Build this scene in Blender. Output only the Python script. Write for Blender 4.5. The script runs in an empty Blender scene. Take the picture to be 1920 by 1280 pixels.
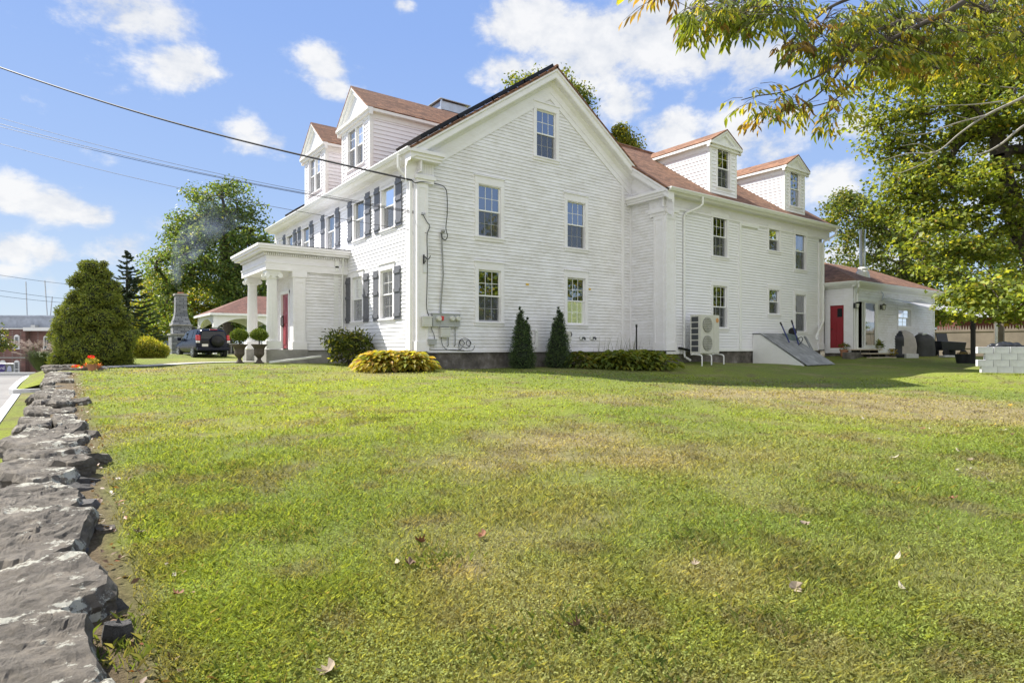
import bpy, bmesh, math, random
import numpy as np
from mathutils import Vector, Matrix
R = math.radians
S = bpy.context.scene
COL = S.collection
random.seed(7)

# ---------------------------------------------------------------- camera, sky, sun, exposure
# World axes follow the house: X along the gable wall, Y along the long front, origin at its near corner.
FPX, CXP, YHP, CAMZ = 1143.0, 960.0, 650.0, 1.2          # focal length (px of a 1920 frame), horizon, eye height
UX, UY = 0.8057, 0.5922                                   # gable direction in camera axes (right, forward)
CAM = Vector((-8.648, -16.604, CAMZ))
FWD = Vector((0.5922, 0.8057, 0)); RGT = Vector((0.8057, -0.5922, 0))
cam_d = bpy.data.cameras.new("camera"); cam = bpy.data.objects.new("camera", cam_d); COL.objects.link(cam)
cam.location = CAM
cam.rotation_euler = (R(90), 0, -math.atan2(FWD.x, FWD.y))
cam_d.sensor_width = 36.0; cam_d.lens = 36.0 * FPX / 1920.0
cam_d.shift_y = 10.0 / 1920.0; cam_d.clip_start = 0.05; cam_d.clip_end = 3000
S.camera = cam
S.view_settings.view_transform = 'Standard'; S.view_settings.look = 'None'
S.view_settings.exposure = 1.05; S.view_settings.gamma = 1.0
SUNV = Vector((-0.56, 1.0, 1.15)).normalized()            # towards the sun
SUN_EL = math.asin(SUNV.z); SUN_ROT = math.atan2(SUNV.x, SUNV.y)
sl = bpy.data.lights.new("sun", 'SUN'); sl.energy = 5.0; sl.angle = R(0.5); sl.color = (1.0, 0.95, 0.86)
so = bpy.data.objects.new("sun", sl); COL.objects.link(so); so.location = (-30, 60, 70)
so.rotation_euler = (-SUNV).to_track_quat('-Z', 'Y').to_euler()
try:
    S.cycles.use_denoising = True
    S.cycles.max_bounces = 6; S.cycles.diffuse_bounces = 3; S.cycles.glossy_bounces = 3
    S.cycles.transparent_max_bounces = 10; S.cycles.transmission_bounces = 3; S.cycles.volume_bounces = 1
    S.cycles.sample_clamp_indirect = 6
except Exception: pass

def pdir(px, py):
    return (FWD + RGT * ((px - CXP) / FPX) + Vector((0, 0, (YHP - py) / FPX)))
def at(px, py, d):
    return CAM + pdir(px, py) * d                         # a point at depth d metres

W = bpy.data.worlds.new("World"); S.world = W; W.use_nodes = True
nt = W.node_tree; N = nt.nodes; L = nt.links
bg = N['Background']; SKY_STR = 0.115
bg.inputs['Strength'].default_value = SKY_STR
sky = N.new('ShaderNodeTexSky'); sky.sky_type = 'NISHITA'; sky.sun_disc = False
sky.sun_elevation = SUN_EL; sky.sun_rotation = SUN_ROT
sky.air_density = 1.0; sky.dust_density = 0.35; sky.ozone_density = 1.5; sky.altitude = 50
def wn(kind, **k):
    n = N.new(kind)
    for a, b in k.items(): setattr(n, a, b)
    return n
def wmath(op, a, b=None, clamp=False):
    n = wn('ShaderNodeMath', operation=op); n.use_clamp = clamp
    for i, v in enumerate((a, b)):
        if v is None: continue
        if hasattr(v, 'node'): L.new(v, n.inputs[i])
        else: n.inputs[i].default_value = v
    return n.outputs[0]
tc = wn('ShaderNodeTexCoord')
flat = wn('ShaderNodeVectorMath', operation='MULTIPLY'); flat.inputs[1].default_value = (1, 1, 1.55)
L.new(tc.outputs['Generated'], flat.inputs[0])
# clouds: where they stand in the sky (pixel-measured directions, angular radius), broken up by noise
CLOUDS = [(235, 10, .085, 1), (300, 35, .07, .9), (345, 125, .062, 1), (290, 110, .05, .6), (610, 120, .055, .9), (625, 165, .045, .8),
          (25, 366, .05, .95), (105, 386, .055, .95), (175, 403, .042, .85), (20, 466, .045, .9), (85, 476, .04, .8),
          (240, 460, .045, .8), (215, 480, .06, .6), (295, 420, .035, .6), (470, 258, .06, .7), (520, 268, .035, .7), (370, 255, .045, .45),
          (990, 40, .10, 1), (960, 130, .07, .8), (1110, 90, .13, 1), (1230, 60, .13, 1.05), (1340, 80, .11, 1), (1420, 110, .09, .95),
          (1060, 150, .08, .7), (1170, 190, .07, .85), (1140, 150, .06, .7), (1260, 245, .07, .85), (1390, 260, .08, .9), (1440, 275, .07, .8),
          (1295, 180, .025, .6), (1620, 232, .042, 1.05), (1520, 345, .055, .6), (1560, 340, .06, .75), (1590, 330, .05, .6), (1490, 215, .03, .6), (755, 10, .025, .7), (1600, 500, .09, .8),
          (900, 140, .04, .55), (20, 505, .05, .5), (90, 520, .05, .5), (1700, 420, .10, .6), (1850, 300, .10, .6)]
total = None
for (px, py, rad, amp) in CLOUDS:
    d = pdir(px, py).normalized()
    vm = wn('ShaderNodeVectorMath', operation='DISTANCE'); L.new(flat.outputs[0], vm.inputs[0])
    vm.inputs[1].default_value = (d.x, d.y, d.z * 1.55)
    mr = wn('ShaderNodeMapRange', interpolation_type='SMOOTHSTEP'); L.new(vm.outputs['Value'], mr.inputs[0])
    mr.inputs[1].default_value = 0.0; mr.inputs[2].default_value = rad * 1.45; mr.inputs[3].default_value = amp; mr.inputs[4].default_value = 0.0
    total = mr.outputs[0] if total is None else wmath('MAXIMUM', total, mr.outputs[0])
n1 = wn('ShaderNodeTexNoise'); L.new(flat.outputs[0], n1.inputs['Vector'])
n1.inputs['Scale'].default_value = 11; n1.inputs['Detail'].default_value = 10; n1.inputs['Roughness'].default_value = 0.62; n1.inputs['Distortion'].default_value = 0.1
n2 = wn('ShaderNodeTexNoise'); L.new(flat.outputs[0], n2.inputs['Vector'])
n2.inputs['Scale'].default_value = 3.2; n2.inputs['Detail'].default_value = 5
v = wmath('ADD', wmath('MULTIPLY', total, 0.95), wmath('MULTIPLY', wmath('SUBTRACT', n1.outputs[0], 0.5), 2.1))
v = wmath('ADD', v, wmath('MULTIPLY', wmath('SUBTRACT', n2.outputs[0], 0.5), 0.35))
cm = wn('ShaderNodeMapRange', interpolation_type='SMOOTHSTEP'); L.new(v, cm.inputs[0])
cm.inputs[1].default_value = 0.28; cm.inputs[2].default_value = 0.80; cm.inputs[3].default_value = 0; cm.inputs[4].default_value = 0.94
ccol = wn('ShaderNodeValToRGB'); L.new(n1.outputs[0], ccol.inputs[0])
ccol.color_ramp.elements[0].position = 0.3; ccol.color_ramp.elements[0].color = (0.66, 0.71, 0.80, 1)
ccol.color_ramp.elements[1].position = 0.60; ccol.color_ramp.elements[1].color = (1, 1, 1, 1)
cs = wn('ShaderNodeVectorMath', operation='SCALE'); L.new(ccol.outputs[0], cs.inputs[0]); cs.inputs['Scale'].default_value = 4.1
# clear air: blue deepening with height, plus the Nishita sky's own glow round the sun
sepz = wn('ShaderNodeSeparateXYZ'); L.new(tc.outputs['Generated'], sepz.inputs[0])
air = wn('ShaderNodeValToRGB'); L.new(sepz.outputs['Z'], air.inputs[0]); ae = air.color_ramp.elements
for i, (p_, c_) in enumerate([(0.0, (.74, .86, .98)), (.08, (.62, .78, 1.0)), (.22, (.44, .63, 1.02)), (.45, (.33, .52, 1.0)), (1.0, (.20, .36, .85))]):
    if i > 1: ae.new(p_)
    ae[i].position = p_; ae[i].color = (*c_, 1)
asc = wn('ShaderNodeVectorMath', operation='SCALE'); L.new(air.outputs[0], asc.inputs[0]); asc.inputs['Scale'].default_value = 3.55
nsc = wn('ShaderNodeVectorMath', operation='SCALE'); L.new(sky.outputs[0], nsc.inputs[0]); nsc.inputs['Scale'].default_value = 0.05
clr = wn('ShaderNodeVectorMath', operation='ADD'); L.new(asc.outputs[0], clr.inputs[0]); L.new(nsc.outputs[0], clr.inputs[1])
mx = wn('ShaderNodeMix', data_type='RGBA'); L.new(cm.outputs[0], mx.inputs['Factor'])
L.new(clr.outputs[0], mx.inputs['A']); L.new(cs.outputs[0], mx.inputs['B'])
# unseen bright cloud cover added high behind the camera to fill the shaded walls
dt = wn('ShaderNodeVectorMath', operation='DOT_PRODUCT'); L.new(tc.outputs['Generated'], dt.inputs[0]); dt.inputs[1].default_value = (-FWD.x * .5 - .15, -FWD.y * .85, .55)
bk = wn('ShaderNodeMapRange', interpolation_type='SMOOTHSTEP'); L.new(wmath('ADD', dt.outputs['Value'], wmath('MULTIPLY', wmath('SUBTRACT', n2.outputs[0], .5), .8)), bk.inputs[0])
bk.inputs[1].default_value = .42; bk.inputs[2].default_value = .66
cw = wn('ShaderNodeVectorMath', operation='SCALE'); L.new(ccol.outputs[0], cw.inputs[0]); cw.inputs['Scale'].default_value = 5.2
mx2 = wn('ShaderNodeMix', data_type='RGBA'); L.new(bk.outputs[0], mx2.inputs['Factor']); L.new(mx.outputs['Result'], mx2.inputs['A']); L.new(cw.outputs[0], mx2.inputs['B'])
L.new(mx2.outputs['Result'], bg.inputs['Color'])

# ---------------------------------------------------------------- materials
def newmat(name):
    m = bpy.data.materials.new(name); m.use_nodes = True
    return m, m.node_tree, m.node_tree.nodes['Principled BSDF']
def nn(t, kind, **k):
    n = t.nodes.new(kind)
    for a, b in k.items(): setattr(n, a, b)
    return n
def ramp(t, src, stops):
    r = nn(t, 'ShaderNodeValToRGB'); t.links.new(src, r.inputs[0])
    e = r.color_ramp.elements
    while len(e) < len(stops): e.new(0.5)
    for i, (p, c) in enumerate(stops):
        e[i].position = p; e[i].color = (c[0], c[1], c[2], 1)
    return r.outputs[0]
def noise(t, scale, detail=4, rough=0.55, coord='Object', stretch=None):
    c = nn(t, 'ShaderNodeTexCoord'); n = nn(t, 'ShaderNodeTexNoise')
    src = c.outputs[coord]
    if stretch:
        mp = nn(t, 'ShaderNodeMapping'); mp.inputs['Scale'].default_value = stretch
        t.links.new(src, mp.inputs[0]); src = mp.outputs[0]
    t.links.new(src, n.inputs['Vector'])
    n.inputs['Scale'].default_value = scale; n.inputs['Detail'].default_value = detail; n.inputs['Roughness'].default_value = rough
    return n.outputs[0]
def bump(t, p, src, strength=0.3, dist=0.01):
    b = nn(t, 'ShaderNodeBump'); b.inputs['Strength'].default_value = strength; b.inputs['Distance'].default_value = dist
    t.links.new(src, b.inputs['Height']); t.links.new(b.outputs[0], p.inputs['Normal'])
def simple(name, c, rough=0.6, metal=0.0, var=0.12, scale=6, bmp=0.0, bscale=60, spec=0.5, coat=0):
    m, t, p = newmat(name)
    lo = tuple(x * (1 - var) for x in c); hi = tuple(min(1, x * (1 + var)) for x in c)
    t.links.new(ramp(t, noise(t, scale), [(0.3, lo), (0.7, hi)]), p.inputs['Base Color'])
    p.inputs['Roughness'].default_value = rough; p.inputs['Metallic'].default_value = metal
    p.inputs['Specular IOR Level'].default_value = spec; p.inputs['Coat Weight'].default_value = coat
    if bmp: bump(t, p, noise(t, bscale, 6), bmp, 0.01)
    return m
def painted(name, c, stain, amt):
    m, t, p = newmat(name)
    a = noise(t, 1.1, 6, 0.65, stretch=(1, 1, 2.2)); b = noise(t, 14, 4, 0.6, stretch=(0.35, 0.35, 3))
    mu = nn(t, 'ShaderNodeMath', operation='MULTIPLY'); t.links.new(a, mu.inputs[0]); t.links.new(b, mu.inputs[1])
    t.links.new(ramp(t, mu.outputs[0], [(0.17, c), (0.36, tuple(c[i] * (1 - amt) + stain[i] * amt for i in range(3)))]), p.inputs['Base Color'])
    p.inputs['Roughness'].default_value = 0.55; p.inputs['Specular IOR Level'].default_value = 0.35
    return m
M = {}
M['siding'] = painted('white_clapboard_paint', (0.87, 0.862, 0.90), (0.52, 0.49, 0.42), 0.5)
M['siding_clean'] = painted('white_vinyl_siding', (0.87, 0.862, 0.90), (0.62, 0.62, 0.58), 0.25)
M['trim'] = painted('white_trim_paint', (0.865, 0.852, 0.885), (0.62, 0.59, 0.52), 0.3)
M['trim_clean'] = simple('white_trim', (0.82, 0.82, 0.81), 0.45, var=0.03)
M['gutter'] = simple('white_gutter_metal', (0.80, 0.80, 0.78), 0.35, var=0.04)
M['sash'] = simple('white_window_sash', (0.82, 0.82, 0.82), 0.4, var=0.02)
M['shutter'] = simple('grey_shutter_paint', (0.125, 0.13, 0.15), 0.5, var=0.12, scale=9)
M['red'] = simple('red_door_paint', (0.27, 0.015, 0.026), 0.35, var=0.06)
M['black'] = simple('black_iron', (0.012, 0.012, 0.013), 0.5)
M['rubber'] = simple('black_rubber', (0.015, 0.015, 0.016), 0.8)
M['dark'] = simple('dark_interior', (0.02, 0.019, 0.018), 0.9, var=0.3, scale=2)
M['screen'] = simple('grey_insect_screen', (0.055, 0.057, 0.062), 0.8, var=0.1)
M['curtain'] = simple('pale_green_curtain', (0.62, 0.66, 0.45), 0.9, var=0.12, scale=5); _c = M['curtain'].node_tree.nodes['Principled BSDF']; _c.inputs['Emission Color'].default_value = (.62, .66, .42, 1); _c.inputs['Emission Strength'].default_value = .18   # glow put into the cloth itself, standing in for a room lamp behind
M['curtain_w'] = simple('white_curtain', (0.70, 0.71, 0.70), 0.9, var=0.08, scale=5)
M['metal'] = simple('galvanised_metal', (0.50, 0.52, 0.54), 0.35, metal=0.8, var=0.1)
M['steel'] = simple('shiny_steel', (0.62, 0.62, 0.60), 0.18, metal=1.0, var=0.06)
M['greybox'] = simple('grey_utility_box', (0.42, 0.43, 0.43), 0.55, var=0.08)
M['palebox'] = simple('pale_plastic_box', (0.60, 0.60, 0.57), 0.5, var=0.06)
M['glassjar'] = simple('meter_glass', (0.62, 0.62, 0.56), 0.12, var=0.1)
M['tagred'] = simple('red_tag', (0.65, 0.05, 0.05), 0.6)
M['yellow'] = simple('yellow_sticker', (0.75, 0.48, 0.08), 0.6)
M['paper'] = simple('white_paper', (0.75, 0.75, 0.78), 0.7)
M['conduit'] = simple('grey_conduit', (0.30, 0.30, 0.29), 0.5, metal=0.2)
M['acbeige'] = simple('beige_metal_casing', (0.62, 0.61, 0.54), 0.45, var=0.05)
M['acdark'] = simple('dark_grille', (0.05, 0.055, 0.06), 0.6)
M['acgrey'] = simple('grey_fan_grille', (0.22, 0.22, 0.19), 0.5)
M['orange'] = simple('faded_orange_label', (0.62, 0.30, 0.10), 0.6)
M['greywood'] = simple('weathered_grey_boards', (0.24, 0.245, 0.25), 0.75, var=0.35, scale=3, bmp=0.3)
M['wood'] = simple('step_timber', (0.50, 0.42, 0.30), 0.8, var=0.25, scale=8)
M['darkwood'] = simple('dark_post_wood', (0.03, 0.026, 0.024), 0.75, var=0.3)
M['block'] = simple('pale_grey_concrete_block', (0.60, 0.60, 0.645), 0.9, var=0.16, scale=4, bmp=0.4, bscale=90)
M['concrete'] = simple('grey_concrete', (0.30, 0.29, 0.27), 0.9, var=0.2, scale=3, bmp=0.3)
M['granite'] = simple('white_granite_kerb', (0.55, 0.55, 0.54), 0.8, var=0.12, scale=14, bmp=0.2)
M['urn'] = simple('weathered_stone_urn', (0.085, 0.068, 0.055), 0.85, var=0.4, scale=9, bmp=0.4)
M['terracotta'] = simple('terracotta', (0.42, 0.19, 0.11), 0.8, var=0.15)
M['rubbertub'] = simple('black_rubber_tub', (0.02, 0.02, 0.024), 0.6)
M['tarp'] = simple('black_vinyl_cover', (0.016, 0.018, 0.024), 0.42, var=0.2)
M['taupe'] = simple('taupe_cover_fabric', (0.42, 0.385, 0.345), 0.8, var=0.08)
M['charcoal'] = simple('charcoal_cover_fabric', (0.045, 0.046, 0.044), 0.75, var=0.1)
M['sail'] = simple('white_shade_fabric', (0.78, 0.78, 0.83), 0.8, var=0.03)
M['blue'] = simple('blue_painted_steel', (0.02, 0.03, 0.16), 0.4)
M['barrow'] = simple('grey_barrow_tray', (0.10, 0.13, 0.12), 0.6, var=0.2)
M['carpaint'] = simple('dark_navy_car_paint', (0.006, 0.008, 0.022), 0.22, var=0.1, coat=0, spec=.22)
M['carglass'] = simple('tinted_car_glass', (0.012, 0.014, 0.018), 0.04, var=0.1, spec=.3)
M['redlens'] = simple('red_tail_lens', (0.45, 0.01, 0.015), 0.15)
M['clearlens'] = simple('clear_lens', (0.6, 0.55, 0.55), 0.15)
M['plate'] = simple('white_plate', (0.70, 0.66, 0.66), 0.5)
M['tyre'] = simple('tyre', (0.02, 0.02, 0.02), 0.85)
M['bark'] = simple('grey_brown_bark', (0.075, 0.062, 0.05), 0.9, var=0.45, scale=7, bmp=0.7, bscale=22)
M['deadwood'] = simple('bleached_bark', (0.30, 0.28, 0.25), 0.85, var=0.3, scale=9, bmp=0.4)
M['solar'] = simple('black_solar_glass', (0.008, 0.009, 0.02), 0.12, var=0.2)
M['solarframe'] = simple('black_panel_frame', (0.010, 0.010, 0.012), 0.35, spec=.25)
M['banner'] = simple('grey_banner', (0.16, 0.17, 0.15), 0.7)
M['purple'] = simple('purple_print', (0.07, 0.05, 0.20), 0.7)
M['letter'] = simple('pale_lettering', (0.72, 0.72, 0.80), 0.7)
M['lilac'] = simple('pale_lilac_print', (0.42, 0.45, 0.60), 0.7)
M['flower'] = simple('red_petals', (0.62, 0.015, 0.03), 0.6)
M['pavestone'] = simple('flat_grey_stone', (0.22, 0.21, 0.19), 0.85, var=0.3, scale=6, bmp=0.5)
M['cable'] = simple('black_cable', (0.010, 0.010, 0.012), 0.6)

def mat_glass():
    m, t, p = newmat('window_glass')
    t.nodes.remove(p); out = t.nodes['Material Output']
    tr = nn(t, 'ShaderNodeBsdfTransparent'); tr.inputs[0].default_value = (0.82, 0.85, 0.86, 1)
    gl = nn(t, 'ShaderNodeBsdfGlossy'); gl.inputs['Roughness'].default_value = 0.0; gl.inputs['Color'].default_value = (0.95, 0.97, 1, 1)
    fr = nn(t, 'ShaderNodeFresnel'); fr.inputs[0].default_value = 1.9
    nz = noise(t, 2.6, 2)
    b = nn(t, 'ShaderNodeBump'); b.inputs['Strength'].default_value = 0.05; b.inputs['Distance'].default_value = 0.02; t.links.new(nz, b.inputs['Height'])
    t.links.new(b.outputs[0], gl.inputs['Normal'])
    ad = nn(t, 'ShaderNodeMath', operation='ADD'); ad.use_clamp = True; ad.inputs[1].default_value = 0.24; t.links.new(fr.outputs[0], ad.inputs[0])
    mxs = nn(t, 'ShaderNodeMixShader'); t.links.new(ad.outputs[0], mxs.inputs[0]); t.links.new(tr.outputs[0], mxs.inputs[1]); t.links.new(gl.outputs[0], mxs.inputs[2])
    t.links.new(mxs.outputs[0], out.inputs[0])
    return m
M['glass'] = mat_glass()

def mat_shingle(name, c1, c2, axis):
    """Asphalt shingles; axis = the horizontal axis the courses run along."""
    m, t, p = newmat(name)
    c = nn(t, 'ShaderNodeTexCoord'); sep = nn(t, 'ShaderNodeSeparateXYZ'); t.links.new(c.outputs['Object'], sep.inputs[0])
    cb = nn(t, 'ShaderNodeCombineXYZ'); t.links.new(sep.outputs[axis], cb.inputs[0])
    mu = nn(t, 'ShaderNodeMath', operation='MULTIPLY'); mu.inputs[1].default_value = 1.75; t.links.new(sep.outputs['Z'], mu.inputs[0]); t.links.new(mu.outputs[0], cb.inputs[1])
    br = nn(t, 'ShaderNodeTexBrick'); t.links.new(cb.outputs[0], br.inputs['Vector'])
    br.inputs['Color1'].default_value = (*c1, 1); br.inputs['Color2'].default_value = (*c2, 1); br.inputs['Mortar'].default_value = (c1[0] * .45, c1[1] * .45, c1[2] * .45, 1)
    br.inputs['Scale'].default_value = 1.0; br.inputs['Mortar Size'].default_value = 0.008; br.inputs['Brick Width'].default_value = 0.30; br.inputs['Row Height'].default_value = 0.14; br.inputs['Bias'].default_value = 0.0
    nz = noise(t, 5.5, 7, 0.8)
    mxn = nn(t, 'ShaderNodeMix', data_type='RGBA', blend_type='MULTIPLY'); mxn.inputs['Factor'].default_value = 1.0
    t.links.new(br.outputs[0], mxn.inputs['A']); t.links.new(ramp(t, nz, [(0.32, (0.55, 0.54, 0.54)), (0.68, (1.4, 1.36, 1.32))]), mxn.inputs['B'])
    t.links.new(mxn.outputs['Result'], p.inputs['Base Color']); p.inputs['Roughness'].default_value = 0.9
    bump(t, p, br.outputs['Fac'], 0.5, -0.012)
    return m
SH1, SH2 = (0.285, 0.148, 0.085), (0.145, 0.071, 0.040)
M['shingle_x'] = mat_shingle('red_brown_shingles_along_x', SH1, SH2, 'X')
M['shingle_dx'] = mat_shingle('dark_red_brown_shingles_along_x', (0.19, 0.082, 0.060), (0.12, 0.052, 0.040), 'X'); M['shingle_dy'] = mat_shingle('dark_red_brown_shingles_along_y', (0.19, 0.082, 0.060), (0.12, 0.052, 0.040), 'Y')
M['shingle_y'] = mat_shingle('red_brown_shingles_along_y', SH1, SH2, 'Y')

def mat_foundation():
    m, t, p = newmat('stained_stone_foundation')
    t.links.new(ramp(t, noise(t, 2.2, 8, 0.65), [(0.30, (0.05, 0.045, 0.04)), (0.5, (0.13, 0.115, 0.10)), (0.68, (0.27, 0.25, 0.24))]), p.inputs['Base Color'])
    p.inputs['Roughness'].default_value = 0.92; bump(t, p, noise(t, 9, 8), 0.6, 0.03)
    return m
M['foundation'] = mat_foundation()

def mat_stone(name, cols, lichen=True):
    m, t, p = newmat(name)
    n1 = noise(t, 1.6, 8, 0.62, stretch=(1, 1.6, 5)); n2 = noise(t, 9, 8, 0.7)
    base = ramp(t, n1, [(0.30, cols[0]), (0.5, cols[1]), (0.70, cols[2])])
    mxn = nn(t, 'ShaderNodeMix', data_type='RGBA', blend_type='MULTIPLY'); mxn.inputs['Factor'].default_value = 1
    t.links.new(base, mxn.inputs['A']); t.links.new(ramp(t, n2, [(0.30, (0.34, 0.33, 0.32)), (0.5, (.95, .95, .95)), (0.66, (1.3, 1.27, 1.22))]), mxn.inputs['B'])
    colr = mxn.outputs['Result']
    if lichen:
        ln = noise(t, 15, 9, 0.75); lm = noise(t, 2.2, 4)
        mu = nn(t, 'ShaderNodeMath', operation='MULTIPLY'); t.links.new(ln, mu.inputs[0]); t.links.new(lm, mu.inputs[1])
        mk = nn(t, 'ShaderNodeMapRange'); t.links.new(mu.outputs[0], mk.inputs[0]); mk.inputs[1].default_value = 0.300; mk.inputs[2].default_value = 0.325
        m2 = nn(t, 'ShaderNodeMix', data_type='RGBA'); t.links.new(mk.outputs[0], m2.inputs['Factor']); t.links.new(colr, m2.inputs['A']); m2.inputs['B'].default_value = (0.50, 0.49, 0.41, 1)
        colr = m2.outputs['Result']
    t.links.new(colr, p.inputs['Base Color']); p.inputs['Roughness'].default_value = 0.85
    ns = nn(t, 'ShaderNodeMath', operation='ADD'); t.links.new(n1, ns.inputs[0]); t.links.new(noise(t, 20, 10, 0.75), ns.inputs[1])
    bump(t, p, ns.outputs[0], 0.9, 0.045)
    return m
M['capstone'] = mat_stone('lichened_grey_stone', [(0.075, 0.062, 0.048), (0.165, 0.142, 0.112), (0.25, 0.222, 0.182)])
M['rubble'] = mat_stone('dark_rubble_stone', [(0.05, 0.047, 0.043), (0.10, 0.095, 0.09), (0.17, 0.16, 0.15)], False)
M['fieldstone'] = mat_stone('grey_ledge_stone', [(0.10, 0.11, 0.13), (0.20, 0.21, 0.23), (0.36, 0.36, 0.37)], False)

def mat_brickwall(name, c1, c2, mortar, axis, w, h):
    m, t, p = newmat(name)
    c = nn(t, 'ShaderNodeTexCoord'); sep = nn(t, 'ShaderNodeSeparateXYZ'); t.links.new(c.outputs['Object'], sep.inputs[0])
    cb = nn(t, 'ShaderNodeCombineXYZ')
    s = nn(t, 'ShaderNodeMath', operation='ADD'); t.links.new(sep.outputs['X'], s.inputs[0]); t.links.new(sep.outputs['Y'], s.inputs[1])
    t.links.new(s.outputs[0], cb.inputs[0]); t.links.new(sep.outputs['Z'], cb.inputs[1])
    br = nn(t, 'ShaderNodeTexBrick'); t.links.new(cb.outputs[0], br.inputs['Vector'])
    br.inputs['Color1'].default_value = (*c1, 1); br.inputs['Color2'].default_value = (*c2, 1); br.inputs['Mortar'].default_value = (*mortar, 1)
    br.inputs['Scale'].default_value = 1; br.inputs['Mortar Size'].default_value = h * 0.12; br.inputs['Brick Width'].default_value = w; br.inputs['Row Height'].default_value = h
    mxn = nn(t, 'ShaderNodeMix', data_type='RGBA', blend_type='MULTIPLY'); mxn.inputs['Factor'].default_value = 1
    t.links.new(br.outputs[0], mxn.inputs['A']); t.links.new(ramp(t, noise(t, 1.2, 6), [(0.3, (0.75, 0.75, 0.75)), (0.7, (1.15, 1.15, 1.15))]), mxn.inputs['B'])
    t.links.new(mxn.outputs['Result'], p.inputs['Base Color']); p.inputs['Roughness'].default_value = 0.9
    bump(t, p, br.outputs['Fac'], 0.6, -0.02)
    return m
M['brick'] = mat_brickwall('old_red_brick', (0.22, 0.10, 0.08), (0.16, 0.075, 0.062), (0.26, 0.22, 0.2), 'X', 0.5, 0.16)
M['ledge'] = mat_brickwall('ledge_stone_courses', (0.30, 0.31, 0.33), (0.15, 0.16, 0.18), (0.07, 0.07, 0.075), 'X', 0.42, 0.13)
M['plank'] = mat_brickwall('tan_fence_boards', (0.52, 0.45, 0.365), (0.45, 0.385, 0.31), (0.2, 0.165, 0.13), 'X', 0.15, 8.0)
M['corrugated'] = mat_brickwall('grey_ribbed_metal', (0.46, 0.50, 0.58), (0.43, 0.47, 0.55), (0.27, 0.30, 0.36), 'X', 0.9, 40.0)
M['redwall'] = simple('dark_red_barn_paint', (0.085, 0.018, 0.016), 0.8)

def mat_asphalt():
    m, t, p = newmat('pale_worn_asphalt')
    mxn = nn(t, 'ShaderNodeMix', data_type='RGBA', blend_type='MULTIPLY'); mxn.inputs['Factor'].default_value = 1
    t.links.new(ramp(t, noise(t, 0.7, 8, 0.65), [(0.3, (0.17, 0.16, 0.155)), (0.7, (0.26, 0.25, 0.24))]), mxn.inputs['A'])
    t.links.new(ramp(t, noise(t, 40, 4), [(0.3, (0.7, 0.7, 0.7)), (0.7, (1.1, 1.1, 1.1))]), mxn.inputs['B'])
    t.links.new(mxn.outputs['Result'], p.inputs['Base Color']); p.inputs['Roughness'].default_value = 0.9
    return m
M['asphalt'] = mat_asphalt()
_t = M['sail'].node_tree; _p = _t.nodes['Principled BSDF']; _tl = _t.nodes.new('ShaderNodeBsdfTranslucent'); _tl.inputs[0].default_value = (.8, .8, .86, 1); _mx = _t.nodes.new('ShaderNodeMixShader'); _mx.inputs[0].default_value = .5; _t.links.new(_p.outputs[0], _mx.inputs[1]); _t.links.new(_tl.outputs[0], _mx.inputs[2]); _t.links.new(_mx.outputs[0], _t.nodes['Material Output'].inputs[0])

def mat_leaf(name, trans=0.4, rough=0.5, spec=0.4):
    """Leaves: own colour per leaf from the 'col' attribute, light passes through the blade."""
    m, t, p = newmat(name); out = t.nodes['Material Output']
    a = nn(t, 'ShaderNodeAttribute', attribute_name='col')
    t.links.new(a.outputs['Color'], p.inputs['Base Color']); p.inputs['Roughness'].default_value = rough; p.inputs['Specular IOR Level'].default_value = spec
    tl = nn(t, 'ShaderNodeBsdfTranslucent')
    br = nn(t, 'ShaderNodeMix', data_type='RGBA', blend_type='MULTIPLY'); br.inputs['Factor'].default_value = 1; br.inputs['B'].default_value = (1.45, 1.3, 0.55, 1)
    t.links.new(a.outputs['Color'], br.inputs['A']); t.links.new(br.outputs['Result'], tl.inputs[0])
    mxs = nn(t, 'ShaderNodeMixShader'); mxs.inputs[0].default_value = trans
    t.links.new(p.outputs[0], mxs.inputs[1]); t.links.new(tl.outputs[0], mxs.inputs[2]); t.links.new(mxs.outputs[0], out.inputs[0])
    return m
M['leaf'] = mat_leaf('leaf_blades', 0.5)
M['needle'] = mat_leaf('conifer_sprays', 0.15, 0.7)
M['grass'] = mat_leaf('grass_blades', 0.45, 0.7, 0.1)
M['dryleaf'] = mat_leaf('dry_leaf', 0.2)

# ---------------------------------------------------------------- object helpers
WM = {}
def reg(o, parent=None):
    COL.objects.link(o)
    w = Matrix.Translation(o.location) @ o.rotation_euler.to_matrix().to_4x4()
    if parent is not None:
        pw = WM[parent.name]; o.parent = parent
        loc = pw.inverted() @ w
        o.location = loc.to_translation(); o.rotation_euler = loc.to_euler()
    WM[o.name] = w
    return o
def tag(o, label=None, cat=None, group=None, kind=None):
    if label: o['label'] = label
    if cat: o['category'] = cat
    if group: o['group'] = group
    if kind: o['kind'] = kind
    return o
def thing(name, label, cat, loc=(0, 0, 0), group=None):
    o = bpy.data.objects.new(name, None); o.empty_display_size = 0.2; o.location = loc
    reg(o); return tag(o, label, cat, group)

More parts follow.
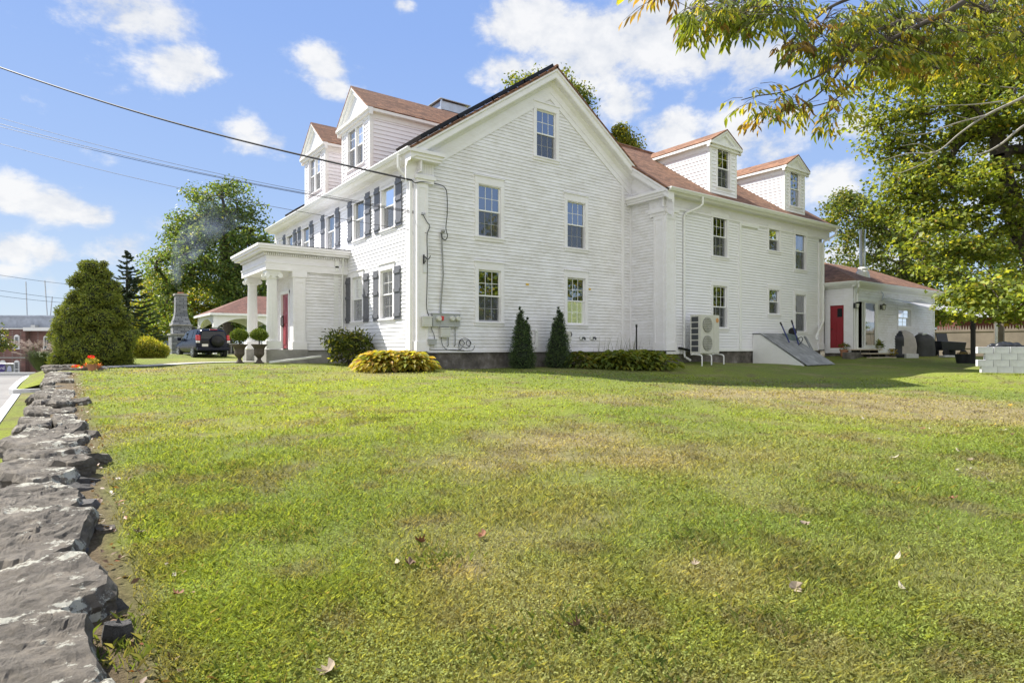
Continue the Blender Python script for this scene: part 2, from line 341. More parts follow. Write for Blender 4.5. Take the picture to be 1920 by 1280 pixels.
class MB:
    """Collects geometry in world coordinates; build() links it as ONE mesh object."""
    def __init__(s, T=None): s.v = []; s.f = []; s.m = []; s.T = T; s.mi = 0; s.sm = []; s.smooth = False
    def add(s, vs, fs):
        n = len(s.v)
        for q in vs:
            q = Vector(q)
            s.v.append(tuple(s.T @ q) if s.T is not None else tuple(q))
        for f in fs: s.f.append([i + n for i in f]); s.m.append(s.mi); s.sm.append(s.smooth)
    def box(s, x0, x1, y0, y1, z0, z1):
        vs = [(x, y, z) for z in (z0, z1) for y in (y0, y1) for x in (x0, x1)]
        s.add(vs, [(0, 2, 3, 1), (4, 5, 7, 6), (0, 1, 5, 4), (2, 6, 7, 3), (0, 4, 6, 2), (1, 3, 7, 5)])
    def cbox(s, c, sx, sy, sz, rot=None):
        vs = [Vector((x * sx / 2, y * sy / 2, z * sz / 2)) for z in (-1, 1) for y in (-1, 1) for x in (-1, 1)]
        if rot is not None: vs = [rot @ q for q in vs]
        s.add([q + Vector(c) for q in vs], [(0, 2, 3, 1), (4, 5, 7, 6), (0, 1, 5, 4), (2, 6, 7, 3), (0, 4, 6, 2), (1, 3, 7, 5)])
    def quad(s, a, b, c, d): s.add([a, b, c, d], [(0, 1, 2, 3)])
    def poly(s, pts): s.add(pts, [tuple(range(len(pts)))])
    def sweep(s, prof, path, close=True, caps=True):
        """prof(i) -> list of points of section i."""
        secs = [prof(i) for i in path] if callable(prof) else prof
        k = len(secs[0]); vs = [p for sec in secs for p in sec]; fs = []
        for i in range(len(secs) - 1):
            for j in range(k if close else k - 1):
                a = i * k + j; b = i * k + (j + 1) % k
                fs.append((a, b, b + k, a + k))
        if caps and close:
            fs.append(tuple(reversed(range(k)))); fs.append(tuple(range((len(secs) - 1) * k, len(secs) * k)))
        s.add(vs, fs)
    def tube(s, pts, r, n=6, caps=True):
        pts = [Vector(p) for p in pts]; rs = r if isinstance(r, (list, tuple)) else [r] * len(pts)
        secs = []; ref = None
        for i, p in enumerate(pts):
            t = (pts[min(i + 1, len(pts) - 1)] - pts[max(i - 1, 0)])
            t = t.normalized() if t.length > 1e-9 else Vector((0, 0, 1))
            if ref is None: ref = t.orthogonal().normalized()
            ref = (ref - t * ref.dot(t)); ref = ref.normalized() if ref.length > 1e-6 else t.orthogonal().normalized()
            bn = t.cross(ref)
            secs.append([p + (ref * math.cos(2 * math.pi * j / n) + bn * math.sin(2 * math.pi * j / n)) * rs[i] for j in range(n)])
        s.sweep(secs, None, True, caps)
    def lathe(s, c, prof, n=20, flute=0):
        """prof: list of (r, z); axis vertical through c."""
        c = Vector(c); secs = []
        for (r, z) in prof:
            row = []
            for j in range(n):
                a = 2 * math.pi * j / n; rr = r * (1 - (flute if j % 2 else 0))
                row.append(c + Vector((rr * math.cos(a), rr * math.sin(a), z)))
            secs.append(row)
        s.sweep(secs, None, True, True)
    def ico(s, c, r, sub=2, sq=(1, 1, 1), jit=0.0, rnd=random):
        bm = bmesh.new(); bmesh.ops.create_icosphere(bm, subdivisions=sub, radius=1.0)
        vs = []
        for q in bm.verts:
            k = 1 + rnd.uniform(-jit, jit)
            vs.append((c[0] + q.co.x * r * sq[0] * k, c[1] + q.co.y * r * sq[1] * k, c[2] + q.co.z * r * sq[2] * k))
        fs = [tuple(q.index for q in f.verts) for f in bm.faces]; bm.free(); s.add(vs, fs)
    def build(s, name, mat, parent=None, bevel=0.0, smooth=False):
        if not s.v: return None
        a = np.array(s.v); lo = a.min(0); hi = a.max(0)
        c = Vector(((lo[0] + hi[0]) / 2, (lo[1] + hi[1]) / 2, lo[2]))
        me = bpy.data.meshes.new(name)
        me.from_pydata([(q[0] - c.x, q[1] - c.y, q[2] - c.z) for q in s.v], [], s.f)
        for k in (mat if isinstance(mat, (list, tuple)) else [mat]): me.materials.append(M[k] if isinstance(k, str) else k)
        me.polygons.foreach_set('material_index', s.m)
        me.polygons.foreach_set('use_smooth', [True] * len(s.f) if smooth else s.sm)
        bm = bmesh.new(); bm.from_mesh(me); bmesh.ops.recalc_face_normals(bm, faces=bm.faces); bm.to_mesh(me); bm.free()
        o = bpy.data.objects.new(name, me); o.location = c; reg(o, parent)
        if bevel:
            b = o.modifiers.new('bevel', 'BEVEL'); b.width = bevel; b.segments = 2; b.limit_method = 'ANGLE'; b.angle_limit = R(40)
        return o

def np_mesh(name, verts, fsize, findex, cols, mat, parent=None, smooth=False):
    """Fast mesh from numpy: verts (N,3), all faces of fsize corners, findex (F,fsize), cols (N,3)."""
    lo = verts.min(0); hi = verts.max(0); c = np.array([(lo[0] + hi[0]) / 2, (lo[1] + hi[1]) / 2, lo[2]])
    me = bpy.data.meshes.new(name); nv = len(verts); nf = len(findex)
    me.vertices.add(nv); me.vertices.foreach_set('co', (verts - c).astype(np.float32).ravel())
    me.loops.add(nf * fsize); me.loops.foreach_set('vertex_index', findex.astype(np.int32).ravel())
    me.polygons.add(nf); me.polygons.foreach_set('loop_start', np.arange(0, nf * fsize, fsize, dtype=np.int32))
    try: me.polygons.foreach_set('loop_total', np.full(nf, fsize, dtype=np.int32))
    except Exception: pass
    at_ = me.attributes.new('col', 'FLOAT_COLOR', 'POINT')
    cc = np.ones((nv, 4), np.float32); cc[:, :3] = cols; at_.data.foreach_set('color', cc.ravel())
    me.materials.append(M[mat] if isinstance(mat, str) else mat)
    if smooth: me.polygons.foreach_set('use_smooth', np.ones(nf, dtype=bool))
    me.update(calc_edges=True)
    o = bpy.data.objects.new(name, me); o.location = c; return reg(o, parent)

RNG = np.random.default_rng(11)
def rotmats(normals, spin):
    """Frames whose z is the given normal, turned by spin about it."""
    n = normals / np.maximum(np.linalg.norm(normals, axis=1, keepdims=True), 1e-9)
    h = np.where(np.abs(n[:, 2:3]) < 0.9, np.array([[0, 0, 1.0]]), np.array([[1.0, 0, 0]]))
    x = np.cross(h, n); x /= np.linalg.norm(x, axis=1, keepdims=True); y = np.cross(n, x)
    c = np.cos(spin)[:, None]; s_ = np.sin(spin)[:, None]
    return x * c + y * s_, -x * s_ + y * c, n
LEAF = {  # flat outlines with a fold, faces as index tuples (all the same size)
    'kite': (np.array([[0, -.5, 0], [.30, 0, .10], [0, .5, 0], [-.30, 0, .10]]), [(0, 1, 2), (0, 2, 3)]),
    'lance': (np.array([[0, -.5, 0], [.15, -.15, .06], [.13, .15, .05], [0, .55, -.12], [-.13, .15, .05], [-.15, -.15, .06]]), [(0, 1, 2, 3), (0, 3, 4, 5)]),
    'maple': (np.array([[0, -.45, 0], [.22, -.32, .05], [.52, -.05, -.04], [.24, .10, .06], [0, .55, -.06], [-.24, .10, .06], [-.52, -.05, -.04], [-.22, -.32, .05]]), [(0, 1, 2, 3), (0, 3, 4, 5), (0, 5, 6, 7)]),
}
def leaf_mesh(name, pos, nrm, size, cols, mat, shape='kite', parent=None, dirv=None):
    tv, tf = LEAF[shape]; n = len(pos)
    if dirv is None: x, y, z = rotmats(nrm, RNG.uniform(0, 2 * np.pi, n))
    else:
        y = dirv / np.linalg.norm(dirv, axis=1, keepdims=True); x = np.cross(y, nrm); x /= np.maximum(np.linalg.norm(x, axis=1, keepdims=True), 1e-6); z = np.cross(x, y)
    k = len(tv); V = pos[:, None, :] + size[:, None, None] * (tv[None, :, 0:1] * x[:, None, :] + tv[None, :, 1:2] * y[:, None, :] + tv[None, :, 2:3] * z[:, None, :])
    F = (np.array(tf)[None, :, :] + (np.arange(n) * k)[:, None, None]).reshape(-1, len(tf[0]))
    return np_mesh(name, V.reshape(-1, 3), len(tf[0]), F, np.repeat(cols, k, axis=0), mat, parent)
def palette(n, pal, wts=None, jit=0.25):
    pal = np.array(pal) * 1.45; i = RNG.choice(len(pal), n, p=None if wts is None else np.array(wts) / sum(wts))
    return np.clip(pal[i] * (1 + RNG.uniform(-jit, jit, (n, 1))) * (1 + RNG.uniform(-.08, .08, (n, 3))), 0, 1)

# value noise in python (lawn colours, terrain, stones)
_lat = np.random.default_rng(5).random((256, 256))
def vnoise(x, y):
    xi = np.floor(x).astype(int); yi = np.floor(y).astype(int); fx = x - xi; fy = y - yi
    fx = fx * fx * (3 - 2 * fx); fy = fy * fy * (3 - 2 * fy)
    g = lambda a, b: _lat[a % 256, b % 256]
    return (g(xi, yi) * (1 - fx) + g(xi + 1, yi) * fx) * (1 - fy) + (g(xi, yi + 1) * (1 - fx) + g(xi + 1, yi + 1) * fx) * fy
def fbm(x, y, o=4):
    s_ = 0; a = 0.5; t_ = 0
    for i in range(o): s_ = s_ + a * vnoise(x * 2 ** i + 17 * i, y * 2 ** i + 9 * i); t_ += a; a *= 0.5
    return s_ / t_

# ---------------------------------------------------------------- terrain heights (measured spots, smoothly blended)
_spots = []
def spot(px, py, d): q = at(px, py, d); _spots.append((q.x, q.y, q.z))
for s_ in [(783, 692, 18.5), (960, 688, 21), (1150, 684, 24), (1290, 676, 24.5), (1400, 681, 25), (1520, 680, 27.3), (1600, 666, 29), (1680, 671, 31), (1740, 667, 32),
           (1810, 681, 27), (1840, 697, 19.2), (1900, 703, 18.6), (500, 680, 21.2), (450, 680, 21.5), (400, 672, 33), (325, 664, 37), (180, 690, 19), (250, 672, 26), (620, 684, 21), (120, 700, 17.7), (1785, 725, 16.8), (1740, 722, 16.9), (1500, 728, 16.1), (1350, 723, 15.6), (1212, 716, 15.3), (1690, 708, 19.7), (1600, 730, 16.4), (1100, 708, 15.8), (1000, 699, 16.8), (1640, 706, 20.5)]: spot(*s_)
for (x, y) in [(-9, -17), (-6, -17), (-3, -17), (0, -17), (-9, -14), (-5, -14), (-1, -15), (3, -16)]:
    d = (x + 8.648) * FWD.x + (y + 16.604) * FWD.y; _spots.append((x, y, 0.03 + 0.026 * max(d, 0)))
for (x, y) in [(-9, -8), (-5, -8), (-1, -8), (-9, -2), (-4, -3)]:
    d = (x + 8.648) * FWD.x + (y + 16.604) * FWD.y; _spots.append((x, y, 0.03 + 0.026 * d))
for (x, y, z) in [(4, -9, .20), (8, -11.5, .05), (12, -12, .05), (10, -14, .0), (16, -14, .05), (25, -12, .25), (3, -13, .05), (40, -6, .5), (60, 10, .6), (40, 40, .7), (0, 60, .7), (-9, 45, .5), (20, 80, .8), (100, 0, .6), (60, -60, .3), (0, -60, 0), (-9, 100, .5)]: _spots.append((x, y, z))
_sp = np.array(_spots)
def ground(x, y):
    x = np.asarray(x, float); y = np.asarray(y, float)
    d2 = (x[..., None] - _sp[:, 0]) ** 2 + (y[..., None] - _sp[:, 1]) ** 2 + 1.2
    w = 1 / d2 ** 1.6
    return (w * _sp[:, 2]).sum(-1) / w.sum(-1)
def gz(x, y): return float(ground(np.array([x]), np.array([y]))[0])
# ---------------------------------------------------------------- ground sheets
def patch_col(x, y):
    """Lawn colour: green with drier, straw-coloured and bare patches (as they lie in the yard)."""
    a = fbm(x * .23 + 3, y * .23 + 8, 4); b = fbm(x * .9 + 31, y * .9 + 5, 3); c = fbm(x * 3.1, y * 3.1, 2)
    green = np.array([.185, .228, .058]); lush = np.array([.260, .300, .050]); straw = np.array([.32, .265, .145]); soil = np.array([.18, .135, .09])
    t = np.clip((a - .42) * 4.5, 0, 1)[..., None]
    lw = np.exp(-(((x + 4.5) / 4.5) ** 2 + ((y + 5) / 6.5) ** 2))[..., None]; t = np.clip(t * .6 + lw * .75, 0, 1)
    col = green * (1 - t) + lush * t
    dry = np.clip((b - .56) * 2.6 + (0.46 - a) * .9, 0, .6)
    for (px, py, pz, rr, k) in DRY:
        dry = np.maximum(dry, k * np.exp(-(((x - px) ** 2 + (y - py) ** 2) / rr ** 2)) * np.clip(.1 + 1.6 * b - .6 * np.clip(c - .5, 0, 1), 0, 1.2))
    dry = np.clip(dry, 0, .92)[..., None]
    col = col * (1 - dry) + straw * dry
    sp = np.clip((c - .60) * 3.0 + np.clip(b - .55, 0, 1) * .8, 0, .55)[..., None]
    wall = np.clip(1 - (x + 8.50) / (.10 + .34 * c), 0, 1)[..., None] * (y[..., None] < 5.2)
    sp = np.maximum(sp, wall * .95)
    return col * (1 - sp) + soil * sp
def _dry(px, py, d, rr, k): q = at(px, py, d); return (q.x, q.y, q.z, rr, k)
DRY = [_dry(1650, 775, 11.5, 2.5, 2.2), _dry(1450, 765, 12, 2.0, 1.7), _dry(1820, 810, 10, 2.0, 1.6), _dry(1130, 860, 6.2, 1.2, 1.2), _dry(1330, 880, 6, 1.2, .7), _dry(900, 900, 5.5, .8, .6),
       _dry(1050, 980, 4.2, .7, .8), _dry(1800, 1200, 2.9, .6, .6), _dry(700, 700, 17, 1.6, .7), _dry(300, 690, 18, 1.8, .7), _dry(1010, 765, 11.5, 1.0, .7), _dry(1350, 1180, 2.9, .4, .8), _dry(860, 1130, 3.0, .3, .8)]
def grid_sheet(name, xs, ys, zf, mat, colf=None):
    X, Y = np.meshgrid(xs, ys); Z = zf(X, Y)
    V = np.stack([X, Y, Z], -1).reshape(-1, 3); nx, ny = len(xs), len(ys)
    i = np.arange(nx * ny).reshape(ny, nx); F = np.stack([i[:-1, :-1], i[:-1, 1:], i[1:, 1:], i[1:, :-1]], -1).reshape(-1, 4)
    cols = colf(X, Y).reshape(-1, 3) if colf else np.full((len(V), 3), .2)
    return np_mesh(name, V, 4, F, cols, mat, None, True)
def mat_lawn():
    m, t, p = newmat('mown_lawn')
    a = nn(t, 'ShaderNodeAttribute', attribute_name='col')
    f1 = noise(t, 16, 8, 0.75); f2 = noise(t, 75, 6, 0.75)
    mxn = nn(t, 'ShaderNodeMix', data_type='RGBA', blend_type='MULTIPLY'); mxn.inputs['Factor'].default_value = 1
    t.links.new(a.outputs['Color'], mxn.inputs['A']); t.links.new(ramp(t, f1, [(0.32, (0.62, 0.60, 0.55)), (0.5, (1, 1, 1)), (0.68, (1.30, 1.28, 1.3))]), mxn.inputs['B'])
    m2 = nn(t, 'ShaderNodeMix', data_type='RGBA', blend_type='MULTIPLY'); m2.inputs['Factor'].default_value = 1
    t.links.new(mxn.outputs['Result'], m2.inputs['A']); t.links.new(ramp(t, f2, [(0.34, (0.50, 0.52, 0.5)), (0.52, (1, 1, 1)), (0.68, (1.4, 1.35, 1.3))]), m2.inputs['B'])
    t.links.new(m2.outputs['Result'], p.inputs['Base Color']); p.inputs['Roughness'].default_value = 0.95; p.inputs['Specular IOR Level'].default_value = 0.1
    ad = nn(t, 'ShaderNodeMath', operation='ADD'); t.links.new(f1, ad.inputs[0]); t.links.new(f2, ad.inputs[1])
    bump(t, p, ad.outputs[0], 0.9, 0.03)
    return m
M['lawn'] = mat_lawn()
xs = np.concatenate([np.linspace(-8.8, 6, 150), np.linspace(6.15, 34, 130), np.linspace(35, 70, 25), np.linspace(80, 500, 16)])
ys = np.concatenate([np.linspace(-300, -60, 8), np.linspace(-55, -19, 20), np.linspace(-18, -4, 140), np.linspace(-3.9, 30, 130), np.linspace(31, 70, 24), np.linspace(80, 500, 14)])
tag(grid_sheet('lawn', xs, ys, lambda X, Y: ground(X, Y) + .03 * (fbm(X * .6, Y * .6, 3) - .5), 'lawn', patch_col), 'mown lawn with dry straw patches', None, None, 'structure')
# the road side of the stone wall lies lower
def low_z(X, Y):
    d = (X + 8.648) * FWD.x + (Y + 16.604) * FWD.y
    z = -.56 + .0242 * np.clip(d, 0, 22) - np.clip(d - 24, 0, 70) * .042
    return z
def verge_z(X, Y):
    return np.where(Y > 4.6, low_z(X, Y) + .13 + np.clip((X + 9.75) / .9, 0, 1) * np.clip((Y - 4.6) / 1.0, 0, 1) * .40, low_z(X, Y) + .13)
tag(grid_sheet('road', np.concatenate([np.linspace(-400, -60, 10), np.linspace(-55, -8.6, 60)]), np.concatenate([np.linspace(-200, -20, 10), np.linspace(-19, 60, 70), np.linspace(65, 500, 14)]), lambda X, Y: low_z(X, Y), 'asphalt'), 'pale worn asphalt of the road and parking lot', None, None, 'structure')
tag(grid_sheet('verge', np.linspace(-9.56, -8.7, 12), np.linspace(-19, 4.3, 100), lambda X, Y: low_z(X, Y) + .125, 'lawn', lambda X, Y: patch_col(X + 5.5, Y) * 1.0), 'narrow grass strip between kerb and stone wall', None, None, 'structure')
tag(grid_sheet('mound', np.linspace(-9.72, -8.6, 14), np.linspace(5.2, 24, 60), verge_z, 'lawn', lambda X, Y: patch_col(X + 5, Y - 9)), 'grass bank beyond the end of the stone wall', None, None, 'structure')

def kerb(name, pts, w, h, label):
    mb = MB()
    secs = []
    for i, (x, y) in enumerate(pts):
        a = Vector(pts[max(i - 1, 0)]); b = Vector(pts[min(i + 1, len(pts) - 1)]); t = (b - a).normalized(); n = Vector((-t.y, t.x))
        z = float(low_z(np.array(x), np.array(y)))
        l = Vector((x, y)) + n * w / 2; r_ = Vector((x, y)) - n * w / 2
        secs.append([(l.x, l.y, z - .1), (l.x, l.y, z + h), (r_.x, r_.y, z + h), (r_.x, r_.y, z - .1)])
    mb.sweep(secs, None, True, True)
    return tag(mb.build(name, 'granite', bevel=.012), label, 'kerb')
kerb('kerb', [(-9.65, y) for y in np.linspace(-18, 3.9, 24)], .16, .145, 'long white granite kerb along the grass strip by the stone wall')
kerb('kerb', [(-9.0, 5.15), (-9.4, 5.12), (-9.72, 5.2), (-9.82, 5.6), (-9.82, 8), (-9.75, 11), (-9.6, 15), (-9.3, 20)], .16, .17, 'white granite kerb curving round the grass bank beyond the wall')
q = at(0, 700, 40); kerb('kerb', [(q.x - 25, q.y + 12.5), (q.x, q.y), (q.x + 6, q.y - 3)], .35, .22, 'far pale kerb across the parking lot before the brick mill')

# ---------------------------------------------------------------- house builders
RZ = lambda x: 7.10 + .685 * (x + .45) if x < 5.2 else 7.10 + .685 * (5.65 - (x - 5.2))     # main roof height at X
EZ = lambda y: 10.22 - .70 * (2.5 - y)                                                        # wing roof height at Y (front slope)
T_G = Matrix.Identity(4)
T_F = Matrix.Rotation(-math.pi / 2, 4, 'Z')
T_E = Matrix.Translation((0, -1.72, 0))
T_R = Matrix.Translation((9.38, 0, 0)) @ T_F
def TW(T, x, z): return T @ Matrix.Translation((x, 0, z))
WR = random.Random(3)
def clap(mb, z0, z1, iv, holes=(), e=.115, lip=.017):
    n = int(round((z1 - z0) / e)); e = (z1 - z0) / n
    for i in range(n):
        a = z0 + i * e; b = a + e; zm = (a + b) / 2
        segs = [s for s in iv(zm) if s[1] - s[0] > .02]
        for (hx0, hx1, hz0, hz1) in holes:
            if hz0 < zm < hz1:
                ns = []
                for (s0, s1) in segs:
                    if hx1 <= s0 or hx0 >= s1: ns.append((s0, s1)); continue
                    if hx0 > s0: ns.append((s0, hx0))
                    if hx1 < s1: ns.append((hx1, s1))
                segs = ns
        for (s0, s1) in segs:
            l = lip + WR.uniform(-.003, .003)
            g_ = .004
            mb.quad((s0, -l, a), (s1, -l, a), (s1, -.004, b - g_), (s0, -.004, b - g_))
            mb.quad((s0, .03, a), (s1, .03, a), (s1, -l, a), (s0, -l, a)); mb.quad((s0, .03, a - g_), (s1, .03, a - g_), (s1, .03, a), (s0, .03, a))
            mb.quad((s0, -.004, a - g_), (s1, -.004, a - g_), (s1, .03, a - g_), (s0, .03, a - g_))
def window(parent, T, w, h, side=.12, top=.2, bot=.09, munt=(3, 2), low=True, curtain=None, flatten=False, twin=False, proud=.045, cap=True, screen=True, blind=0):
    """Double-hung window; T = middle of the bottom of the opening. Casing is the part, sashes and panes its sub-parts."""
    f = MB(T); p = proud
    f.box(-w / 2 - side, -w / 2, -p, .02, -.001, h); f.box(w / 2, w / 2 + side, -p, .02, -.001, h)
    f.box(-w / 2 - side, w / 2 + side, -p - .003, .02, h, h + top)
    if cap: f.box(-w / 2 - side - .03, w / 2 + side + .03, -p - .035, .01, h + top, h + top + .035)
    f.box(-w / 2 - side - .02, w / 2 + side + .02, -p - .03, .02, -.05, 0); f.box(-w / 2 - side, w / 2 + side, -p, .01, -.05 - bot, -.05)
    f.box(-w / 2 - .02, -w / 2 + .012, -p + .006, .14, 0, h); f.box(w / 2 - .012, w / 2 + .02, -p + .006, .14, 0, h)   # jambs
    f.box(-w / 2, w / 2, -p + .006, .14, h - .012, h + .02); f.box(-w / 2, w / 2, -p + .008, .14, -.02, .012)
    f.mi = 1
    y1 = .5; a, b = w / 2 + .01, h + .01
    f.add([(-a, .12, 0), (a, .12, 0), (a, .12, b), (-a, .12, b), (-a, y1, 0), (a, y1, 0), (a, y1, b), (-a, y1, b)], [(4, 5, 6, 7), (0, 4, 7, 3), (1, 2, 6, 5), (3, 7, 6, 2), (0, 1, 5, 4)])
    f.mi = 0
    win = f.build('window', ['trim', 'dark'], parent)
    host = parent if flatten else win
    bays = [(-w / 2, -.03), (.03, w / 2)] if twin else [(-w / 2, w / 2)]
    s = MB(T); g = MB(T); sc = MB(T); cu = MB(T)
    if twin: s.box(-.05, .05, -.02, .12, 0, h)
    hm = h / 2; fr = .045
    for (x0, x1) in bays:
        x0 += .012; x1 -= .012
        for (z0, z1, y, up) in ((hm - .02, h - .012, .03, True), (.012, hm + .02, .065, False)):
            s.box(x0, x0 + fr, y, y + .032, z0, z1); s.box(x1 - fr, x1, y, y + .032, z0, z1)
            s.box(x0 + fr, x1 - fr, y + .001, y + .031, z0, z0 + fr); s.box(x0 + fr, x1 - fr, y + .001, y + .031, z1 - fr, z1)
            if munt and (up or low):
                c, r_ = munt
                for k in range(1, c):
                    xx = x0 + fr + (x1 - x0 - 2 * fr) * k / c; s.box(xx - .008, xx + .008, y + .008, y + .024, z0 + fr, z1 - fr)
                for k in range(1, r_):
                    zz = z0 + fr + (z1 - z0 - 2 * fr) * k / r_; s.box(x0 + fr, x1 - fr, y + .009, y + .023, zz - .008, zz + .008)
            g.quad((x0 + fr, y + .017, z0 + fr), (x1 - fr, y + .017, z0 + fr), (x1 - fr, y + .017, z1 - fr), (x0 + fr, y + .017, z1 - fr))
            if not up and screen: sc.quad((x0 + .02, .04, z0), (x1 - .02, .04, z0), (x1 - .02, .04, hm - .02), (x0 + .02, .04, hm - .02))
        if curtain:
            k = 24
            zc0, zc1 = (0.02, hm) if curtain == 'half' else (.02, h)
            pts = [(x0 + (x1 - x0) * i / k, (.20 if curtain != 'half' else .115) + .02 * math.sin(i * 1.9)) for i in range(k + 1)]
            if curtain == 'part':
                pts_l = pts[:8]; pts_r = pts[-8:]
                for pp in (pts_l, pts_r):
                    for (u, v_) in zip(pp[:-1], pp[1:]): cu.quad((u[0], u[1], zc0), (v_[0], v_[1], zc0), (v_[0], v_[1], zc1), (u[0], u[1], zc1))
            else:
                for (u, v_) in zip(pts[:-1], pts[1:]): cu.quad((u[0], u[1], zc0), (v_[0], v_[1], zc0), (v_[0], v_[1], zc1), (u[0], u[1], zc1))
    s.build('sash', 'sash', host); g.build('pane', 'glass', host)
    if screen: sc.build('insect_screen', 'screen', host)
    if curtain: cu.build('curtain', 'curtain' if curtain == 'half' else 'curtain_w', host)
    return win
def mat_screen():
    m, t, p = newmat('grey_insect_screen_mesh'); out = t.nodes['Material Output']
    p.inputs['Base Color'].default_value = (.10, .105, .115, 1); p.inputs['Roughness'].default_value = .8
    tr = nn(t, 'ShaderNodeBsdfTransparent'); mxs = nn(t, 'ShaderNodeMixShader'); mxs.inputs[0].default_value = .42
    t.links.new(tr.outputs[0], mxs.inputs[1]); t.links.new(p.outputs[0], mxs.inputs[2]); t.links.new(mxs.outputs[0], out.inputs[0]); return m
M['screen'] = mat_screen()
def hole(x, z, w, h): return (x - w / 2 - .004, x + w / 2 + .004, z, z + h)

house = thing('house', 'big white clapboard house with dormers, red-brown shingle roof and a side wing', 'house', (5.2, 5, .55))
# --- gable wall
GW = [(2.63, 2.02, .90, 1.70), (6.46, 2.02, .90, 1.70), (2.63, 4.80, .90, 1.70), (6.46, 4.80, .90, 1.70), (5.04, 7.84, .90, 1.66)]
mb = MB(T_G)
def iv_g(z):
    if z < 7.0: return [(.30, 9.38)]
    a = (z + .35 - 7.10) / .685 - .45; return [(max(.3, a), min(9.38, 10.4 - a))]
clap(mb, 1.08, 10.70, iv_g, [hole(*g) for g in GW], .115, .023)
mb.build('gable_wall', 'siding', house)
for i, g in enumerate(GW):
    window(house, TW(T_G, g[0], g[1]), g[2], g[3], .13, .24 if i < 4 else .22, .09, (3, 2), True, 'half' if i == 1 else None, screen=i != 1)
# --- front wall
FWU = [2.05, 4.50, 7.45, 10.55, 12.90]; FWL = [2.15, 4.67, 10.4, 12.8]
mb = MB(T_F)
hs = [hole(-y, 5.10, .96, 1.50) for y in FWU] + [hole(-y, 2.13, .96, 1.62) for y in FWL]
clap(mb, 1.08, 6.66, lambda z: [(-15.0, -.62)], hs, .125, .024)
mb.build('front_wall', 'siding_clean', house)
for y in FWU: window(house, TW(T_F, -y, 5.10), .96, 1.50, .115, .10, .07, None, False, 'part', cap=False)
for y in FWL: window(house, TW(T_F, -y, 2.13), .96, 1.62, .115, .20, .07, (2, 2), True, 'part')
def shutter(y, z, h):
    s = MB(TW(T_F, -y, z)); w = .43
    for k in range(3): s.box(-w / 2 + k * w / 3 + .004, -w / 2 + (k + 1) * w / 3 - .004, -.055, -.022, 0, h)
    for zz in (.10, h * .52, h - .22): s.box(-w / 2 + .01, w / 2 - .01, -.085, -.054, zz, zz + .11)
    s.build('shutter', 'shutter', house)
for yc, z, h in [(y, 5.06, 1.56) for y in FWU] + [(y, 2.08, 1.70) for y in FWL]:
    for s_ in (-1, 1): shutter(yc + s_ * (.48 + .115 + .235), z, h)
# --- wing: long wall, return wall
EW = [(12.70, 4.84, .95, 1.62), (12.70, 1.96, .95, 1.70), (16.66, 5.44, .84, 1.00), (16.66, 2.64, .84, 1.10), (18.90, 4.78, .95, 1.68), (18.90, 1.90, .95, 1.72)]
mb = MB(T_E); clap(mb, 1.08, 6.55, lambda z: [(9.9, 20.6)], [hole(*g) for g in EW], .115, .028); mb.build('wing_wall', 'siding_clean', house)
for i, g in enumerate(EW): window(house, TW(T_E, g[0], g[1]), g[2], g[3], .12, .12 if g[1] > 4 else .19, .09, (3, 2) if i < 2 else None, True, 'part' if i == 4 else None, cap=False)
mb = MB(T_R)
clap(mb, 1.08, 8.5, lambda z: [(.0, 1.22)] if z < 7.05 else [(0, max(0, -((z + .2 - 10.22) / .7 + 2.5)))]); mb.build('return_wall', 'siding', house)
# blank wing end and rear walls, main back walls (mostly unseen)
mb = MB(); mb.quad((20.9, -1.72, 1.08), (20.9, 6.7, 1.08), (20.9, 6.7, 7.1), (20.9, -1.72, 7.1)); mb.poly([(20.9, -1.72, 7.1), (20.9, 6.7, 7.1), (20.9, 2.5, 10.1)])
mb.quad((20.9, 6.7, 1.08), (10.4, 6.7, 1.08), (10.4, 6.7, 7.1), (20.9, 6.7, 7.1))
mb.quad((10.4, 6.7, 1.08), (10.4, 15.0, 1.08), (10.4, 15.0, 7.2), (10.4, 6.7, 7.2)); mb.quad((10.4, 15, 1.08), (0, 15, 1.08), (0, 15, 7.3), (10.4, 15, 7.3)); mb.poly([(10.4, 15, 7.3), (0, 15, 7.3), (5.2, 15, 10.85)])
mb.build('rear_wall', 'siding_clean', house)
# --- foundation
mb = MB(); mb.box(.05, 9.36, .05, .4, -.2, 1.08); mb.box(.05, .4, .4, 14.95, -.2, 1.08); mb.box(9.43, 20.85, -1.67, -1.3, -.2, 1.08); mb.box(9.43, 9.8, -1.3, .05, -.2, 1.08); mb.box(20.5, 20.85, -1.3, 6.6, -.2, 1.08)
mb.build('foundation', 'foundation', house)
# --- roofs
mb = MB()
def slab(mb, a, b, c, d, t=.07):
    n = (Vector(b) - Vector(a)).cross(Vector(d) - Vector(a)).normalized()
    if n.z < 0: n = -n
    lo = [Vector(q) - n * t for q in (a, b, c, d)]
    mb.add([Vector(a), Vector(b), Vector(c), Vector(d)] + lo, [(0, 1, 2, 3), (7, 6, 5, 4), (0, 4, 5, 1), (1, 5, 6, 2), (2, 6, 7, 3), (3, 7, 4, 0)])
y0, y1 = -.44, 15.45
slab(mb, (-.47, y0, RZ(-.47)), (5.2, y0, RZ(5.2)), (5.2, y1, RZ(5.2)), (-.47, y1, RZ(-.47)))
slab(mb, (5.2, y0, RZ(5.2)), (10.9, y0, RZ(10.9)), (10.9, y1, RZ(10.9)), (5.2, y1, RZ(5.2)))
mb.build('main_roof', 'shingle_y', house)
mb = MB(); slab(mb, (9.02, -2.17, EZ(-2.17)), (21.65, -2.17, EZ(-2.17)), (21.65, .04, EZ(.04)), (9.02, .04, EZ(.04)))
